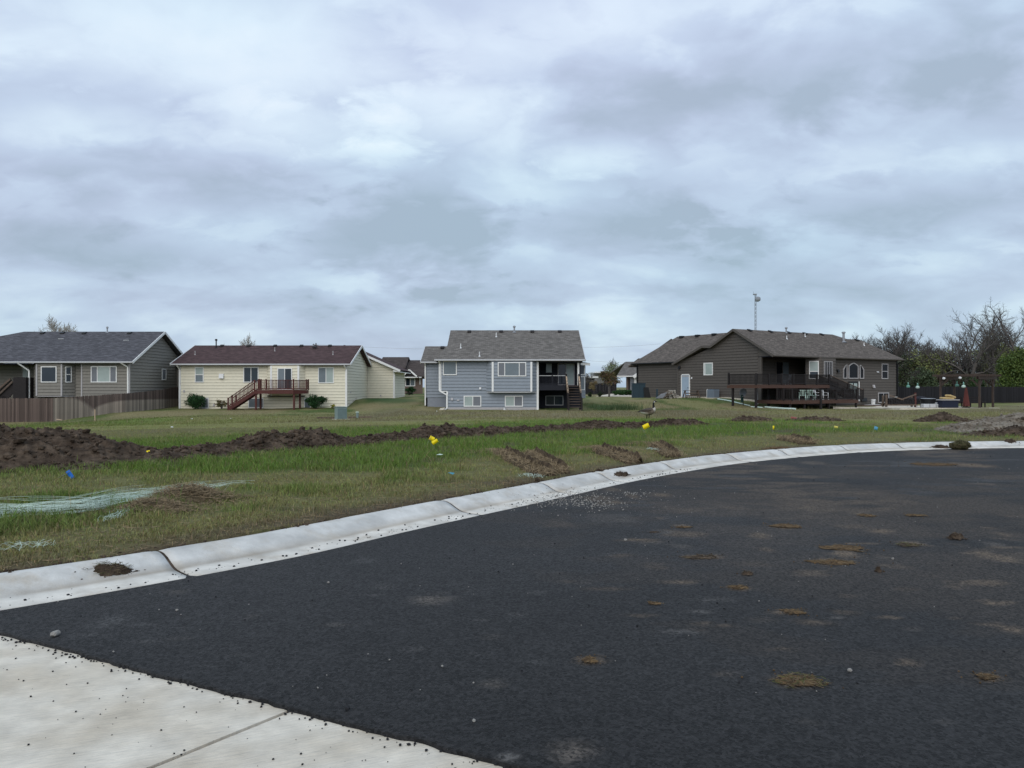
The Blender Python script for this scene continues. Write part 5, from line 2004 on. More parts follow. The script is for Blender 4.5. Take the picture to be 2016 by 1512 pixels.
ol = link_mesh("tarp_scrap", MB().blobs([(0, 0, 0)], [.28], 9, 2, .25).mesh("tarp_scrap"), M["stone"])
ol.location = (WX(1762, YR), YR, .72)
tag(ol, "pale crumpled cloth lying on the left of the log rack", "cloth")

# fire pit table
fp = empty("fire_pit", (WX(1827, 67), 67, -.15), 0, "round dark fire pit with a grey lid on white blocks", "fire pit")
MB().lathe((0, 0, .28), [(.30, 0), (.62, .08), (.66, .38), (.70, .38), (.70, .44), (.5, .44)], 18).build("bowl", M["black"], fp)
MB().lathe((0, 0, .722), [(.60, 0), (.62, .02), (.52, .045), (.1, .06)], 18).build("lid", M["steel"], fp)
for i in range(3):
    for j in range(2):
        MB().box(-1.0 + i * .55, -.5 + i * .55, -.9 - j * .28, -.64 - j * .28, 0, .30).build("block", M["gutter"], fp, bevel=.02)
MB().box(.3, .82, -.65, -.4, .0, .42).build("block", M["gutter"], fp, bevel=.02)
gr = empty("garden_grill", (WX(1812, 68.5), 68.5, -.2), 0, "low black kettle grill behind the fire pit", "grill")
MB().lathe((0, 0, .45), [(.12, 0), (.5, .14), (.56, .32), (.5, .42), (.2, .52)], 14).build("kettle", M["dkporch"], gr)
for a in (0, 2.1, 4.2):
    MB().tube([(.3 * math.cos(a), .3 * math.sin(a), .5), (.45 * math.cos(a), .45 * math.sin(a), 0)], .02, 5).build("leg", M["black"], gr)
# blue box with lid and cushions on it
bl = empty("storage_tub", (WX(1866, 65.6), 65.6, -.16), 0, "navy blue tub with a pale lid, tan cushions lying on it", "tub")
MB().box(-.70, .70, -.4, .4, 0, .62).build("body", mat("navy_blue_plastic", (.011, .015, .032), .5, .08, 3), bl, bevel=.04)
MB().box(-.78, .78, -.46, .46, .625, .70).build("lid", M["trim_grey"], bl, bevel=.02)
tanm = mat("tan_cushion_fabric", (.50, .36, .17), .85, .12, 5)
for dx_, dz_, w_, rot_, lab in ((-.08, .80, .5, .05, "long tan cushion lying flat on the navy tub"), (.22, .95, .36, .35, "short tan cushion folded on top of the long one")):
    mb = MB()
    mb.box(-w_, w_, -.3, .3, -.09, .09)
    o = mb.build("cushion", tanm, None, bevel=.06)
    o.location = (WX(1866, 65.6) + dx_, 65.6, -.16 + dz_)
    o.rotation_euler = (0, rot_ * .8, rot_)
    tag(o, lab, "cushion", "tan cushions on the navy tub")
# pergola, turned like the house
PX, PY = WX(1903, 67.5), 67.5
pg = empty("pergola", (PX, PY, -.16), R(40), "brown wooden pergola with braced posts on the patio", "pergola")
m = mat("pergola_brown_stain", (.058, .040, .032), .7, .2, 5)
hs = 1.55
for sx in (-1, 1):
    for sy in (-1, 1):
        MB().box(sx * hs - .08, sx * hs + .08, sy * hs - .08, sy * hs + .08, 0, 2.5).build("post", m, pg, bevel=.01)
        MB().bar((sx * (hs - .06), sy * hs, 1.85), (sx * (hs - .62), sy * hs, 2.42), .07, .12).build("brace", m, pg)
        MB().bar((sx * hs, sy * (hs - .06), 1.85), (sx * hs, sy * (hs - .62), 2.42), .07, .12).build("brace", m, pg)
for s_ in (-1, 1):
    MB().box(-hs - .45, hs + .45, s_ * hs - .13, s_ * hs - .082, 2.42, 2.68).build("beam", m, pg)
    MB().box(-hs - .45, hs + .45, s_ * hs + .082, s_ * hs + .13, 2.42, 2.68).build("beam", m, pg)
for i in range(9):
    x = -hs - .3 + i * (2 * hs + .6) / 8
    MB().box(x - .025, x + .025, -hs - .55, hs + .55, 2.685, 2.86).build("rafter", m, pg)
for px_, py2, dd in ((1858, 745, 66.5), (1890, 744, 66), (1941, 741.5, 66.5)):
    o = MB().blobs([(0, 0, 0)], [.11], 3, 2, 1.0).build("string_light_bulb", M["plast"], None)
    o.location = (WX(px_, dd), dd, WZ(py2, dd))
    tag(o, {1858: "white round lamp hanging at the pergola's left corner", 1890: "white round lamp hanging at the pergola's middle post", 1941: "white round lamp hanging at the pergola's right corner"}[px_], "lamp", "white lamps on the pergola")
# closed umbrella
um_ = empty("patio_umbrella", (WX(1902, 65.8), 65.8, -.16), 0, "closed rust-red patio umbrella standing beside the pergola's front post", "umbrella")
redm = mat("rust_red_canvas", (.115, .035, .030), .85, .2, 6)
MB().tube([(0, 0, 0), (0, 0, 1.9)], .03, 7).build("pole", M["black"], um_)
mb = MB()
k = []
for z, r_ in ((.12, .25), (.35, .23), (.9, .16), (1.35, .11), (1.72, .05)):
    for j in range(16):
        a = j / 16 * 2 * math.pi
        q = r_ * (1 + .18 * (-1) ** j)
        mb.v.append((q * math.cos(a), q * math.sin(a), z))
for i in range(4):
    for j in range(16):
        a, b = i * 16 + j, i * 16 + (j + 1) % 16
        mb.f.append((a, b, b + 16, a + 16))
mb.build("canopy", redm, um_)
MB().lathe((0, 0, 0), [(.3, 0), (.3, .06), (.06, .1)], 12).build("base", M["black"], um_)
# benches
for px_, w_, Y_, rz_, lab in ((1922, .75, 67.3, .1, "dark wooden garden bench under the right half of the pergola"), (1886, .45, 68.6, -.1, "small dark garden bench behind the umbrella and blue tub")):
    b = empty("garden_bench", (WX(px_, Y_), Y_, -.16), rz_, lab, "bench", "dark benches under the pergola")
    for i in range(3):
        MB().box(-w_, w_, -.22 + i * .15, -.1 + i * .15, .42, .46).build("seat_slat", M["dkwood"], b)
    for i in range(2):
        MB().box(-w_, w_, .24, .27, .58 + i * .2, .70 + i * .2).build("back_slat", M["dkwood"], b)
    for sx in (-1, 1):
        MB().box(sx * w_ * .9 - .04, sx * w_ * .9 + .04, -.22, -.14, 0, .42).build("leg", M["dkwood"], b)
        MB().box(sx * w_ * .9 - .04, sx * w_ * .9 + .04, .2, .28, 0, .9).build("leg", M["dkwood"], b)
# glass globe lanterns on thin poles
lm = mat("green_glass", (.10, .26, .21), .2, .1, 4, spec=.6)
lm2 = mat("pale_green_globe", (.46, .58, .52), .35, .1, 4, spec=.5)
LAN = [(1788, 759.5, 70.5, "green globe lantern near the brown house's right corner", lm), (1806.5, 761, 69.5, "pale green globe lantern second from the house corner", lm2),
       (1884, 757.5, 68.5, "green globe lantern left of the closed umbrella", lm), (1897, 759.5, 65.3, "pale green globe lantern right above the closed umbrella", lm2)]
for px_, py2, Y_, lab, lmm in LAN:
    zt = WZ(py2, Y_)
    l = empty("globe_lantern", (WX(px_, Y_), Y_, -.2), 0, lab, "lantern", "green globe lanterns in the yard")
    zr = zt + .2
    MB().tube([(0, .06, 0), (0, .06, zr + .42), (0, .0, zr + .47), (0, -.03, zr + .36)], .014, 5).build("pole", M["black"], l)
    MB().lathe((0, 0, zr - .18), [(.03, 0), (.14, .03), (.17, .12), (.13, .21), (.05, .25)], 12).build("globe", lmm, l, smooth=True)
    MB().lathe((0, 0, zr + .075), [(.055, 0), (.05, .12), (.07, .14), (.02, .26)], 8).build("cap", lm, l)
# long drain pipes on the ground
pipem = mat("pale_green_white_pipe", (.60, .72, .66), .5, .06, 4)


def ground_pipe(px0, py0, px1, py1, Ya, Yb, label, r_=.055):
    pts = []
    for i in range(9):
        t = i / 8
        Y_ = Ya + (Yb - Ya) * t
        x = WX(px0 + (px1 - px0) * t, Y_)
        pts.append((x, Y_, Hs(x, Y_) + r_ + .01))
    o = MB().tube(pts, r_, 7).build("drain_pipe", pipem)
    tag(o, label, "pipe", "white pipes lying by the brown house")


ground_pipe(1478, 801, 1502, 803, 67.2, 66.4, "short white pipe lying at the foot of the brown house's corner", .05)
ground_pipe(1506, 799, 1566, 803.5, 67.4, 64.6, "long pale green pipe lying in front of the upper deck", .075)
ground_pipe(1413, 779, 1476, 799, 73.2, 68.2, "white pipe running down the slope from the air conditioner to the deck", .055)
# air conditioner
va = Dv(1404, -.75)
X, Y = Dw(-.75, va)
ac = empty("air_conditioner", (X, Y, Hs(X, Y) - .02), DA, "grey-blue air conditioner unit against the brown house's gable wall", "air conditioner")
acm = mat("blue_grey_metal", (.17, .22, .28), .5, .06, 4)
MB().box(-.42, .42, -.42, .42, .06, .86).build("cabinet", acm, ac, bevel=.02)
MB().box(-.5, .5, -.5, .5, -.1, .06).build("base_pad", M["concrete"], ac)
me = MB().box(-.012, .012, -.012, .012, 0, .7).mesh("louvre")
for i in range(7):
    for sgn in (0, 1):
        o = link_mesh("louvre", me, M["screen"], ac)
        o.location = ((-.36 + i * .12, -.435, .1) if sgn == 0 else (-.435, -.36 + i * .12, .1))
MB().lathe((0, 0, .86), [(.34, 0), (.34, .03), (.08, .05)], 14).build("fan_guard", M["black"], ac)
va = Dv(1392.5, -.08)
mb = MB().tube([(-.03, va, 1.35), (-.12, va, 1.35), (-.12, va, .62), (-.35, va - .3, .6)], .05, 7)
o = mb.build("conduit", M["plast"], hD)
# satellite dish on a post
X, Y = WX(1463, 68.8), 68.8
sd_ = empty("satellite_dish", (X, Y, Hs(X, Y)), R(20), "satellite dish on a short dark green post by the brown house", "satellite dish")
dkg = mat("dark_green_paint", (.012, .04, .035), .6, .1, 4)
MB().tube([(0.0, 0, -.1), (0, 0, .85)], .045, 7).build("post", M["black"], sd_)
MB().box(-.22, -.0, -.08, .08, .3, .95).build("meter_box", dkg, sd_, bevel=.02)
mb = MB()
vs = []
for i in range(5):
    r_ = .40 * i / 4
    for j in range(16):
        a = 2 * math.pi * j / 16
        vs.append((r_ * math.cos(a) * .8, r_ * r_ * .55, r_ * math.sin(a)))
fs = [(i * 16 + j, i * 16 + (j + 1) % 16, (i + 1) * 16 + (j + 1) % 16, (i + 1) * 16 + j) for i in range(4) for j in range(16)]
mb.add(vs, fs)
o = mb.build("dish", M["screen"], sd_, recalc=False, smooth=True)
o.location = (.02, -.0, 1.12)
o.rotation_euler = (R(20), 0, R(125))
sm = o.modifiers.new("solid", "SOLIDIFY")
sm.thickness = .02
MB().tube([(.0, 0, .9), (-.42, -.15, 1.08)], .018, 5).blobs([(-.44, -.16, 1.12)], [.055], 3).build("feed_arm", M["steel"], sd_)
# teal storage cabinet
X, Y = Dw(.4, Dv(1257, .4))
tb = empty("storage_shed", (WX(1257.5, 82), 82, .42), 0, "dark teal storage locker standing left of the brown house's garage", "storage locker")
MB().box(-.70, .66, -.35, .4, 0, 1.52).build("body", M["teal"], tb, bevel=.02)
MB().box(-.74, .70, -.40, .44, 1.525, 1.60).build("lid", M["teal"], tb, bevel=.02)
MB().box(-.02, -.005, -.365, -.352, .1, 1.45).build("door_gap", M["black"], tb)
for sx in (-1, 1):
    MB().box(sx * .5 - .06, sx * .5 + .06, -.37, -.352, .15, 1.4).build("door_rib", M["teal"], tb)
bb = empty("dark_bin", (WX(1275, 81.5), 81.5, .42), 0, "black bin leaning behind the teal locker against the garage wall", "bin")
MB().prism([(-.35, 0, 0), (.35, 0, 0), (.10, 0, 1.15), (-.4, 0, 1.15)], (0, .4, 0)).build("body", M["black"], bb)
# heap of logs and scrap boards
wp = empty("scrap_wood_heap", (WX(1314, 77.5), 77.5, Hs(WX(1314, 77.5), 77.5)), 0, "heap of split logs and scrap boards against the brown garage wall", "wood heap")
rr = random.Random(31)
me = MB().tube([(0, -.3, 0), (0, .3, 0)], [.09, .08], 7).mesh("log")
me2 = MB().box(-.5, .5, -.06, .06, -.02, .02).mesh("board")
for j in range(5):
    for i in range(8 - j):
        o = link_mesh("log", me, [M["bark2"], M["oldwood"], M["oldwood"], M["bark"]][rr.randrange(4)], wp)
        o.location = (-.25 + i * .19 + j * .08, rr.uniform(-.1, .25), .09 + j * .165)
        o.rotation_euler = (rr.uniform(-.15, .15), 0, rr.uniform(-.6, .6))
for i in range(8):
    o = link_mesh("board", me2, [M["oldwood"], M["stone"], M["screen"]][i % 3], wp)
    o.location = (-.35 + rr.uniform(-.4, .5), -.4 + rr.uniform(-.2, .1), .12 + i * .07)
    o.rotation_euler = (0, -.35 + rr.uniform(-.3, .3), rr.uniform(-.7, .3))
MB().prism([(-1.3, -.5, .02), (-.5, -.55, .05), (-.15, -.5, .65), (-.7, -.45, .45)], (0, .12, 0)).build("scrap_sheet", M["screen"], wp)
MB().box(-1.15, -1.0, -.2, -.05, 0, .95).build("post_stub", M["teal"], wp)
# wooden stand beside the door
sw = empty("sawbuck", (WX(1361, 77.0), 77.0, Hs(WX(1361, 77), 77)), .1, "weathered wooden trestle table standing by the pale blue door", "trestle")
for i in range(4):
    MB().box(-.75, .75, -.3 + i * .15, -.17 + i * .15, .74, .78).build("plank", M["oldwood"], sw)
for sx in (-.62, .62):
    MB().bar((sx, -.1, .75), (sx * 1.2, -.42, 0), .08, .08).build("leg", M["oldwood"], sw)
    MB().bar((sx, .1, .75), (sx * 1.2, .42, 0), .08, .08).build("leg", M["oldwood"], sw)
for z_ in (.25, .48):
    MB().bar((-.7, -.3, z_), (.7, -.3, z_), .05, .09).build("rail", M["oldwood"], sw)
for i in range(5):
    o = link_mesh("log", me, M["bark"], sw)
    o.location = (-.4 + i * .2, 0, .12)

# ================================================================== fences
fenceA = mat("weathered_brown_pickets", (.085, .060, .050), .9, .25, 5, stretch=(1, 1, .12), rnd=.42)


def pickets(root, pts, w, m_, seed, th=.022, jit=.02, dog=True):
    """pts: list of (x, y, z bottom, z top); pickets built one by one, sharing one mesh"""
    rr = random.Random(seed)
    mb = MB().prism([(-w / 2 + .004, 0, 0), (w / 2 - .004, 0, 0), (w / 2 - .004, 0, .975), (w / 4, 0, 1), (-w / 4, 0, 1), (-w / 2 + .004, 0, .975)], (0, th, 0))
    me = mb.mesh("picket")
    cnt = 0
    for a, b in zip(pts[:-1], pts[1:]):
        L = math.hypot(b[0] - a[0], b[1] - a[1])
        n = max(1, round(L / w))
        ang = math.atan2(b[1] - a[1], b[0] - a[0])
        for i in range(n):
            t = (i + .5) / n
            o = link_mesh("picket", me, m_, root)
            zb, zt_ = a[2] + (b[2] - a[2]) * t, a[3] + (b[3] - a[3]) * t
            o.location = (a[0] + (b[0] - a[0]) * t, a[1] + (b[1] - a[1]) * t, zb)
            o.rotation_euler = (0, rr.uniform(-.008, .008), ang)
            o.scale = (1, 1, zt_ - zb + rr.uniform(-jit, jit))
            cnt += 1
        nx_, ny_ = -math.sin(ang), math.cos(ang)
        for f in (.18, .82):
            MB().bar((a[0] + nx_ * .07, a[1] + ny_ * .07, a[2] + (a[3] - a[2]) * f), (b[0] + nx_ * .07, b[1] + ny_ * .07, b[2] + (b[3] - b[2]) * f), .04, .09).build("rail", m_, root)
        k = max(1, int(L / 2.4))
        for i in range(k):
            t = i / k
            x, y = a[0] + (b[0] - a[0]) * t + nx_ * .13, a[1] + (b[1] - a[1]) * t + ny_ * .13
            z0_, z1_ = a[2] + (b[2] - a[2]) * t, a[3] + (b[3] - a[3]) * t
            MB().box(x - .045, x + .045, y - .045, y + .045, z0_ - .2, z1_ - .1).build("post", m_, root)
    return cnt


fa = empty("picket_fence", (0, 0, 0), 0, "weathered brown wooden picket fence with pale curved stains at far left", "fence", "wooden picket fences")


def fpt(px, Y, pt, pb):
    return (WX(px, Y), Y, WZ(pb, Y) - .05, WZ(pt, Y))


FA = [(-47, 60, -1.2, .68), fpt(104, 60, 783.5, 829), fpt(247, 64.3, 774.5, 812), fpt(312, 69, 768, 804), fpt(351, 73, 761.5, 800)]
pickets(fa, FA, .145, fenceA, 3)
# sprinkler arcs: paler, dried-out lower areas bounded by curves
nt = fenceA.node_tree
N_, L_ = nt.nodes, nt.links
bs_ = N_["Principled BSDF"]
sc_ = N_[fenceA["sc"]]
geo = N_.new("ShaderNodeNewGeometry")
prev = None
for px, Y, rpx, rz_, zoff in ((122, 60.6, 1.75, 2.1, -1.25), (262, 65, 2.15, 1.3, -.78), (325, 70, 1.1, .5, -.4)):
    sb = N_.new("ShaderNodeVectorMath")
    sb.operation = "SUBTRACT"
    L_.new(geo.outputs["Position"], sb.inputs[0])
    sb.inputs[1].default_value = (WX(px, Y), Y, zoff)
    ml_ = N_.new("ShaderNodeVectorMath")
    ml_.operation = "MULTIPLY"
    L_.new(sb.outputs[0], ml_.inputs[0])
    ml_.inputs[1].default_value = (1 / rpx, 0, 1 / rz_)
    ln_ = N_.new("ShaderNodeVectorMath")
    ln_.operation = "LENGTH"
    L_.new(ml_.outputs[0], ln_.inputs[0])
    mr_ = N_.new("ShaderNodeMapRange")
    mr_.inputs[1].default_value = 1.04
    mr_.inputs[2].default_value = .93
    L_.new(ln_.outputs["Value"], mr_.inputs[0])
    if prev is None:
        prev = mr_.outputs[0]
    else:
        mx_ = N_.new("ShaderNodeMath")
        mx_.operation = "MAXIMUM"
        L_.new(prev, mx_.inputs[0])
        L_.new(mr_.outputs[0], mx_.inputs[1])
        prev = mx_.outputs[0]
mm_ = N_.new("ShaderNodeMath")
mm_.operation = "MULTIPLY"
mm_.inputs[1].default_value = .85
sx_ = N_.new("ShaderNodeSeparateXYZ")
L_.new(geo.outputs["Position"], sx_.inputs[0])
gt_ = N_.new("ShaderNodeMath")
gt_.operation = "GREATER_THAN"
gt_.inputs[1].default_value = WX(104, 60) + .02
L_.new(sx_.outputs[0], gt_.inputs[0])
ml2_ = N_.new("ShaderNodeMath")
ml2_.operation = "MULTIPLY"
L_.new(prev, ml2_.inputs[0])
L_.new(gt_.outputs[0], ml2_.inputs[1])
L_.new(ml2_.outputs[0], mm_.inputs[0])
mixc = N_.new("ShaderNodeMix")
mixc.data_type = "RGBA"
L_.new(mm_.outputs[0], mixc.inputs[0])
mixc.inputs[6].default_value = (.112, .082, .071, 1)
mixc.inputs[7].default_value = (.30, .25, .205, 1)
L_.new(mixc.outputs[2], sc_.inputs[0])

darkf = mat("dark_stained_pickets", (.015, .014, .017), .85, .25, 5, stretch=(1, 1, .12), rnd=.35)
fd = empty("picket_fence", (0, 0, 0), 0, "near-black wooden picket fence under the trees at far right", "fence", "wooden picket fences")
FD = [(WX(1766, 84), 84, WZ(796, 84) - .1, WZ(761, 84)), (WX(1860, 87), 87, -.35, 1.66), (WX(2016, 88), 88, -.35, 1.63), (WX(2100, 88), 88, -.35, 1.6)]
pickets(fd, FD, .15, darkf, 5)
fe = empty("picket_fence", (0, 0, 0), 0, "dark wooden picket fence behind the reddish tree between the grey and brown houses", "fence", "wooden picket fences")
pickets(fe, [(WX(1143, 104), 104, .55, 2.15), (WX(1214, 104), 104, .55, 2.1)], .16, darkf, 6)
# ================================================================== houses beyond
hE = empty("house", (WX(770, 104), 104, .6), 0, "brown brick house with small front gable between cream and blue-grey houses", "house", "houses across the far street")


def ex_(px, Y=104):
    return WX(px, Y) - WX(770, 104)


def ez(py, Y=104):
    return WZ(py, Y) - .6


fE = Fr(0, 0)
zE = ez(742)
wE = wall(hE, fE, [(ex_(780), -.4), (ex_(832), -.4), (ex_(832), zE), (ex_(780), zE)], M["brick"], boards=False)
window(hE, fE, ex_(798), ex_(817.5), ez(760.5), ez(743.5), cols=(.5,), panes=["glass", "glass2"], fw=.1)
roof(hE, [[(ex_(742), -.6, ez(727)), (ex_(836), -.6, zE + .1), (ex_(836), 5, ez(709, 109)), (ex_(742), 5, ez(709, 109))], [(ex_(742), 5, ez(709, 109)), (ex_(836), 5, ez(709, 109)), (ex_(836), 11, zE), (ex_(742), 11, zE)]], M["roofE"])
# cross gable and the higher roof to its left
roof(hE, [[(ex_(745), 3.5, ez(701)), (ex_(798.5), 3.5, ez(701)), (ex_(798.5), -.2, ez(724)), (ex_(745), -.2, ez(724))], [(ex_(745), 3.5, ez(701)), (ex_(745), 8, ez(724)), (ex_(798.5), 8, ez(724)), (ex_(798.5), 3.5, ez(701))]], M["roofE"])
ga, gb, gc_ = (ex_(795), -1.0, zE), (ex_(808), -1.0, ez(729)), (ex_(823), -1.0, zE)
MB().prism([ga, gb, gc_], (0, .8, 0)).build("gable", M["dkwood"], hE)
roof(hE, [[(ga[0] - .3, -1.3, zE - .1), (gb[0], -1.3, gb[2] + .15), (gb[0], 3, gb[2] + .15), (ga[0] - .3, 3, zE - .1)], [(gb[0], -1.3, gb[2] + .15), (gc_[0] + .3, -1.3, zE - .1), (gc_[0] + .3, 3, zE - .1), (gb[0], 3, gb[2] + .15)]], M["roofE"], .12)
for p, q in ((ga, gb), (gb, gc_)):
    MB().bar((p[0], -1.34, p[2] + .04), (q[0], -1.34, q[2] + .04), .05, .2).build("rake_board", M["white"], hE)
gutter(hE, (ex_(792), -1.2, zE - .08), (ex_(832), -1.2, zE - .08), M["white"])
downspout(hE, [(ex_(827), -.5, zE - .1), (ex_(827), -.1, zE - .5), (ex_(827), -.1, ez(757))])

hF = empty("house", (WX(1232, 100), 100, .6), 0, "small grey-roofed house with white eaves just left of the brown garage", "house", "houses across the far street")


def f_(px, Y=100):
    return WX(px, Y) - WX(1232, 100)


def fz_(py, Y=100):
    return WZ(py, Y) - .6


wall(hF, fE, [(f_(1233), -.4), (f_(1300), -.4), (f_(1300), fz_(741)), (f_(1233), fz_(741))], M["oldwood"], boards=False)
roof(hF, [[(f_(1213), -.6, fz_(740)), (f_(1262), -.6, fz_(740)), (f_(1290), 5, fz_(712, 105)), (f_(1243), 5, fz_(712, 105))], [(f_(1243), 5, fz_(712, 105)), (f_(1290), 5, fz_(712, 105)), (f_(1310), 11, fz_(738)), (f_(1210), 11, fz_(738))]], M["roofC"])
gutter(hF, (f_(1213), -.66, fz_(741)), (f_(1247), -.66, fz_(741)), M["white"])
MB().prism([(f_(1243), -1.0, fz_(741)), (f_(1256), -1.0, fz_(731)), (f_(1256), -1.0, fz_(738)), (f_(1247), -1.0, fz_(745))], (0, .3, 0)).build("rake_board", M["white"], hF)
for a, b, mm_ in ((1237, 1240, M["dkwood"]), (1240.5, 1247.5, M["screen"]), (1248, 1253, M["white"])):
    trim(hF, fE, f_(a), f_(b), 0, fz_(742), mm_, .12, "porch_post")
# flat-roofed canopies far behind
cp = empty("canopy", (WX(1160, 150), 150, .6), 0, "long white flat-roofed building far behind the reddish tree", "building")
for a, b, pt, pb, Y_ in ((1135, 1178, 741, 744, 150), (1171, 1222, 731.5, 734, 158)):
    MB().box(WX(a, Y_) - WX(1160, 150), WX(b, Y_) - WX(1160, 150), Y_ - 150, Y_ - 138, WZ(pb, Y_) - .6, WZ(pt, Y_) - .6).build("roof", M["plast"], cp)
    MB().box(WX(a + 2, Y_) - WX(1160, 150), WX(b - 2, Y_) - WX(1160, 150), Y_ - 145, Y_ - 139, -.6, WZ(pb, Y_) - .61).build("wall", M["trim_grey"] if Y_ > 151 else M["stone"], cp)
MB().box(WX(1157, 150) - WX(1160, 150), WX(1176, 150) - WX(1160, 150), 4.9, 4.96, -.6, WZ(745, 150) - .6).build("doorway", M["black"], cp)
dwv = link_mesh("driveway", MB().prism([(WX(1168, 92), 89, .535), (WX(1262, 88), 86.5, .535), (WX(1262, 98), 99, .66), (WX(1205, 103), 104, .70)], (0, 0, -.2)).mesh("driveway"), M["concrete"])
tag(dwv, kind="structure")

# lattice mast
TY = 260
tw = empty("radio_mast", (WX(1487.5, TY), TY, .4), 0, "tall grey lattice radio mast rising behind the brown house's roof", "mast")
zt = WZ(580, TY) - .4
hw = 4.6 / F * TY / 1.0 * .5
legm = mat("galvanised_mast_steel", (.26, .28, .31), .5, .05, 1)
tl = [(-hw, -hw * .58), (hw, -hw * .58), (0, hw * 1.15)]
for (a, b) in tl:
    MB().bar((a, b, 0), (a * .72, b * .72, zt), .07, .07).build("leg", legm, tw)
n = 24
for i in range(n):
    z0_, z1_ = zt * i / n, zt * (i + 1) / n
    mb = MB()
    for j in range(3):
        p, q = tl[j], tl[(j + 1) % 3]
        f0, f1 = 1 - .28 * i / n, 1 - .28 * (i + 1) / n
        mb.bar((p[0] * f0, p[1] * f0, z0_), (q[0] * f1, q[1] * f1, z1_), .04, .04)
        mb.bar((q[0] * f0, q[1] * f0, z0_), (p[0] * f1, p[1] * f1, z1_), .04, .04)
    mb.build("bracing", legm, tw)
MB().lathe((.55, -.8, zt - 1.6), [(.1, -.9), (.85, -.55), (.95, 0), (.85, .55), (.1, .9)], 10).build("dish", legm, tw)
MB().box(-.75, .3, -.6, .4, zt - .1, zt + .25).build("antenna_frame", legm, tw)
MB().tube([(-.6, 0, zt), (-.6, 0, zt + 1.0)], .05, 4).build("antenna", legm, tw)
# utility pole and wires
upx = empty("utility_pole", (WX(622, 128), 128, .4), 0, "utility pole top with crossarm showing over the cream house's ridge", "utility pole")
zt = WZ(675.5, 128) - .4
MB().tube([(0, 0, 0), (0, 0, zt)], [.16, .11], 6).build("pole", M["bark"], upx)
MB().bar((-.55, 0, zt - .25), (.6, 0, zt - .45), .1, .12).build("crossarm", M["bark"], upx)
MB().bar((-.45, 0, zt - .1), (.3, 0, zt - .85), .07, .07).build("crossarm_brace", M["bark"], upx)
for (pa, ya, pb, yb_, Y0_, Y1_, lab) in ((622, 678, 905, 688, 128, 128, "thin power line running right from the utility pole behind the cream house"), (1140, 684, 1300, 677, 150, 150, "upper thin power line between the grey and brown houses"), (1140, 708, 1240, 713, 150, 150, "lower thin power line between the grey and brown houses")):
    pts = []
    for i in range(13):
        t = i / 12
        Y_ = Y0_ + (Y1_ - Y0_) * t
        pts.append((WX(pa + (pb - pa) * t, Y_), Y_, WZ(ya + (yb_ - ya) * t, Y_) - .6 * 4 * t * (1 - t) * .3))
    tag(MB().tube(pts, .022, 4).build("power_line", M["steel"]), lab, "power line", "power lines behind the houses")

# ================================================================== vegetation


def tree_mesh(seed, h, spread, r0, up=.35, levels=4, kids=(6, 6, 5, 4), gn=.25, forks=True, trunk_frac=.35, twig_r=.012, wig=.22):
    rr = random.Random(seed)
    V, Fc = [], []

    def tube(pts, rads, n):
        k = len(V)
        ref = None
        for i, p in enumerate(pts):
            d = (pts[min(i + 1, len(pts) - 1)] - pts[max(i - 1, 0)]).normalized()
            if ref is None:
                ref = d.orthogonal().normalized()
            ref = (ref - d * ref.dot(d)).normalized()
            b = d.cross(ref)
            for j in range(n):
                a = 2 * math.pi * j / n
                V.append(tuple(p + (ref * math.cos(a) + b * math.sin(a)) * rads[i]))
        for i in range(len(pts) - 1):
            for j in range(n):
                a, c = k + i * n + j, k + i * n + (j + 1) % n
                Fc.append((a, c, c + n, a + n))

    def grow(p, d, L, r, lev):
        segs = 6 if lev == 0 else (5 if lev < 3 else 3)
        pts, rads, dirs = [p], [r], [d]
        end_r = r * (.45 if lev < levels else .3)
        for i in range(segs):
            w = wig * (.5 if lev == 0 else 1)
            d = (d + Vector((rr.uniform(-w, w), rr.uniform(-w, w), rr.uniform(-w, w) + (up * .12 if lev > 0 else .05)))).normalized()
            p = p + d * (L / segs)
            pts.append(p)
            dirs.append(d)
            rads.append(max(twig_r * .5, r + (end_r - r) * (i + 1) / segs))
        tube(pts, rads, 6 if lev == 0 else (5 if lev == 1 else 3))
        if lev >= levels:
            return
        k = kids[lev]
        for q in range(k):
            t = (trunk_frac + (1 - trunk_frac) * (q + rr.random()) / k) if lev == 0 else (.25 + .75 * (q + rr.random()) / k)
            t = min(t, .99)
            i = min(int(t * segs), segs - 1)
            f = t * segs - i
            bp_ = pts[i].lerp(pts[i + 1], f)
            ang = rr.uniform(.45, 1.0) if lev > 0 else rr.uniform(.5, 1.05) * spread
            az_ = rr.uniform(0, 6.283) if lev > 0 else q * 2.4 + rr.uniform(-.4, .4)
            o = dirs[i].orthogonal().normalized()
            o.rotate(Matrix.Rotation(az_, 3, dirs[i]))
            nd = (dirs[i] * math.cos(ang) + o * math.sin(ang)).normalized()
            nd = (nd + Vector((0, 0, up * .5))).normalized()
            nl = L * rr.uniform(.45, .72) * (1 - .35 * t if lev > 0 else 1 - .25 * (t - trunk_frac))
            grow(bp_, nd, nl, max(twig_r, rads[i] * rr.uniform(.45, .62)), lev + 1)
        if lev > 0 or True:
            grow(pts[-1], dirs[-1], L * .5, rads[-1], lev + 1)

    grow(Vector((0, 0, -.2)), Vector((rr.uniform(-.06, .06), rr.uniform(-.06, .06), 1)).normalized(), h * .52, r0, 0)
    me = bpy.data.meshes.new("trunk")
    me.from_pydata(V, [], Fc)
    me.polygons.foreach_set("use_smooth", [True] * len(me.polygons))
    zs_ = max(v[2] for v in V)
    s_ = h / zs_
    me.transform(Matrix.Scale(s_, 4))
    return me


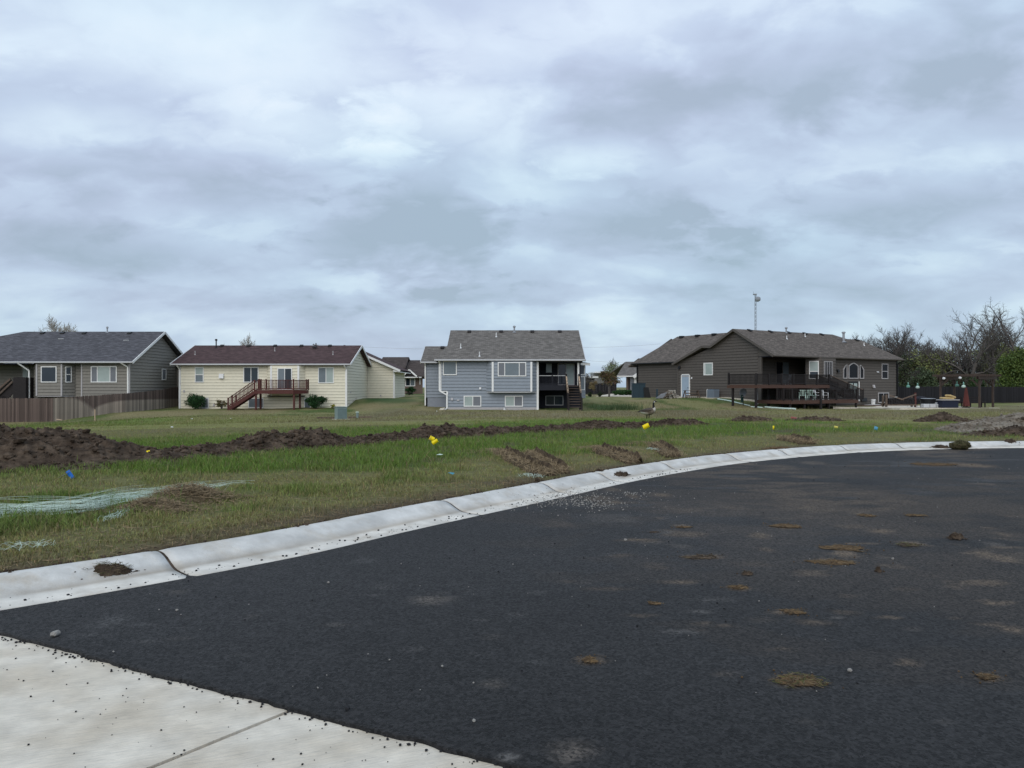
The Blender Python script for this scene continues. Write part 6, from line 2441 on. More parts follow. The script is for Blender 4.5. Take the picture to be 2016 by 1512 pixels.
def leaf_mesh(name, n, center_fn, size, cols, seed, gain=1.0, flat=.0):
    """n small leaf faces; center_fn(rng, n) -> (n,3) positions; cols list of (colour, weight)"""
    g = np.random.default_rng(seed)
    c = center_fn(g, n)
    n = len(c)
    a = g.normal(size=(n, 3))
    a[:, 2] *= 1 - flat
    a /= np.linalg.norm(a, axis=1)[:, None]
    b = np.cross(a, g.normal(size=(n, 3)))
    b /= np.linalg.norm(b, axis=1)[:, None]
    s_ = (size * g.uniform(.6, 1.4, n))[:, None]
    v = np.stack([c - a * s_, c + b * s_ * .5, c + a * s_, c - b * s_ * .5], 1).reshape(-1, 3)
    f = np.arange(4 * n).reshape(n, 4)
    w = np.array([x[1] for x in cols], float)
    ci = g.choice(len(cols), n, p=w / w.sum())
    cc = np.array([x[0] for x in cols])[ci] * g.uniform(.7, 1.3, (n, 1)) * gain
    return np_mesh(name, v, f, np.repeat(cc, 4, 0))


def crown_fn(rx, ry, rz, z0, lumps=9, shell=.55, seed=1, cone=0.0):
    """points in lumpy clusters filling an ellipsoid standing on z0"""
    def fn(g, n):
        g2 = np.random.default_rng(seed)
        k = lumps
        d = g2.normal(size=(k, 3))
        d /= np.linalg.norm(d, axis=1)[:, None]
        d *= g2.uniform(.35, .8, (k, 1))
        lr = g2.uniform(.28, .5, k)
        i = g.integers(0, k, n)
        q = g.normal(size=(n, 3))
        q /= np.linalg.norm(q, axis=1)[:, None]
        q *= (shell + (1 - shell) * g.random((n, 1))) ** 1.0
        p = d[i] + q * lr[i][:, None] * g.uniform(.7, 1.15, (n, 1))
        if cone:
            t = np.clip((p[:, 2] + 1) / 2, 0, 1)
            p[:, :2] *= (1.15 - cone * t)[:, None]
        return np.stack([p[:, 0] * rx, p[:, 1] * ry, z0 + rz + p[:, 2] * rz], 1)
    return fn


def tree(name, label, cat, px, Y, me, m_, sc, rz, group=None, z=None, crown=None):
    x = WX(px, Y)
    t = empty(name, (x, Y, Hs(x, Y) - .05 if z is None else z), rz, label, cat, group)
    o = link_mesh("trunk", me, m_, t)
    o.scale = sc
    if crown is not None:
        for cm in crown if isinstance(crown, list) else [crown]:
            link_mesh("crown", cm, M["leaf"], t)
    return t


T1 = tree_mesh(11, 12, 1.0, .24, .30, 4, (7, 6, 5, 4), trunk_frac=.28, wig=.30, twig_r=.014)
T2 = tree_mesh(23, 12, 1.15, .28, .22, 4, (7, 6, 5, 4), trunk_frac=.30, wig=.34, twig_r=.014)
T3 = tree_mesh(37, 10, .9, .17, .45, 4, (9, 8, 7, 5), trunk_frac=.22, wig=.24, twig_r=.014)
T4 = tree_mesh(51, 8, .85, .12, .6, 4, (9, 7, 5, 3), trunk_frac=.15, wig=.18, twig_r=.016)
T5 = tree_mesh(77, 8, .95, .12, .5, 4, (11, 9, 7, 4), trunk_frac=.12, wig=.16, twig_r=.016)
BG = "bare trees behind the dark fence"
tree("bare_tree", "large spreading bare tree with forked limbs left of the pergola's right post", "tree", 1905, 98, T2, M["bark"], (1.05, 1.05, 1.02), .4, BG)
tree("bare_tree", "tall bare tree with crooked limbs near the right edge", "tree", 1966, 100, T1, M["bark"], (1.25, 1.1, 1.07), 2.1, BG)
tree("bare_tree", "bare tree cut by the right picture edge above the bright green juniper", "tree", 2024, 97, T2, M["bark"], (1.1, 1.1, 1.12), 3.5, BG)
tree("bare_tree", "dense bare round-topped tree just right of the brown house's roof", "tree", 1758, 108, T3, M["bark"], (1.35, 1.2, 1.06), .9, BG)
tree("bare_tree", "bare many-twigged tree beside the round-topped one, leaning right", "tree", 1784, 112, T1, M["bark"], (.85, .9, .93), 4.0, BG)
tree("bare_tree", "thin small bare tree rising behind the brown house's far roof end", "tree", 1690, 118, T4, M["bark"], (1.3, 1.2, 1.22), 1.4, BG)
tree("bare_tree", "slim bare tree between the round-topped tree and the thicket's gap", "tree", 1727, 114, T3, M["bark"], (.85, .85, .93), 5.0, BG)
tree("bare_tree", "low bare tree in the gap left of the crooked tall trees", "tree", 1838, 104, T3, M["bark"], (.9, .9, .84), 2.6, BG)
tree("bare_tree", "bare leaning tree with long twigs above the pergola's left post", "tree", 1868, 106, T1, M["bark2"], (.8, .8, .82), 1.2, BG)
tree("bare_tree", "grey bare tree far back between the round-topped tree and the tall crooked ones", "tree", 1808, 120, T3, M["bark"], (1.2, 1.1, 1.02), 3.3, BG)
tree("bare_tree", "grey bare tree far back filling the gap above the pergola", "tree", 1895, 122, T1, M["bark"], (1.1, 1.1, 1.06), 5.6, BG)
tree("bare_tree", "far bare tree whose crown peeps between the two tall crooked trees", "tree", 1940, 124, T3, M["bark"], (1.3, 1.2, 1.16), .2, BG)
tree("bare_tree", "far bare tree behind the juniper at the right edge", "tree", 1990, 121, T1, M["bark"], (1.2, 1.2, 1.12), 2.9, BG)
tree("bare_tree", "low far bare tree just above the brown house's lower roof ridge", "tree", 1705, 126, T3, M["bark"], (1.0, 1.0, 1.04), 1.9, BG)
tree("bare_tree", "pale bare fan-shaped tree behind the olive-grey house's ridge", "tree", 116, 112, T5, M["bark2"], (2.2, 2.0, 1.50), .3)
tree("bare_tree", "small pale bare tree showing over the cream house's ridge", "tree", 489, 122, T5, M["bark2"], (1.55, 1.4, 1.21), 2.3)
tree("bare_tree", "thin bare twigs of a tree behind the brown house's gable peak", "tree", 1436, 118, T4, M["bark"], (1.0, 1.0, 1.14), 4.4)
# leafy understory behind the dark fence
THK = [
    # px, Y, half width px, top py, colour set, label
    (1795, 101, 46, 690, "dk", "dark olive bush right of the brown house's eave, behind the fence"),
    (1832, 99, 40, 672, "ye", "yellow-green budding tree in the thicket's middle"),
    (1862, 103, 52, 678, "gy", "grey-brown twiggy bush with few leaves left of the pergola"),
    (1900, 102, 48, 690, "gy2", "grey-violet twiggy thicket bush behind the pergola"),
    (1945, 106, 52, 650, "ye", "pale yellow-green budding tree behind the crooked bare tree"),
    (1985, 108, 40, 668, "ye2", "olive budding tree behind the green juniper"),
    (1765, 104, 34, 700, "gy", "grey-green brush behind the brown house's right corner"),
    (1815, 96, 40, 722, "gn", "dark green low bush right behind the fence, left part"),
    (1925, 97, 22, 738, "gn2", "bright green low bush seen through the pergola"),
    (1880, 97, 40, 728, "dk", "shadowy dark bush behind the pergola's left posts"),
    (1720, 112, 40, 676, "gy2", "thin violet-grey brush over the brown house's lower roof"),
    (1760, 110, 40, 668, "gy2", "dense violet-grey twigs at the foot of the round-topped tree"),
]
CSET = {
    "dk": [((.030, .042, .020), 4), ((.050, .062, .028), 2), ((.045, .040, .034), 2)],
    "ye": [((.15, .165, .055), 4), ((.10, .115, .045), 3), ((.06, .055, .04), 3)],
    "ye2": [((.10, .115, .045), 4), ((.07, .08, .035), 3), ((.05, .046, .038), 3)],
    "gy": [((.060, .064, .040), 3), ((.062, .054, .046), 5), ((.085, .078, .055), 2)],
    "gy2": [((.052, .047, .048), 5), ((.045, .052, .034), 2), ((.075, .068, .062), 2)],
    "gn": [((.034, .050, .024), 4), ((.045, .060, .032), 3)],
    "gn2": [((.040, .080, .028), 4), ((.030, .058, .025), 3)],
}
for i, (px, Y, hw_, top, cs, lab) in enumerate(THK):
    x = WX(px, Y)
    gz = Hs(x, Y)
    hgt = WZ(top, Y) - gz
    rx = hw_ / F * Y
    t = empty("thicket_bush", (x, Y, gz), 0, lab, "bush", "bushes and saplings of the thicket")
    tw_ = link_mesh("trunk", T4, M["bark"], t)
    tw_.scale = (rx / 3.2, rx / 3.2, hgt / 8 * 1.0)
    tw_.rotation_euler = (0, 0, i * 1.1)
    sparse = cs in ("ye", "gy", "gy2")
    link_mesh("crown", leaf_mesh("crown", 5200 if not sparse else 4600, crown_fn(rx * 1.05, rx * .7, hgt * .52, -.1, 22, .2, 400 + i), .12 if not sparse else .115, CSET[cs], 500 + i, 1.5), M["leaf"], t)
# far tree belt closing the gap low behind the thicket and the houses
belt_pts = lambda g, n: np.stack([(lambda u: WX(1660 + u * 460, 128))(g.random(n)), 126 + 8 * g.random(n), .2 + 7.5 * g.random(n) ** 1.15], 1)
wb = link_mesh("far_woodland", leaf_mesh("far_woodland", 26000, belt_pts, .17, CSET["gy"] + CSET["gy2"], 77, 1.5), M["leaf"])
tag(wb, "dim grey-brown woodland mass behind the bare trees", "woodland", kind="stuff")
# bright green juniper at the right edge
x = WX(2003, 93)
jn = empty("juniper", (x, 93, Hs(x, 93)), 0, "bright green dense conical juniper at the right edge", "juniper tree")
hgt = WZ(684, 93) - Hs(x, 93)
lk = link_mesh("trunk", T4, M["bark"], jn)
lk.scale = (.5, .5, hgt / 9)
link_mesh("crown", leaf_mesh("crown", 16000, crown_fn(2.75, 2.4, hgt * .5, .1, 46, .55, 9, .45), .13, [((.082, .122, .026), 5), ((.052, .085, .022), 4), ((.115, .150, .038), 2)], 91), M["leaf"], jn)


def shrub(name, label, cat, px, Y, rx, h, cols, n, size, seed, lumps=16, cone=0, group=None, shell=.6, ry=None, stem=True):
    x = WX(px, Y)
    z = Hs(x, Y)
    t = empty(name, (x, Y, z), 0, label, cat, group)
    if stem:
        mb = MB()
        rr_ = random.Random(seed)
        for _ in range(5):
            mb.tube([(0, 0, -.1), (rr_.uniform(-.4, .4) * rx, rr_.uniform(-.4, .4) * rx, h * .7)], [.03, .012], 4)
        mb.build("stem", M["bark"], t)
    link_mesh("foliage", leaf_mesh("foliage", n, crown_fn(rx, ry or rx * .8, h / 2, 0.02, lumps, shell, seed, cone), size, cols, seed), M["leaf"], t)
    return t


GRN = [((.020, .062, .018), 5), ((.030, .085, .024), 3), ((.012, .036, .012), 3)]
shrub("round_shrub", "rounded dark green shrub at the left end of the cream house", "shrub", 384.5, 69.0, .98, 1.48, GRN, 5200, .055, 21, 26, group="dark green shrubs at the cream house")
shrub("round_shrub", "broad dark green shrub right of the red deck", "shrub", 622.5, 69.0, 1.02, 1.25, GRN, 5200, .055, 22, 26, group="dark green shrubs at the cream house")
shrub("barberry_bush", "small olive and reddish bush left of the red deck's stairs", "bush", 436, 69.1, .62, .95, [((.10, .10, .03), 3), ((.14, .08, .04), 2), ((.05, .07, .02), 2)], 1100, .05, 23, 14, shell=.2)
shrub("flowering_plant", "low yellow-flowering plant at the cream house's right corner", "plant", 656, 69.3, .32, .42, [((.45, .38, .03), 3), ((.10, .14, .03), 3)], 420, .05, 24, 8, shell=.2)
shrub("round_shrub", "small dark green shrub under the brick house's window", "shrub", 807, 102.5, .80, .95, GRN, 2200, .06, 25, 16)
shrub("low_plant", "flat dark plant clump beside the cream garage's corner", "plant", 806, 93.5, .6, .4, [((.05, .05, .035), 3), ((.04, .06, .03), 2)], 500, .06, 26, 8, shell=.2)
shrub("cone_shrub", "small dark cone-shaped evergreen nearest the grey house's stairs", "shrub", 1161.5, 86, .30, .62, [((.022, .035, .016), 4), ((.035, .05, .02), 2)], 1400, .05, 27, 18, .75, group="cone shrubs by the driveway")
shrub("cone_shrub", "dark cone-shaped evergreen between its smaller twin and the reddish tree's trunk", "shrub", 1182, 86, .32, .66, [((.020, .032, .016), 4), ((.033, .047, .02), 2)], 1400, .05, 28, 18, .75, group="cone shrubs by the driveway")
x = WX(1169, 90)
sp = empty("small_tree", (x, 90, .5), 0, "small tan-leaved round sapling left of the reddish tree", "tree")
MB().tube([(0, 0, -.1), (.03, 0, .7)], .03, 5).build("trunk", M["bark"], sp)
link_mesh("crown", leaf_mesh("crown", 1100, crown_fn(.62, .5, .62, .6, 14, .2, 31), .06, [((.24, .19, .09), 4), ((.17, .12, .07), 3)], 31), M["leaf"], sp)
x = WX(1199, 87)
rt = empty("redbud_tree", (x, 87, .47), 0, "small reddish-olive spreading tree with dark trunk beside the driveway", "tree")
MB().tube([(0, 0, -.1), (.02, 0, .5), (.0, .05, 1.3), (-.25, .1, 2.0)], [.13, .10, .08, .04], 7).tube([(0, .02, 1.0), (.5, .1, 1.7), (1.1, .1, 2.1)], [.07, .05, .02], 6).tube([(0, .02, 1.1), (-.6, -.1, 1.8), (-1.0, 0, 2.3)], [.06, .045, .02], 6).build("trunk", M["bark"], rt)
link_mesh("crown", leaf_mesh("crown", 2600, lambda g, n: np.concatenate([crown_fn(1.5, 1.2, .72, 1.25, 22, .1, 41)(g, n // 2) + np.array((.1, 0, 0)), crown_fn(1.15, 1, .62, 1.9, 18, .1, 42)(g, n // 2) + np.array((-.35, 0, 0))]), .075,
          [((.135, .105, .040), 4), ((.14, .065, .045), 3), ((.07, .08, .03), 3)], 33), M["leaf"], rt)
# hedge in front of the small house, made of single shrubs
for i in range(4):
    shrub("hedge_shrub", ["left end", "second from left", "third from left", "right end"][i] + " of the low green hedge left of the teal locker", "hedge", 1213 + i * 9.5, 94, .62, .78, [((.030, .085, .020), 4), ((.020, .055, .016), 3)], 1300, .06, 50 + i, 14, group="hedge shrubs by the driveway")
x = WX(1205, 135)
tree("willow_tree", "pale green budding multi-stemmed tree behind the flat white roof", "tree", 1205, 135, T4, M["bark2"], (.95, .95, .80), .5, crown=leaf_mesh("crown", 1500, crown_fn(2.3, 2, 2.1, 1.7, 24, .1, 61), .11, [((.22, .26, .15), 3), ((.16, .19, .10), 3)], 61))
tree("bare_tree", "grey bare bushy tree far left of the flat white roof", "tree", 1159, 145, T4, M["bark2"], (.55, .55, .48), 1.5, crown=leaf_mesh("crown", 500, crown_fn(2.2, 2, 1.5, .8, 16, .1, 62), .11, [((.16, .14, .12), 3)], 62))

# ================================================================== utility things in the middle distance
x, Y = WX(671, 45), 45
z = Hs(x, Y)
ut = empty("transformer_cabinet", (x, Y, z), .5, "grey-green utility transformer cabinet in the field before the cream house", "utility cabinet")
MB().box(-.30, .30, -.27, .27, 0, .70).build("cabinet", M["util"], ut, bevel=.03)
MB().prism([(-.32, -.29, .70), (.32, -.29, .70), (.32, .29, .70), (-.32, .29, .70)], (0, 0, .05)).build("lid", M["util"], ut, bevel=.015)
MB().box(-.27, .27, -.287, -.272, .06, .64).build("door", mat("darker_cabinet_door", (.13, .18, .18), .5, .08, 4), ut)
MB().box(-.42, .42, -.40, .40, -.2, .03).build("pad", M["concrete"], ut)
x, Y = WX(703.5, 46), 46
pd = empty("utility_pedestal", (x, Y, Hs(x, Y)), 0, "short pale green utility pedestal right of the transformer cabinet", "pedestal")
MB().box(-.07, .07, -.07, .07, 0, .34).build("post", M["util"], pd, bevel=.02)
MB().box(-.09, .09, -.09, .09, .341, .40).build("cap", M["net"], pd, bevel=.02)
for (pa, ya, pb, yb_, lab) in ((622, 826, 662, 818, "thin board edging the bare soil left of the transformer cabinet"), (684, 821, 732, 822, "dark rail lying in the grass right of the pedestal")):
    Y_ = 46
    z_ = Hs(WX(pa, Y_), Y_)
    o = MB().bar((WX(pa, Y_), Y_ + .3, z_ + .06), (WX(pb, Y_), Y_ - .2, Hs(WX(pb, Y_), Y_) + .06), .06, .10).build("edging_board", M["oldwood"])
    tag(o, lab, "board")
x, Y = WX(187, 52.5), 52.5
o = MB().box(-.03, .03, -.015, .015, -.1, .82).build("survey_stake", M["rawwood"])
o.location = (x, Y, Hs(x, Y))
tag(o, "pale upright survey stake in front of the picket fence", "stake")
o = MB().bar((0, 0, .05), (.62, -.4, .02), .08, .06).build("loose_board", M["rawwood"])
o.location = (WX(104, 58), 58.5, Hs(WX(104, 58), 58.5) + .12)
tag(o, "pale loose board lying at the picket fence's foot", "board")
for px, py, Y_, lab in ((378, 819, 47, "small white paper scrap on the lawn left of the red stairs"), (455, 820.5, 47, "small white paper scrap on the lawn below the red stairs"), (339, 845, 35, "white scrap in the green field left of centre"), (860, 812, 60, "white scrap in the dry weeds before the grey house")):
    o = MB().blobs([(0, 0, .04)], [.06], 5, 1, .5).build("litter_scrap", M["plast"])
    o.location = (WX(px, Y_), Y_, Hs(WX(px, Y_), Y_))
    tag(o, lab, "litter", "white scraps on the grass")
x, Y = WX(1571, 38), 38.5
o = MB().prism([(-.18, 0, 0), (.1, -.06, 0), (.17, .06, .01), (-.1, .08, .06)], (0, .03, .05)).build("red_scrap", mat("faded_red_plastic", (.22, .05, .04), .5, .1, 4))
o.location = (x, Y, Hs(x, Y) + .06)
tag(o, "small faded red plastic scrap on dirt in the right field", "scrap")

# ------------------------------------------------------------------ goose
gY = 38.0
gxp = WX(1276, gY)
gz = float(H(np.array([gxp]), np.array([gY]))[0])
SEC = [  # x along body (forward), z, half width, half height
    (-.56, .345, .015, .008), (-.50, .350, .045, .022), (-.40, .355, .090, .055), (-.28, .350, .135, .110), (-.14, .345, .168, .155), (.0, .345, .178, .178), (.12, .360, .170, .175), (.22, .400, .140, .155), (.280, .455, .100, .120),
    (.300, .520, .072, .085), (.292, .585, .050, .056), (.278, .650, .041, .044), (.275, .715, .037, .038), (.288, .775, .035, .036), (.318, .820, .040, .044), (.352, .846, .045, .046), (.388, .844, .038, .038), (.415, .836, .022, .024), (.455, .826, .015, .013), (.480, .822, .006, .006)]
vs, cs, fs = [], [], []
n = 14
P = [Vector((s[0], 0, s[1])) for s in SEC]
for i, s in enumerate(SEC):
    d = (P[min(i + 1, len(P) - 1)] - P[max(i - 1, 0)]).normalized()
    upv = Vector((-d.z, 0, d.x))
    for j in range(n):
        a = 2 * math.pi * j / n
        off = Vector((0, math.cos(a) * s[2], 0)) + upv * (math.sin(a) * s[3])
        p = P[i] + off
        vs.append(tuple(p))
        up_ = math.sin(a)
        if i <= 1:
            c = (.015, .013, .012)
        elif i <= 3:
            c = (.55, .53, .50) if up_ < -.05 else (.07, .055, .045)
        elif i <= 5:
            c = (.42, .37, .32) if (i == 4 and up_ < -.35) else ((.15, .12, .09) if up_ < -.2 else (.085, .064, .048))
        elif i <= 7:
            c = (.17, .135, .105) if up_ < .3 else (.085, .064, .048)
        elif i <= 8:
            c = (.52, .48, .43) if up_ < .45 or True else (.1, .08, .06)
        elif i == 9:
            c = (.56, .52, .47) if up_ < .2 else (.05, .04, .035)
        elif i in (14, 15):
            c = (.70, .68, .64) if (abs(math.cos(a)) > .55 and up_ < .45 and i == 14) else (.010, .010, .011)
        else:
            c = (.010, .010, .011)
        cs.append(c)
for i in range(len(SEC) - 1):
    for j in range(n):
        a, b = i * n + j, i * n + (j + 1) % n
        fs.append((a, b, b + n, a + n))
fs.append(tuple(range(n))[::-1])
mb = MB()
mb.add(vs, fs)
for (sy, fx) in ((-.07, .02), (.07, -.05)):
    k0 = len(mb.v)
    mb.tube([(fx, sy, .24), (fx + .01, sy, .13), (fx - .01, sy, .02)], [.045, .018, .016], 6)
    mb.add([(fx - .03, sy - .01, .012), (fx + .09, sy - .05, .008), (fx + .10, sy + .05, .008), (fx - .03, sy + .01, .03)], [(0, 1, 2), (0, 1, 3), (1, 2, 3), (2, 0, 3)])
    cs += [(.018, .016, .016)] * (len(mb.v) - k0)
# folded wings lying along the back
for sy in (-1, 1):
    k0 = len(mb.v)
    W = [(.20, .10, .47, .10), (.08, .155, .45, .125), (-.10, .155, .425, .10), (-.28, .12, .405, .06), (-.46, .05, .385, .02)]
    for (wx_, wy_, wz_, wh_) in W:
        mb.v += [(wx_, sy * wy_ * .55, wz_ + wh_ * .62), (wx_, sy * (wy_ + .018), wz_ + wh_ * .1), (wx_, sy * (wy_ + .012), wz_ - wh_ * .75), (wx_, sy * (wy_ - .03), wz_ - wh_ * .5)]
        t = (wx_ + .46) / .66
        dk_ = (.072 * t + .02, .053 * t + .018, .040 * t + .016)
        cs += [dk_, tuple(q * 1.25 for q in dk_), tuple(q * .8 for q in dk_), dk_]
    for i in range(len(W) - 1):
        for j in range(4):
            a, b = k0 + i * 4 + j, k0 + i * 4 + (j + 1) % 4
            mb.f.append((a, b, b + 4, a + 4))
me = mb.mesh("goose", smooth=True)
ca = me.color_attributes.new("Col", "FLOAT_COLOR", "POINT")
ca.data.foreach_set("color", np.concatenate([np.array(cs), np.ones((len(cs), 1))], 1).astype(np.float32).ravel())
go = link_mesh("goose", me, mat("goose_plumage", (1, 1, 1), .8, .12, 30, attr=True))
go.location = (gxp, gY, gz + .015)
go.rotation_euler = (0, 0, R(12))
go.scale = (1.0, 1.02, 1.02)
go.data.materials[0].node_tree.nodes["Principled BSDF"].inputs["Specular IOR Level"].default_value = .2
tag(go, "standing goose with black neck and white cheek beside the dirt ridge", "goose")
for me_ in (go.data,):
    pass

# ------------------------------------------------------------------ marker flags


def flag(px, py, z, size, tilt, yaw, m_, label, h=.30, fold=.04, group="marker flags in the grass"):
    x, Y = G(px, py, z)
    gz_ = Hs(x, Y)
    f = empty("marker_flag", (x, Y, gz_), yaw, label, "flag", group)
    top = z - gz_
    w, hh = size
    lean = tilt * .25
    MB().tube([(-lean, 0, -.05), (0, 0, top - hh / 2)], .0025, 5).tube([(0, 0, top - hh / 2), (math.sin(tilt) * hh, 0, top - hh / 2 + math.cos(tilt) * hh)], .0025, 5).build("wire", M["wire"], f)
    vs_, fs_ = [], []
    nx_ = 6
    for i in range(nx_ + 1):
        t = i / nx_
        for j in (0, 1):
            a, b = t * w, j * hh - hh / 2
            xx = a * math.cos(tilt) + b * math.sin(tilt)
            zz_ = -a * math.sin(tilt) * 1.0 + b * math.cos(tilt)
            vs_.append((xx, fold * w * math.sin(t * 3.0 + j * .5), top + zz_))
    for i in range(nx_):
        fs_.append((2 * i, 2 * i + 2, 2 * i + 3, 2 * i + 1))
    o = MB().add(vs_, fs_).build("flag", m_, f, recalc=False, smooth=True)
    so = o.modifiers.new("solid", "SOLIDIFY")
    so.thickness = .0012
    return f


flag(289.5, 893, .27, (.065, .115), -.2, .1, M["yel"], "upright yellow marker flag in front of the large dirt mound")
flag(133, 927, .26, (.15, .065), 1.0, .2, M["blu"], "bright blue marker flag drooping at the left before the dirt mound", h=.3)
flag(846, 861, .33, (.13, .11), .5, .0, M["yel"], "upper of two crossed yellow marker flags in front of the dirt ridge")
flag(851, 873, .26, (.15, .09), -.55, .15, M["yel"], "lower of two crossed yellow marker flags in front of the dirt ridge")
flag(1266, 842, .36, (.20, .14), -.45, .0, M["yel"], "large tilted yellow marker flag below the goose")
flag(1642, 840, .28, (.13, .07), .2, .0, mat("faded_yellow_vinyl", (.62, .55, .12), .5, .05, 20), "faint yellow marker flag in the green strip right of the goose")
flag(1521, 842, .26, (.07, .13), .0, .4, M["yel"], "tiny thin yellow marker flag in the green strip near the right mound")
flag(1721, 842, .28, (.13, .11), .3, .2, mat("faded_light_blue_vinyl", (.10, .33, .50), .5, .05, 20), "pale blue marker flag in the grass before the spoil pile")
x, Y = G(886, 939, .16)
o = MB().add([(-.06, 0, 0), (.0, .05, .025), (.075, .01, .02), (.05, -.05, .0), (-.03, -.045, .03)], [(0, 1, 4), (1, 2, 3, 4)]).build("fallen_flag", mat("faded_teal_vinyl", (.03, .22, .30), .5, .1, 20), None, recalc=False)
o.location = (x, Y, Hs(x, Y) + .05)
so = o.modifiers.new("solid", "SOLIDIFY")
so.thickness = .002
tag(o, "fallen teal flag scrap in the grass near the kerb", "flag scrap")
x, Y = G(865, 898, .16)
o = MB().add([(-.07, 0, 0), (.0, .03, .02), (.08, .0, .01), (.05, -.04, .0)], [(0, 1, 2, 3)]).build("fallen_flag", M["net"], None, recalc=False)
o.location = (x, Y, Hs(x, Y) + .06)
so = o.modifiers.new("solid", "SOLIDIFY")
so.thickness = .002
tag(o, "pale fallen flag scrap below the two crossed yellow flags", "flag scrap")
# ================================================================== grass
G3 = np.random.default_rng(5)


def blades(name, x, y, h, w, col, lean=.45, two=True, zoff=0.0):
    n = len(x)
    z = H(x, y) + zoff
    yaw = G3.uniform(0, 2 * np.pi, n)
    la = G3.uniform(0, 2 * np.pi, n)
    ll = np.abs(G3.normal(0, lean, n)) * h
    dx_, dy_ = np.cos(yaw) * w / 2, np.sin(yaw) * w / 2
    tx, ty = x + np.cos(la) * ll, y + np.sin(la) * ll
    b0 = np.stack([x - dx_, y - dy_, z - .01], 1)
    b1 = np.stack([x + dx_, y + dy_, z - .01], 1)
    tip = np.stack([tx, ty, z + h], 1)
    if two:
        mx, my = x + np.cos(la) * ll * .35, y + np.sin(la) * ll * .35
        m0 = np.stack([mx - dx_ * .8, my - dy_ * .8, z + h * .6], 1)
        m1 = np.stack([mx + dx_ * .8, my + dy_ * .8, z + h * .6], 1)
        v = np.stack([b0, b1, m1, m0, tip], 1).reshape(-1, 3)
        i = np.arange(n)[:, None] * 5
        f = np.concatenate([i + np.array([[0, 1, 2]]), i + np.array([[0, 2, 3]]), i + np.array([[3, 2, 4]])], 0)
        c = np.repeat(col, 5, 0)
    else:
        v = np.stack([b0, b1, tip], 1).reshape(-1, 3)
        f = np.arange(n * 3).reshape(n, 3)
        c = np.repeat(col, 3, 0)
    o = link_mesh(name, np_mesh(name, v, f, c), M["grass"])
    return tag(o, kind="stuff")


def onheap(x, y):
    m = np.zeros(len(x), bool)
    for (cx_, cy_, a_, b_, r_) in [(-10.6, 15.0, 4.2, 2.2, .18), (20.4, 36.4, 1.6, .8, .1), (17.4, 26.6, 3.5, 2.1, .1), (16.6, 23.9, 3.1, .7, .12), (10.9, 35.2, 1.2, .45, .05), (14.4, 36.8, 1.5, .45, 0)]:
        u = ((x - cx_) * math.cos(r_) + (y - cy_) * math.sin(r_)) / a_
        v = (-(x - cx_) * math.sin(r_) + (y - cy_) * math.cos(r_)) / b_
        m |= (u * u + v * v) < .62 + .34 * G3.random(len(x))
    for (px, py, a_, b_) in [(368, 984, .34, .24), (300, 1004, .30, .2)]:
        cx_, cy_ = G(px, py, .15)
        m |= (((x - cx_) / a_) ** 2 + ((y - cy_) / b_) ** 2 < 1) & (G3.random(len(x)) < .85)
    m &= G3.random(len(x)) < .95
    return m


# strips of scraped earth and straw running down to the kerb (centre lines as photo points)
RUTS = []
for (pa, ya, pb, yb_, w) in [(985, 890, 1078, 938, .30), (1045, 893, 1108, 930, .26), (1175, 884, 1262, 914, .34), (1290, 876, 1325, 898, .30), (1545, 862, 1590, 872, .4)]:
    a, b = np.array(G(pa, ya, .16)), np.array(G(pb, yb_, .16))
    RUTS.append((a, b, w * .68))


def rutmask(x, y):
    m = np.zeros(len(x))
    for a, b, w in RUTS:
        d = b - a
        L = np.linalg.norm(d)
        d = d / L
        t = np.clip((x - a[0]) * d[0] + (y - a[1]) * d[1], 0, L)
        q = np.hypot(x - a[0] - d[0] * t, y - a[1] - d[1] * t)
        m = np.maximum(m, sstep(w * 1.25, w * .6, q))
    return m


def scatter(n, x0, x1, y0, y1):
    """denser towards the camera"""
    u = G3.random(n)
    y = (y0 ** -.6 + u * (y1 ** -.6 - y0 ** -.6)) ** (-1 / .6)
    x = G3.uniform(-1, 1, n) * (np.abs(y) * .70 + .6)
    k = (x > x0) & (x < x1)
    return x[k], y[k]


def grass_zone(name, n, y0, y1, wscale, two, cull_front=True):
    x, y = scatter(n, -60, 60, y0, y1)
    c, dens, h, kd, rd, lush = turf(x, y)
    clump = fbm(x * 2.3, y * 2.3, 2, 301)
    keep = (kd > .0) & (np.abs(rd) > .80 + .3 * fbm(x * 2, y * 2, 2, 55)) | ((kd > .03) & (np.abs(rd) > .25) & (G3.random(len(x)) < .05 + .12 * (x > 1)))
    keep &= ~onheap(x, y) & (rutmask(x, y) < G3.random(len(x)) * .9 + .05)
    keep &= G3.random(len(x)) < dens * (.35 + .65 * sstep(.30, .55, clump)) * (.62 + .38 * lush)
    x, y, c, h, clump, kd, lush = x[keep], y[keep], c[keep], h[keep], clump[keep], kd[keep], lush[keep]
    n = len(x)
    dry = G3.random(n) < (.24 - .16 * lush)
    c = np.where(dry[:, None], np.array((.23, .185, .095))[None] * G3.uniform(.7, 1.2, (n, 1)), c * 1.12)
    c = c * G3.uniform(.72, 1.30, (n, 1)) * (1 + G3.normal(0, .06, (n, 3)))
    h = h * G3.uniform(.45, 1.25, n) * (.65 + .7 * clump)
    h = h * (1 + 1.2 * (G3.random(n) < .01))
    w = G3.uniform(.6, 1.3, n) * wscale * (1 + y / 16)
    blades(name, x, y, h, w, np.clip(c, .004, .6), .75, two)


grass_zone("grass", 430000, 5.6, 20, .0046, True)
grass_zone("grass", 170000, 19.5, 42, .0062, False)
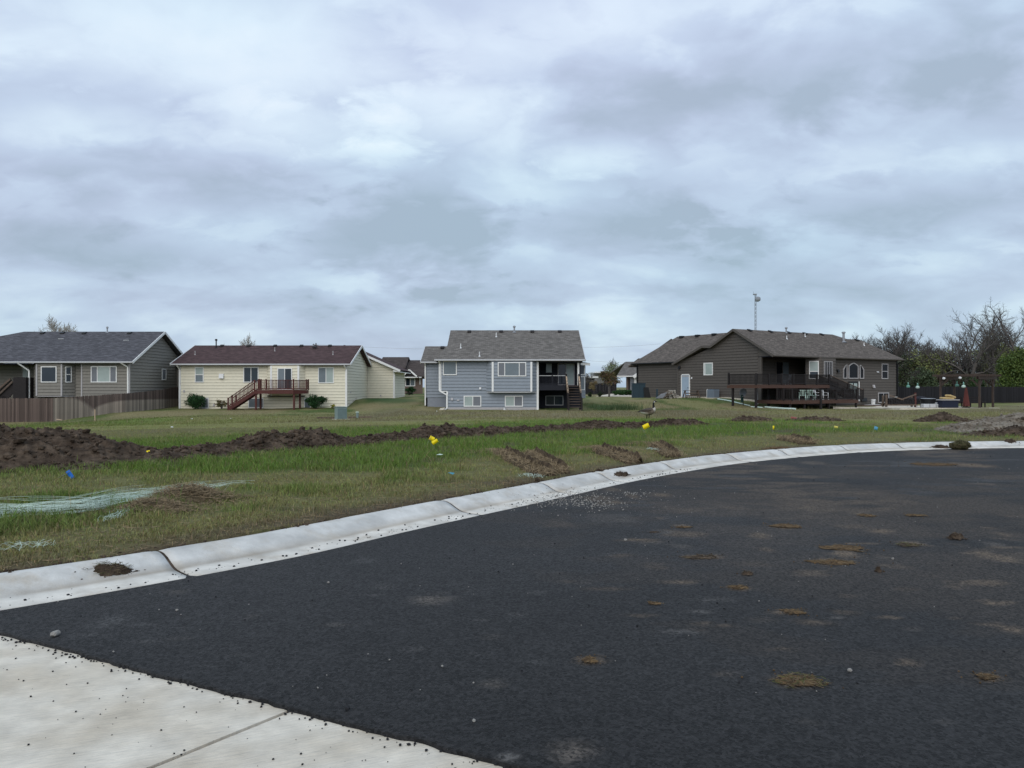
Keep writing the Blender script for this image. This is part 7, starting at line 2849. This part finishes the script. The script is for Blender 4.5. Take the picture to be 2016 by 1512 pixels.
# coarse tufts on the middle field and lawns beyond
x, y = G3.uniform(-42, 46, 120000), 40 + 34 * G3.random(120000) ** 1.2
ok = (y > 40)
for (xa, xb, ya, yb_) in [(-60, -32, 64.5, 90), (-30.4, -14.9, 66.9, 90), (-8, 6.6, 62, 90), (29, 45, 62, 90)]:
    ok &= ~((x > xa) & (x < xb) & (y > ya) & (y < yb_))
ul = (x - DX) * dc + (y - DY) * ds
vl = -(x - DX) * ds + (y - DY) * dc
ok &= ~((ul > -.1) & (vl > -5))
ok &= ~((np.hypot(x - WX(671, 45), y - 45) < .7))
x, y = x[ok], y[ok]
c, dens, h, kd, rd, lush = turf(x, y)
lawnish = np.clip(sstep(50, 56, y) * (x < -9), 0, 1)
h = np.where(lawnish > .5, .035, .045 + .08 * fbm(x * .7, y * .7, 2, 9)) * G3.uniform(.5, 1.5, len(x))
tall = (G3.random(len(x)) < .012) & (lawnish < .5)
h = np.where(tall, h * 3.2, h)
c = c * G3.uniform(.75, 1.3, (len(x), 1))
c = np.where(tall[:, None], np.array((.23, .19, .11))[None], c)
blades("weeds", x, y, h, G3.uniform(.02, .045, len(x)), np.clip(c, .004, .6), .6, False)
# taller weeds at the corner of the grey house
n = 900
x, y = G3.normal(9.0, .9, n), G3.normal(63.5, .6, n)
blades("weeds", x, y, G3.uniform(.2, .75, n), np.full(n, .03), np.array((.055, .085, .035))[None] * G3.uniform(.6, 1.5, (n, 1)), .3, False)


# ------------------------------------------------------------------ straw, ruts
def sticks(name, x, y, z, L, w, col, flat=.35, parent=None):
    n = len(x)
    yaw = G3.uniform(0, 2 * np.pi, n)
    pit = G3.normal(0, flat, n)
    d = np.stack([np.cos(yaw) * np.cos(pit), np.sin(yaw) * np.cos(pit), np.sin(pit)], 1) * (L / 2)[:, None]
    s_ = np.stack([-np.sin(yaw), np.cos(yaw), np.zeros(n)], 1) * (w / 2)[:, None]
    u_ = np.stack([np.zeros(n), np.zeros(n), w * .7], 1)
    c_ = np.stack([x, y, z], 1)
    v = np.stack([c_ - d - s_, c_ - d + s_, c_ - d + u_, c_ + d - s_, c_ + d + s_, c_ + d + u_], 1).reshape(-1, 3)
    i = np.arange(n)[:, None] * 6
    f = np.concatenate([i + np.array([a]) for a in ([0, 1, 4, 3], [1, 2, 5, 4], [2, 0, 3, 5])], 0)
    me = np_mesh(name, v, f, np.repeat(col, 6, 0))
    return link_mesh(name, me, M["straw"], parent)


STR = np.array((.30, .225, .135))


def straw_heap(px, py, rx, ry, hgt, n, label, dark=.8, L=.16):
    cx_, cy_ = G(px, py, .15)
    a = G3.normal(0, .45, (n, 2))
    x, y = cx_ + a[:, 0] * rx, cy_ + a[:, 1] * ry
    e = np.exp(-(a ** 2).sum(1) * 1.6)
    z = H(x, y) + .01 + G3.random(n) * hgt * e
    o = sticks("straw_clump", x, y, z, G3.uniform(.5, 1.3, n) * L, G3.uniform(.003, .007, n), STR[None] * dark * G3.uniform(.45, 1.35, (n, 1)), .28)
    return tag(o, label, "straw", "clumps of dry straw on the verge")


straw_heap(368, 984, .62, .42, .22, 2600, "upper clump of dry straw at the right end of the netting")
straw_heap(300, 1004, .52, .34, .15, 1900, "lower clump of dry straw just beneath the netting's right end")
straw_heap(1262, 872, .45, .5, .06, 260, "small patch of straw uphill of the right-hand scraped strips", .8)
straw_heap(1180, 882, .8, .5, .06, 420, "dry straw patch at the top of the wide scraped strip", .9)
straw_heap(965, 886, .5, .6, .05, 380, "dry straw patch at the upper end of the long scraped strips", 1.0)
rutm = mat("scraped_brown_earth", (.055, .038, .026), .95, .4, 9, .9, 40, .1, tint=(.115, .083, .050), bdist=.03)
for k, (a, b, w) in enumerate(RUTS):
    d = b - a
    L = np.linalg.norm(d)
    d = d / L
    p = np.array((-d[1], d[0]))
    nl, nw = max(8, int(L / .06)), 16
    LL, WW = np.meshgrid(np.linspace(-.1, L + .05, nl), np.linspace(-1.15, 1.15, nw))
    wv = .25 * (fbm(LL * 2, LL * 0 + k, 2, 333) - .5)
    x = a[0] + d[0] * LL + p[0] * (WW + wv) * w
    y = a[1] + d[1] * LL + p[1] * (WW + wv) * w
    prof = np.exp(-((WW - .45) / .32) ** 2) * .14 + np.exp(-((WW + .55) / .26) ** 2) * .10 - np.exp(-(WW / .3) ** 2) * .05
    # pressed lug pattern along the strip
    lug = (np.sin(LL * 2 * np.pi / .16 + WW * 1.5) * .5 + .5) * np.exp(-((WW - .35) / .5) ** 2) * .07
    z = H(x.ravel(), y.ravel()).reshape(x.shape) + (prof + lug) * sstep(-.1, .3, LL) * sstep(L + .05, L - .2, LL) + .05 * (fbm(x * 7, y * 7, 3, 340 + k) - .5) - .09 * sstep(.85, 1.15, np.abs(WW))
    kdr = kerbdist(x.ravel(), y.ravel()).reshape(x.shape)
    z = z - .10 * sstep(.22, .05, kdr)
    vv = np.stack([x.ravel(), y.ravel(), z.ravel()], 1)
    gf = grid_faces(nl, nw)
    gf = gf[(kdr.ravel()[gf] > .03).all(1)]
    labs = ["left of the two long scraped earth strips below the centre flags", "right of the two long scraped earth strips below the centre flags", "wide scraped strip of brown earth right of centre", "short scraped strip of earth near the bend of the kerb", "faint far scraped strip of earth in the right field"]
    o = link_mesh("scraped_strip", np_mesh("scraped_strip", vv, gf, None), rutm)
    tag(o, labs[k], "tyre rut", "scraped earth strips on the verge")
    n = int(2400 * L * w)
    t, q = G3.uniform(-.1, L + .2, n), G3.normal(0, .6, n)
    x, y = a[0] + d[0] * t + p[0] * q * w, a[1] + d[1] * t + p[1] * q * w
    kk = kerbdist(x, y) > .1
    x, y, n = x[kk], y[kk], int(kk.sum())
    tag(sticks("straw", x, y, H(x, y) + .03 + G3.random(n) * .09, G3.uniform(.05, .15, n), G3.uniform(.004, .008, n), STR[None] * G3.uniform(.35, 1.3, (n, 1)), .7, o), kind="stuff")

# fine dry litter lying between the blades over the whole verge
n = 16000
x, y = scatter(n, -12, 14, 5.8, 20)
kd = kerbdist(x, y)
k = (kd > .09) & (G3.random(len(x)) < np.exp(-kd / 1.6) + .22)
x, y = x[k], y[k]
tag(sticks("plant_litter", x, y, H(x, y) + .012, G3.uniform(.04, .14, len(x)), G3.uniform(.003, .006, len(x)), STR[None] * .8 * G3.uniform(.35, 1.3, (len(x), 1)), .15), kind="stuff")

# ------------------------------------------------------------------ erosion netting
NETP = [(-60, 1024), (40, 1014), (110, 1008), (170, 1003), (230, 992), (290, 984), (350, 975), (420, 961), (510, 955)]
NP = catmull([G(px, py, .16) for px, py in NETP], .06)
NTn = np.gradient(NP, axis=0)
NTn /= np.linalg.norm(NTn, axis=1)[:, None]
rr = random.Random(17)
vs, fs = [], []


def strand(pts, r_):
    k = len(vs)
    n = len(pts)
    for i, p in enumerate(pts):
        a, b = pts[max(i - 1, 0)], pts[min(i + 1, n - 1)]
        d = Vector((b[0] - a[0], b[1] - a[1], b[2] - a[2]))
        d = d.normalized() if d.length > 0 else Vector((1, 0, 0))
        s1 = d.cross(Vector((0, 0, 1)))
        s1 = s1.normalized() * r_ if s1.length > 1e-4 else Vector((r_, 0, 0))
        u1 = Vector((0, 0, r_))
        for o in (s1, u1, -s1):
            vs.append((p[0] + o.x, p[1] + o.y, p[2] + o.z))
    for i in range(n - 1):
        for j in range(3):
            a, b = k + i * 3 + j, k + i * 3 + (j + 1) % 3
            fs.append((a, b, b + 3, a + 3))


ROPES = [-.16, -.11, -.07, -.03, 0, .03, .07, .12, .19]
NH = H(NP[:, 0], NP[:, 1])
nN = len(NP)
for s_ in range(81):
    off = ROPES[s_ % len(ROPES)] + rr.gauss(0, .018)
    ph, fq, am = rr.uniform(0, 6), rr.uniform(.5, 1.6), rr.uniform(.01, .05)
    i0 = int(rr.uniform(0, .45) ** 1.2 * nN * .6)
    i1 = nN - int(rr.random() ** .6 * nN * .55)
    lift = rr.uniform(.08, .24)
    pts = []
    for i in range(i0, i1, 2):
        L = i * .06
        taper = .35 + .65 * float(sstep(1.0, .35, i / nN))
        o = (off + am * math.sin(L * fq * 3 + ph) + .025 * math.sin(L * 9 + ph * 3)) * taper
        z = NH[i] + .03 + lift * (.55 + .45 * math.sin(L * 1.7 + ph)) * math.exp(-(off / .22) ** 2) * taper
        pts.append((NP[i, 0] - NTn[i, 1] * o, NP[i, 1] + NTn[i, 0] * o, z))
    if len(pts) > 3:
        strand(pts, rr.uniform(.0009, .0019))
# cross threads and loose ends
for s_ in range(130):
    i = int(rr.random() * nN * .75)
    o0, o1 = rr.gauss(0, .14), rr.gauss(0, .16)
    pts = []
    for q in range(6):
        t = q / 5
        ii = min(nN - 1, max(0, i + int(t * rr.choice([-3, 3, 5]))))
        o = o0 + (o1 - o0) * t
        pts.append((NP[ii, 0] - NTn[ii, 1] * o, NP[ii, 1] + NTn[ii, 0] * o, NH[ii] + .04 + .10 * math.sin(t * 3.1) * rr.random() + .02))
    strand(pts, .0012)
mb = MB()
mb.v, mb.f = vs, fs
tag(mb.build("erosion_netting", M["net"], recalc=False), "long bunched strip of pale green plastic netting on the left verge", "netting")


def net_scrap(px0, py0, px1, py1, n, wid, label, r0=.0013):
    global vs, fs
    vs, fs = [], []
    a, b = np.array(G(px0, py0, .16)), np.array(G(px1, py1, .16))
    for _ in range(n):
        t0, t1 = sorted((rr.random(), rr.random()))
        o0, o1 = rr.gauss(0, wid), rr.gauss(0, wid)
        pts = []
        ph = rr.uniform(0, 6)
        for q in range(9):
            t = t0 + (t1 - t0) * q / 8
            o = o0 + (o1 - o0) * q / 8 + .03 * math.sin(q + ph)
            p = a + (b - a) * t
            pts.append([p[0] + o * .3, p[1] + o, 0])
        hz = H(np.array([p[0] for p in pts]), np.array([p[1] for p in pts]))
        strand([(p[0], p[1], hz[i] + .03 + .05 * abs(math.sin(i * .8 + ph))) for i, p in enumerate(pts)], r0)
    mb = MB()
    mb.v, mb.f = vs, fs
    tag(mb.build("netting_scrap", M["net"], recalc=False), label, "netting", "loose scraps of netting")


net_scrap(-30, 1085, 110, 1078, 14, .10, "loose wisps of pale netting near the kerb at the left edge")
net_scrap(215, 1030, 260, 995, 26, .10, "pale netting wisps hanging down from the main netting strip")
net_scrap(1265, 886, 1330, 892, 26, .22, "pale netting wisps on the short scraped strip near the kerb's bend", .0022)
net_scrap(1020, 938, 1075, 945, 16, .10, "pale netting wisps at the lower end of the long scraped strips", .0016)

# ------------------------------------------------------------------ debris on kerb and road


def kerb_z(x, y):
    kd = -float(kerbdist(np.array([x]), np.array([y]))[0])
    w = [p[0] for p in PROF[1:-1]]
    z = [p[1] for p in PROF[1:-1]]
    if kd < -.02:
        return Hs(x, y)
    if kd > .69:
        return 0.004
    return float(np.interp(kd, w, z))


def clump(name, label, cat, px, py, z, lx, ly, hgt, seed, m_=None, straw=0, grass=0, group=None, yaw=0.0, lumpy=.5):
    """irregular patch or heap lying on the road or kerb; flat ones are pressed thin by tyres"""
    x0_, y0_ = G(px, py, z)
    flat = cat == "mud patch"
    n = 64 if flat else 36
    if flat:
        lx, ly = lx * 1.25, ly * 1.25
        hgt = .004
        straw = int(straw * .55)
    uu, vv = np.meshgrid(np.linspace(-1.35, 1.35, n), np.linspace(-1.35, 1.35, n))
    c_, s_ = math.cos(yaw), math.sin(yaw)
    X = x0_ + (uu * lx * c_ - vv * ly * s_)
    Y = y0_ + (uu * lx * s_ + vv * ly * c_)
    r_ = np.hypot(uu, vv) + 1.0 * (fbm(uu * 1.6 + seed, vv * 1.6, 3, seed) - .5) * lumpy * 2 + .5 * (fbm(uu * 6 + seed, vv * 6, 2, seed + 1) - .5)
    env = sstep(1.0, .35, r_)
    kd_ = -kerbdist(X.ravel(), Y.ravel())
    Z = np.interp(kd_, [p[0] for p in PROF[1:-1]], [p[1] for p in PROF[1:-1]])
    Z = np.where(kd_ > .69, .004, np.where(kd_ < -.02, H(X.ravel(), Y.ravel()), Z)).reshape(X.shape)
    Z = Z + env * hgt * (.35 + 1.1 * fbm(uu * 4 + seed, vv * 4, 3, seed + 3)) + env * min(hgt, .02) * .8 * (fbm(uu * 12, vv * 12, 2, seed + 4) - .5) - .004 * (env <= .001) + .001
    V = np.stack([X.ravel() - x0_, Y.ravel() - y0_, Z.ravel()], 1)
    F_ = grid_faces(n, n)
    hole = env - (.42 * fbm(uu * 11 + seed, vv * 11, 3, seed + 8) + (.03 if flat else -.5)) * (1 if flat else 0)
    keep = (hole.ravel()[F_] > (.06 if flat else .001)).all(1)
    o = link_mesh(name, np_mesh(name, V, F_[keep], None), m_ or M["dirt"])
    o.location = (x0_, y0_, 0)
    tag(o, label, cat, group)
    idx = np.nonzero(env.ravel() > .12)[0]
    if len(idx) and (straw or grass):
        k = straw + grass
        q = V[G3.choice(idx, k)]
        jx = G3.normal(0, .012, (k, 2))
        col = np.where((np.arange(k) < straw)[:, None], STR[None] * .55 * G3.uniform(.3, 1.2, (k, 1)), np.array((.09, .10, .03))[None] * G3.uniform(.5, 1.4, (k, 1)))
        tag(sticks("straw", q[:, 0] + jx[:, 0], q[:, 1] + jx[:, 1], q[:, 2] + .003 + G3.random(k) * hgt * .3, G3.uniform(.4, 1.2, k) * min(.05 if flat else .09, max(lx, .05) * .4), G3.uniform(.002, .0035, k), col, .05 if flat else .35, o), kind="stuff")
    pts, sz = [], []
    rr_ = random.Random(seed)
    for _ in range(int(24 + 70 * lx)):
        a = rr_.uniform(0, 6.28)
        d = abs(rr_.gauss(0, .75))
        x, y = x0_ + math.cos(a) * d * lx * c_ - math.sin(a) * d * ly * s_, y0_ + math.cos(a) * d * lx * s_ + math.sin(a) * d * ly * c_
        rad = rr_.uniform(.002, .006) * (1 + 2.0 * min(lx, .5)) * (1 if flat else 1.6)
        pts.append((x - x0_, y - y0_, kerb_z(x, y) + rad * .3 + (hgt * .3 if d < .6 else 0)))
        sz.append(rad)
    tag(MB().blobs(pts, sz, seed).build("clods", m_ or M["dirt"], o, recalc=False), kind="stuff")
    return o


dungm = mat("straw_flecked_mud", (.072, .046, .026), .95, .5, 60, .8, 120, .1, tint=(.145, .094, .048), bdist=.008)
DG = "patches of dried mud on the road"
clump("sod_clump", "flat ragged clump of sod lying on the kerb face at left", "sod", 218, 1124, .07, .20, .075, .05, 61, M["dirt"], 90, 30, yaw=.6)
clump("mud_patch", "large oval straw-flecked mud patch nearest the camera at right", "mud patch", 1570, 1341, 0, .135, .10, .014, 62, dungm, 160, 40, DG, lumpy=.12)
clump("mud_patch", "small reddish mud lump near the right edge of the road", "mud patch", 1945, 1333, 0, .065, .055, .018, 63, dungm, 50, 0, DG, .3)
clump("mud_patch", "upper of two long brown mud patches right of road centre", "mud patch", 1660, 1080, 0, .23, .16, .022, 64, dungm, 130, 0, DG, -.2)
clump("mud_patch", "lower of two long brown mud patches right of road centre", "mud patch", 1645, 1107, 0, .22, .12, .018, 65, dungm, 110, 0, DG, -.1)
clump("mud_patch", "wide dark mud patch left of the two long brown ones", "mud patch", 1384, 1097, 0, .19, .10, .022, 66, M["dirt"], 90, 0, DG)
clump("mud_patch", "dark mud patch with yellow straw edge near the right", "mud patch", 1790, 1073, 0, .13, .10, .022, 67, M["dirt"], 80, 20, DG)
clump("mud_patch", "dark upright clod with crumbs near the right edge", "clod", 1882, 1061, 0, .075, .06, .055, 68, M["dirt"], 30, 0, DG)
clump("mud_patch", "small tan mud patch at road centre above the dark smear", "mud patch", 1455, 1157, 0, .085, .06, .012, 69, dungm, 40, 0, DG)
clump("mud_patch", "small brown mud patch with pale smear to its left", "mud patch", 1560, 1205, 0, .075, .06, .014, 70, dungm, 40, 0, DG)
clump("mud_patch", "tiny brown mud patch left of road centre", "mud patch", 1288, 1188, 0, .05, .045, .012, 71, dungm, 25, 0, DG)
clump("mud_patch", "tan mud patch in the middle of the dark road foreground", "mud patch", 1162, 1300, 0, .045, .05, .010, 72, dungm, 30, 0, DG)
clump("mud_patch", "small dark clod pair in the road's right half", "clod", 1470, 1131, 0, .055, .05, .02, 73, M["dirt"], 20, 0, DG)
clump("mud_patch", "lone dark clod below the two long brown patches", "clod", 1729, 1126, 0, .03, .03, .04, 74, M["dirt"], 8, 0, DG)
clump("mud_patch", "tan mud patch in the upper road beneath the kerb's bend", "mud patch", 1545, 1036, 0, .17, .12, .012, 75, dungm, 50, 0, DG)
clump("mud_patch", "brown crumbly patch right of the upper tan patch", "mud patch", 1707, 1015, 0, .10, .10, .02, 76, dungm, 40, 0, DG)
clump("mud_patch", "brown crumbly patch with a clod on its far side, far right of the road", "mud patch", 1800, 1015, 0, .12, .10, .025, 77, dungm, 40, 0, DG)
clump("mud_patch", "flat dark flake of mud in the upper middle of the road", "mud patch", 1288, 1048, 0, .06, .035, .012, 78, M["dirt"], 0, 0, DG)
clump("mud_patch", "small brown flake with pale smears at the upper middle of the road", "mud patch", 1345, 1038, 0, .10, .05, .012, 79, dungm, 20, 0, DG)
clump("mud_patch", "rusty stain of mud far out on the road below the sod block", "mud patch", 1840, 914, 0, .45, .35, .012, 80, dungm, 30, 0, DG)
KG = "dirt clods on the kerb"
clump("dirt_clod", "long dark clod of dirt in the gutter right of the gravel", "clod", 1225, 939, .02, .22, .06, .06, 81, M["dirt"], 20, 0, KG, .75)
clump("dirt_clod", "crumbs of dark dirt on the kerb edge left of the long clod", "clod", 1180, 931, .10, .10, .07, .04, 82, M["dirt"], 12, 0, KG, .6)
clump("dirt_clod", "reddish flat dirt patch on the kerb where it bends", "clod", 1527, 890, .05, .42, .15, .03, 83, dungm, 40, 0, KG, .4)
clump("dirt_clod", "small dark clod on the kerb joint left of the gravel", "clod", 1057, 953, .09, .05, .04, .03, 84, M["dirt"], 6, 0, KG)
clump("dirt_clod", "dark dirt clump on the far kerb left of the sod block", "clod", 1855, 879, .05, .28, .16, .06, 85, M["dirt"], 20, 0, KG)
clump("dirt_clod", "thin dark clods on the far kerb near the right edge", "clod", 1990, 875, .05, .18, .14, .08, 86, M["dirt"], 10, 0, KG)
# the sod block standing in the far gutter
x, y = G(1891, 885, 0)
o = MB().blobs([(0, 0, .11), (.12, .02, .10), (-.12, 0, .09), (.03, .05, .15)], [.15, .13, .12, .11], 88, 2, .85).build("sod_block", mat("mossy_sod", (.035, .036, .017), .95, .4, 25, .9, 40, .1, tint=(.07, .06, .03)), recalc=False)
o.location = (x, y, kerb_z(x, y))
n = 500
a_ = G3.normal(size=(n, 3))
a_[:, 2] = np.abs(a_[:, 2])
a_ /= np.linalg.norm(a_, axis=1)[:, None]
tag(sticks("straw", a_[:, 0] * .25, a_[:, 1] * .15, .06 + a_[:, 2] * .16, G3.uniform(.03, .1, n), G3.uniform(.004, .008, n), np.where(G3.random((n, 1)) < .5, STR[None] * .5, np.array((.05, .06, .02))[None]) * G3.uniform(.5, 1.3, (n, 1)), .8, o), kind="stuff")
tag(o, "shaggy dark block of sod standing in the far gutter at right", "sod")

# gravel spilled from the gutter
pts, sz = [], []
rr = random.Random(44)
SPILL = [(1115, 985, 42, 7, 200), (1170, 993, 45, 6, 150), (1150, 978, 60, 6, 120), (1245, 972, 40, 3.5, 60), (1100, 972, 60, 8, 90), (1040, 990, 60, 8, 50), (1130, 1000, 110, 14, 70), (1280, 990, 90, 16, 24)]
for (px, py, sx, sy, n) in SPILL:
    for _ in range(n):
        a, b = px + rr.gauss(0, sx * .6), py + rr.gauss(0, sy * .7)
        x, y = G(a, b)
        r_ = rr.choice([.004, .005, .006, .008, .011])
        pts.append((x, y, kerb_z(x, y) + r_ * .5))
        sz.append(r_)
o = MB().blobs(pts, sz, 12).build("gravel_spill", M["stone"], recalc=False)
tag(o, kind="stuff")
# soil and chaff spilling over the back of the kerb
pts, sz = [], []
for _ in range(1500):
    L = rr.uniform(9, 30)
    if vnoise([L * 1.3], [2.0], 71)[0] < rr.uniform(.2, .75):
        continue
    x, y, tx, ty = kpt(L)
    w = rr.gauss(-.03, .035)
    r_ = rr.choice([.004, .006, .008, .012, .018])
    x, y = x + ty * w, y - tx * w
    pts.append((x, y, (kerb_z(x, y) if w > 0 else .125) + r_ * .3))
    sz.append(r_)
tag(MB().blobs(pts, sz, 15).build("verge_crumbs", M["dirt"], recalc=False), kind="stuff")
# single stones
for k, (px, py, r_, lab) in enumerate([(110, 1252, .022, "round tan stone on the asphalt by the apron's left end"), (349, 1203, .010, "small white stone on the asphalt below the kerb joint"), (1672, 1322, .012, "small grey stone right of the large oval mud patch"),
                                       (647, 1148, .009, "small grey stone on the dark asphalt left of centre"), (933, 1421, .009, "white pebble on the asphalt above the apron's tip"), (871, 1313, .007, "tiny white pebble in the dark asphalt foreground"),
                                       (684, 1398, .012, "dark chunky stone on the apron's edge at the joint"), (1757, 1102, .013, "grey stone right of the long brown mud patches"), (1231, 1065, .016, "dark stone on the asphalt left of the mud flakes")]):
    x, y = G(px, py)
    o = MB().blobs([(0, 0, r_ * .6)], [r_], 70 + k, 2).build("stone", M["stone"] if k != 6 else M["crumb"], recalc=False)
    o.location = (x, y, .004)
    tag(o, lab, "stone", "single stones on the road")
# asphalt crumbs on gutter and apron, loose grit on the road
pts, sz = [], []
for _ in range(240):
    s_ = rr.uniform(-2.5, 5)
    x, y = ast(s_, -abs(rr.gauss(0, .03)))
    r_ = rr.uniform(.003, .009)
    pts.append((x, y, -.022 + r_ * .4))
    sz.append(r_)
for _ in range(330):
    s_ = rr.uniform(-2.5, 5)
    t_ = -abs(rr.gauss(0, .55)) - .01
    x, y = ast(s_, t_)
    r_ = rr.choice([.0015, .002, .0025, .003, .004, .0055])
    pts.append((x, y, -.022 + r_ * .4))
    sz.append(r_)
for _ in range(420):
    L = rr.uniform(8, 26)
    x, y, tx, ty = kpt(L)
    w = .66 - abs(rr.gauss(0, .10))
    r_ = rr.choice([.003, .004, .005, .007, .012])
    x, y = x + ty * w, y - tx * w
    pts.append((x, y, kerb_z(x, y) + r_ * .4))
    sz.append(r_)
for _ in range(260):
    Y_ = 4 + 14 * rr.random() ** 1.3
    x = rr.uniform(-.66, .66) * Y_
    if kerbdist(np.array([x]), np.array([Y_]))[0] > -.7 or (x - AL0[0]) * AN[0] + (Y_ - AL0[1]) * AN[1] < .05:
        continue
    r_ = rr.choice([.002, .003, .003, .004, .006]) * (1 + Y_ / 16)
    pts.append((x, Y_, .004 + r_ * .4))
    sz.append(r_)
tag(MB().blobs(pts, sz, 13).build("asphalt_crumbs", M["crumb"], recalc=False), kind="stuff")
pts, sz = [], []
for _ in range(150):
    Y_ = 4 + 15 * rr.random() ** 1.3
    x = rr.uniform(-.66, .66) * Y_
    if kerbdist(np.array([x]), np.array([Y_]))[0] > -.7 or (x - AL0[0]) * AN[0] + (Y_ - AL0[1]) * AN[1] < .05:
        continue
    r_ = rr.choice([.0025, .003, .004]) * (1 + Y_ / 12)
    pts.append((x, Y_, .004 + r_ * .4))
    sz.append(r_)
tag(MB().blobs(pts, sz, 14).build("pale_grit", M["stone"], recalc=False), kind="stuff")
# pebbles on the turned earth
pts, sz = [], []
for (px, py) in [(206, 893), (227, 893), (240, 897), (166, 923), (97, 851), (88, 852), (577, 886), (583, 885), (815, 862), (806, 870), (465, 872), (1011, 846)]:
    Y_ = 14.0 if px < 300 else (17.5 if px < 600 else 22.5)
    x = WX(px, Y_)
    pts.append((x, Y_, WZ(py, Y_)))
    sz.append(rr.uniform(.02, .04))
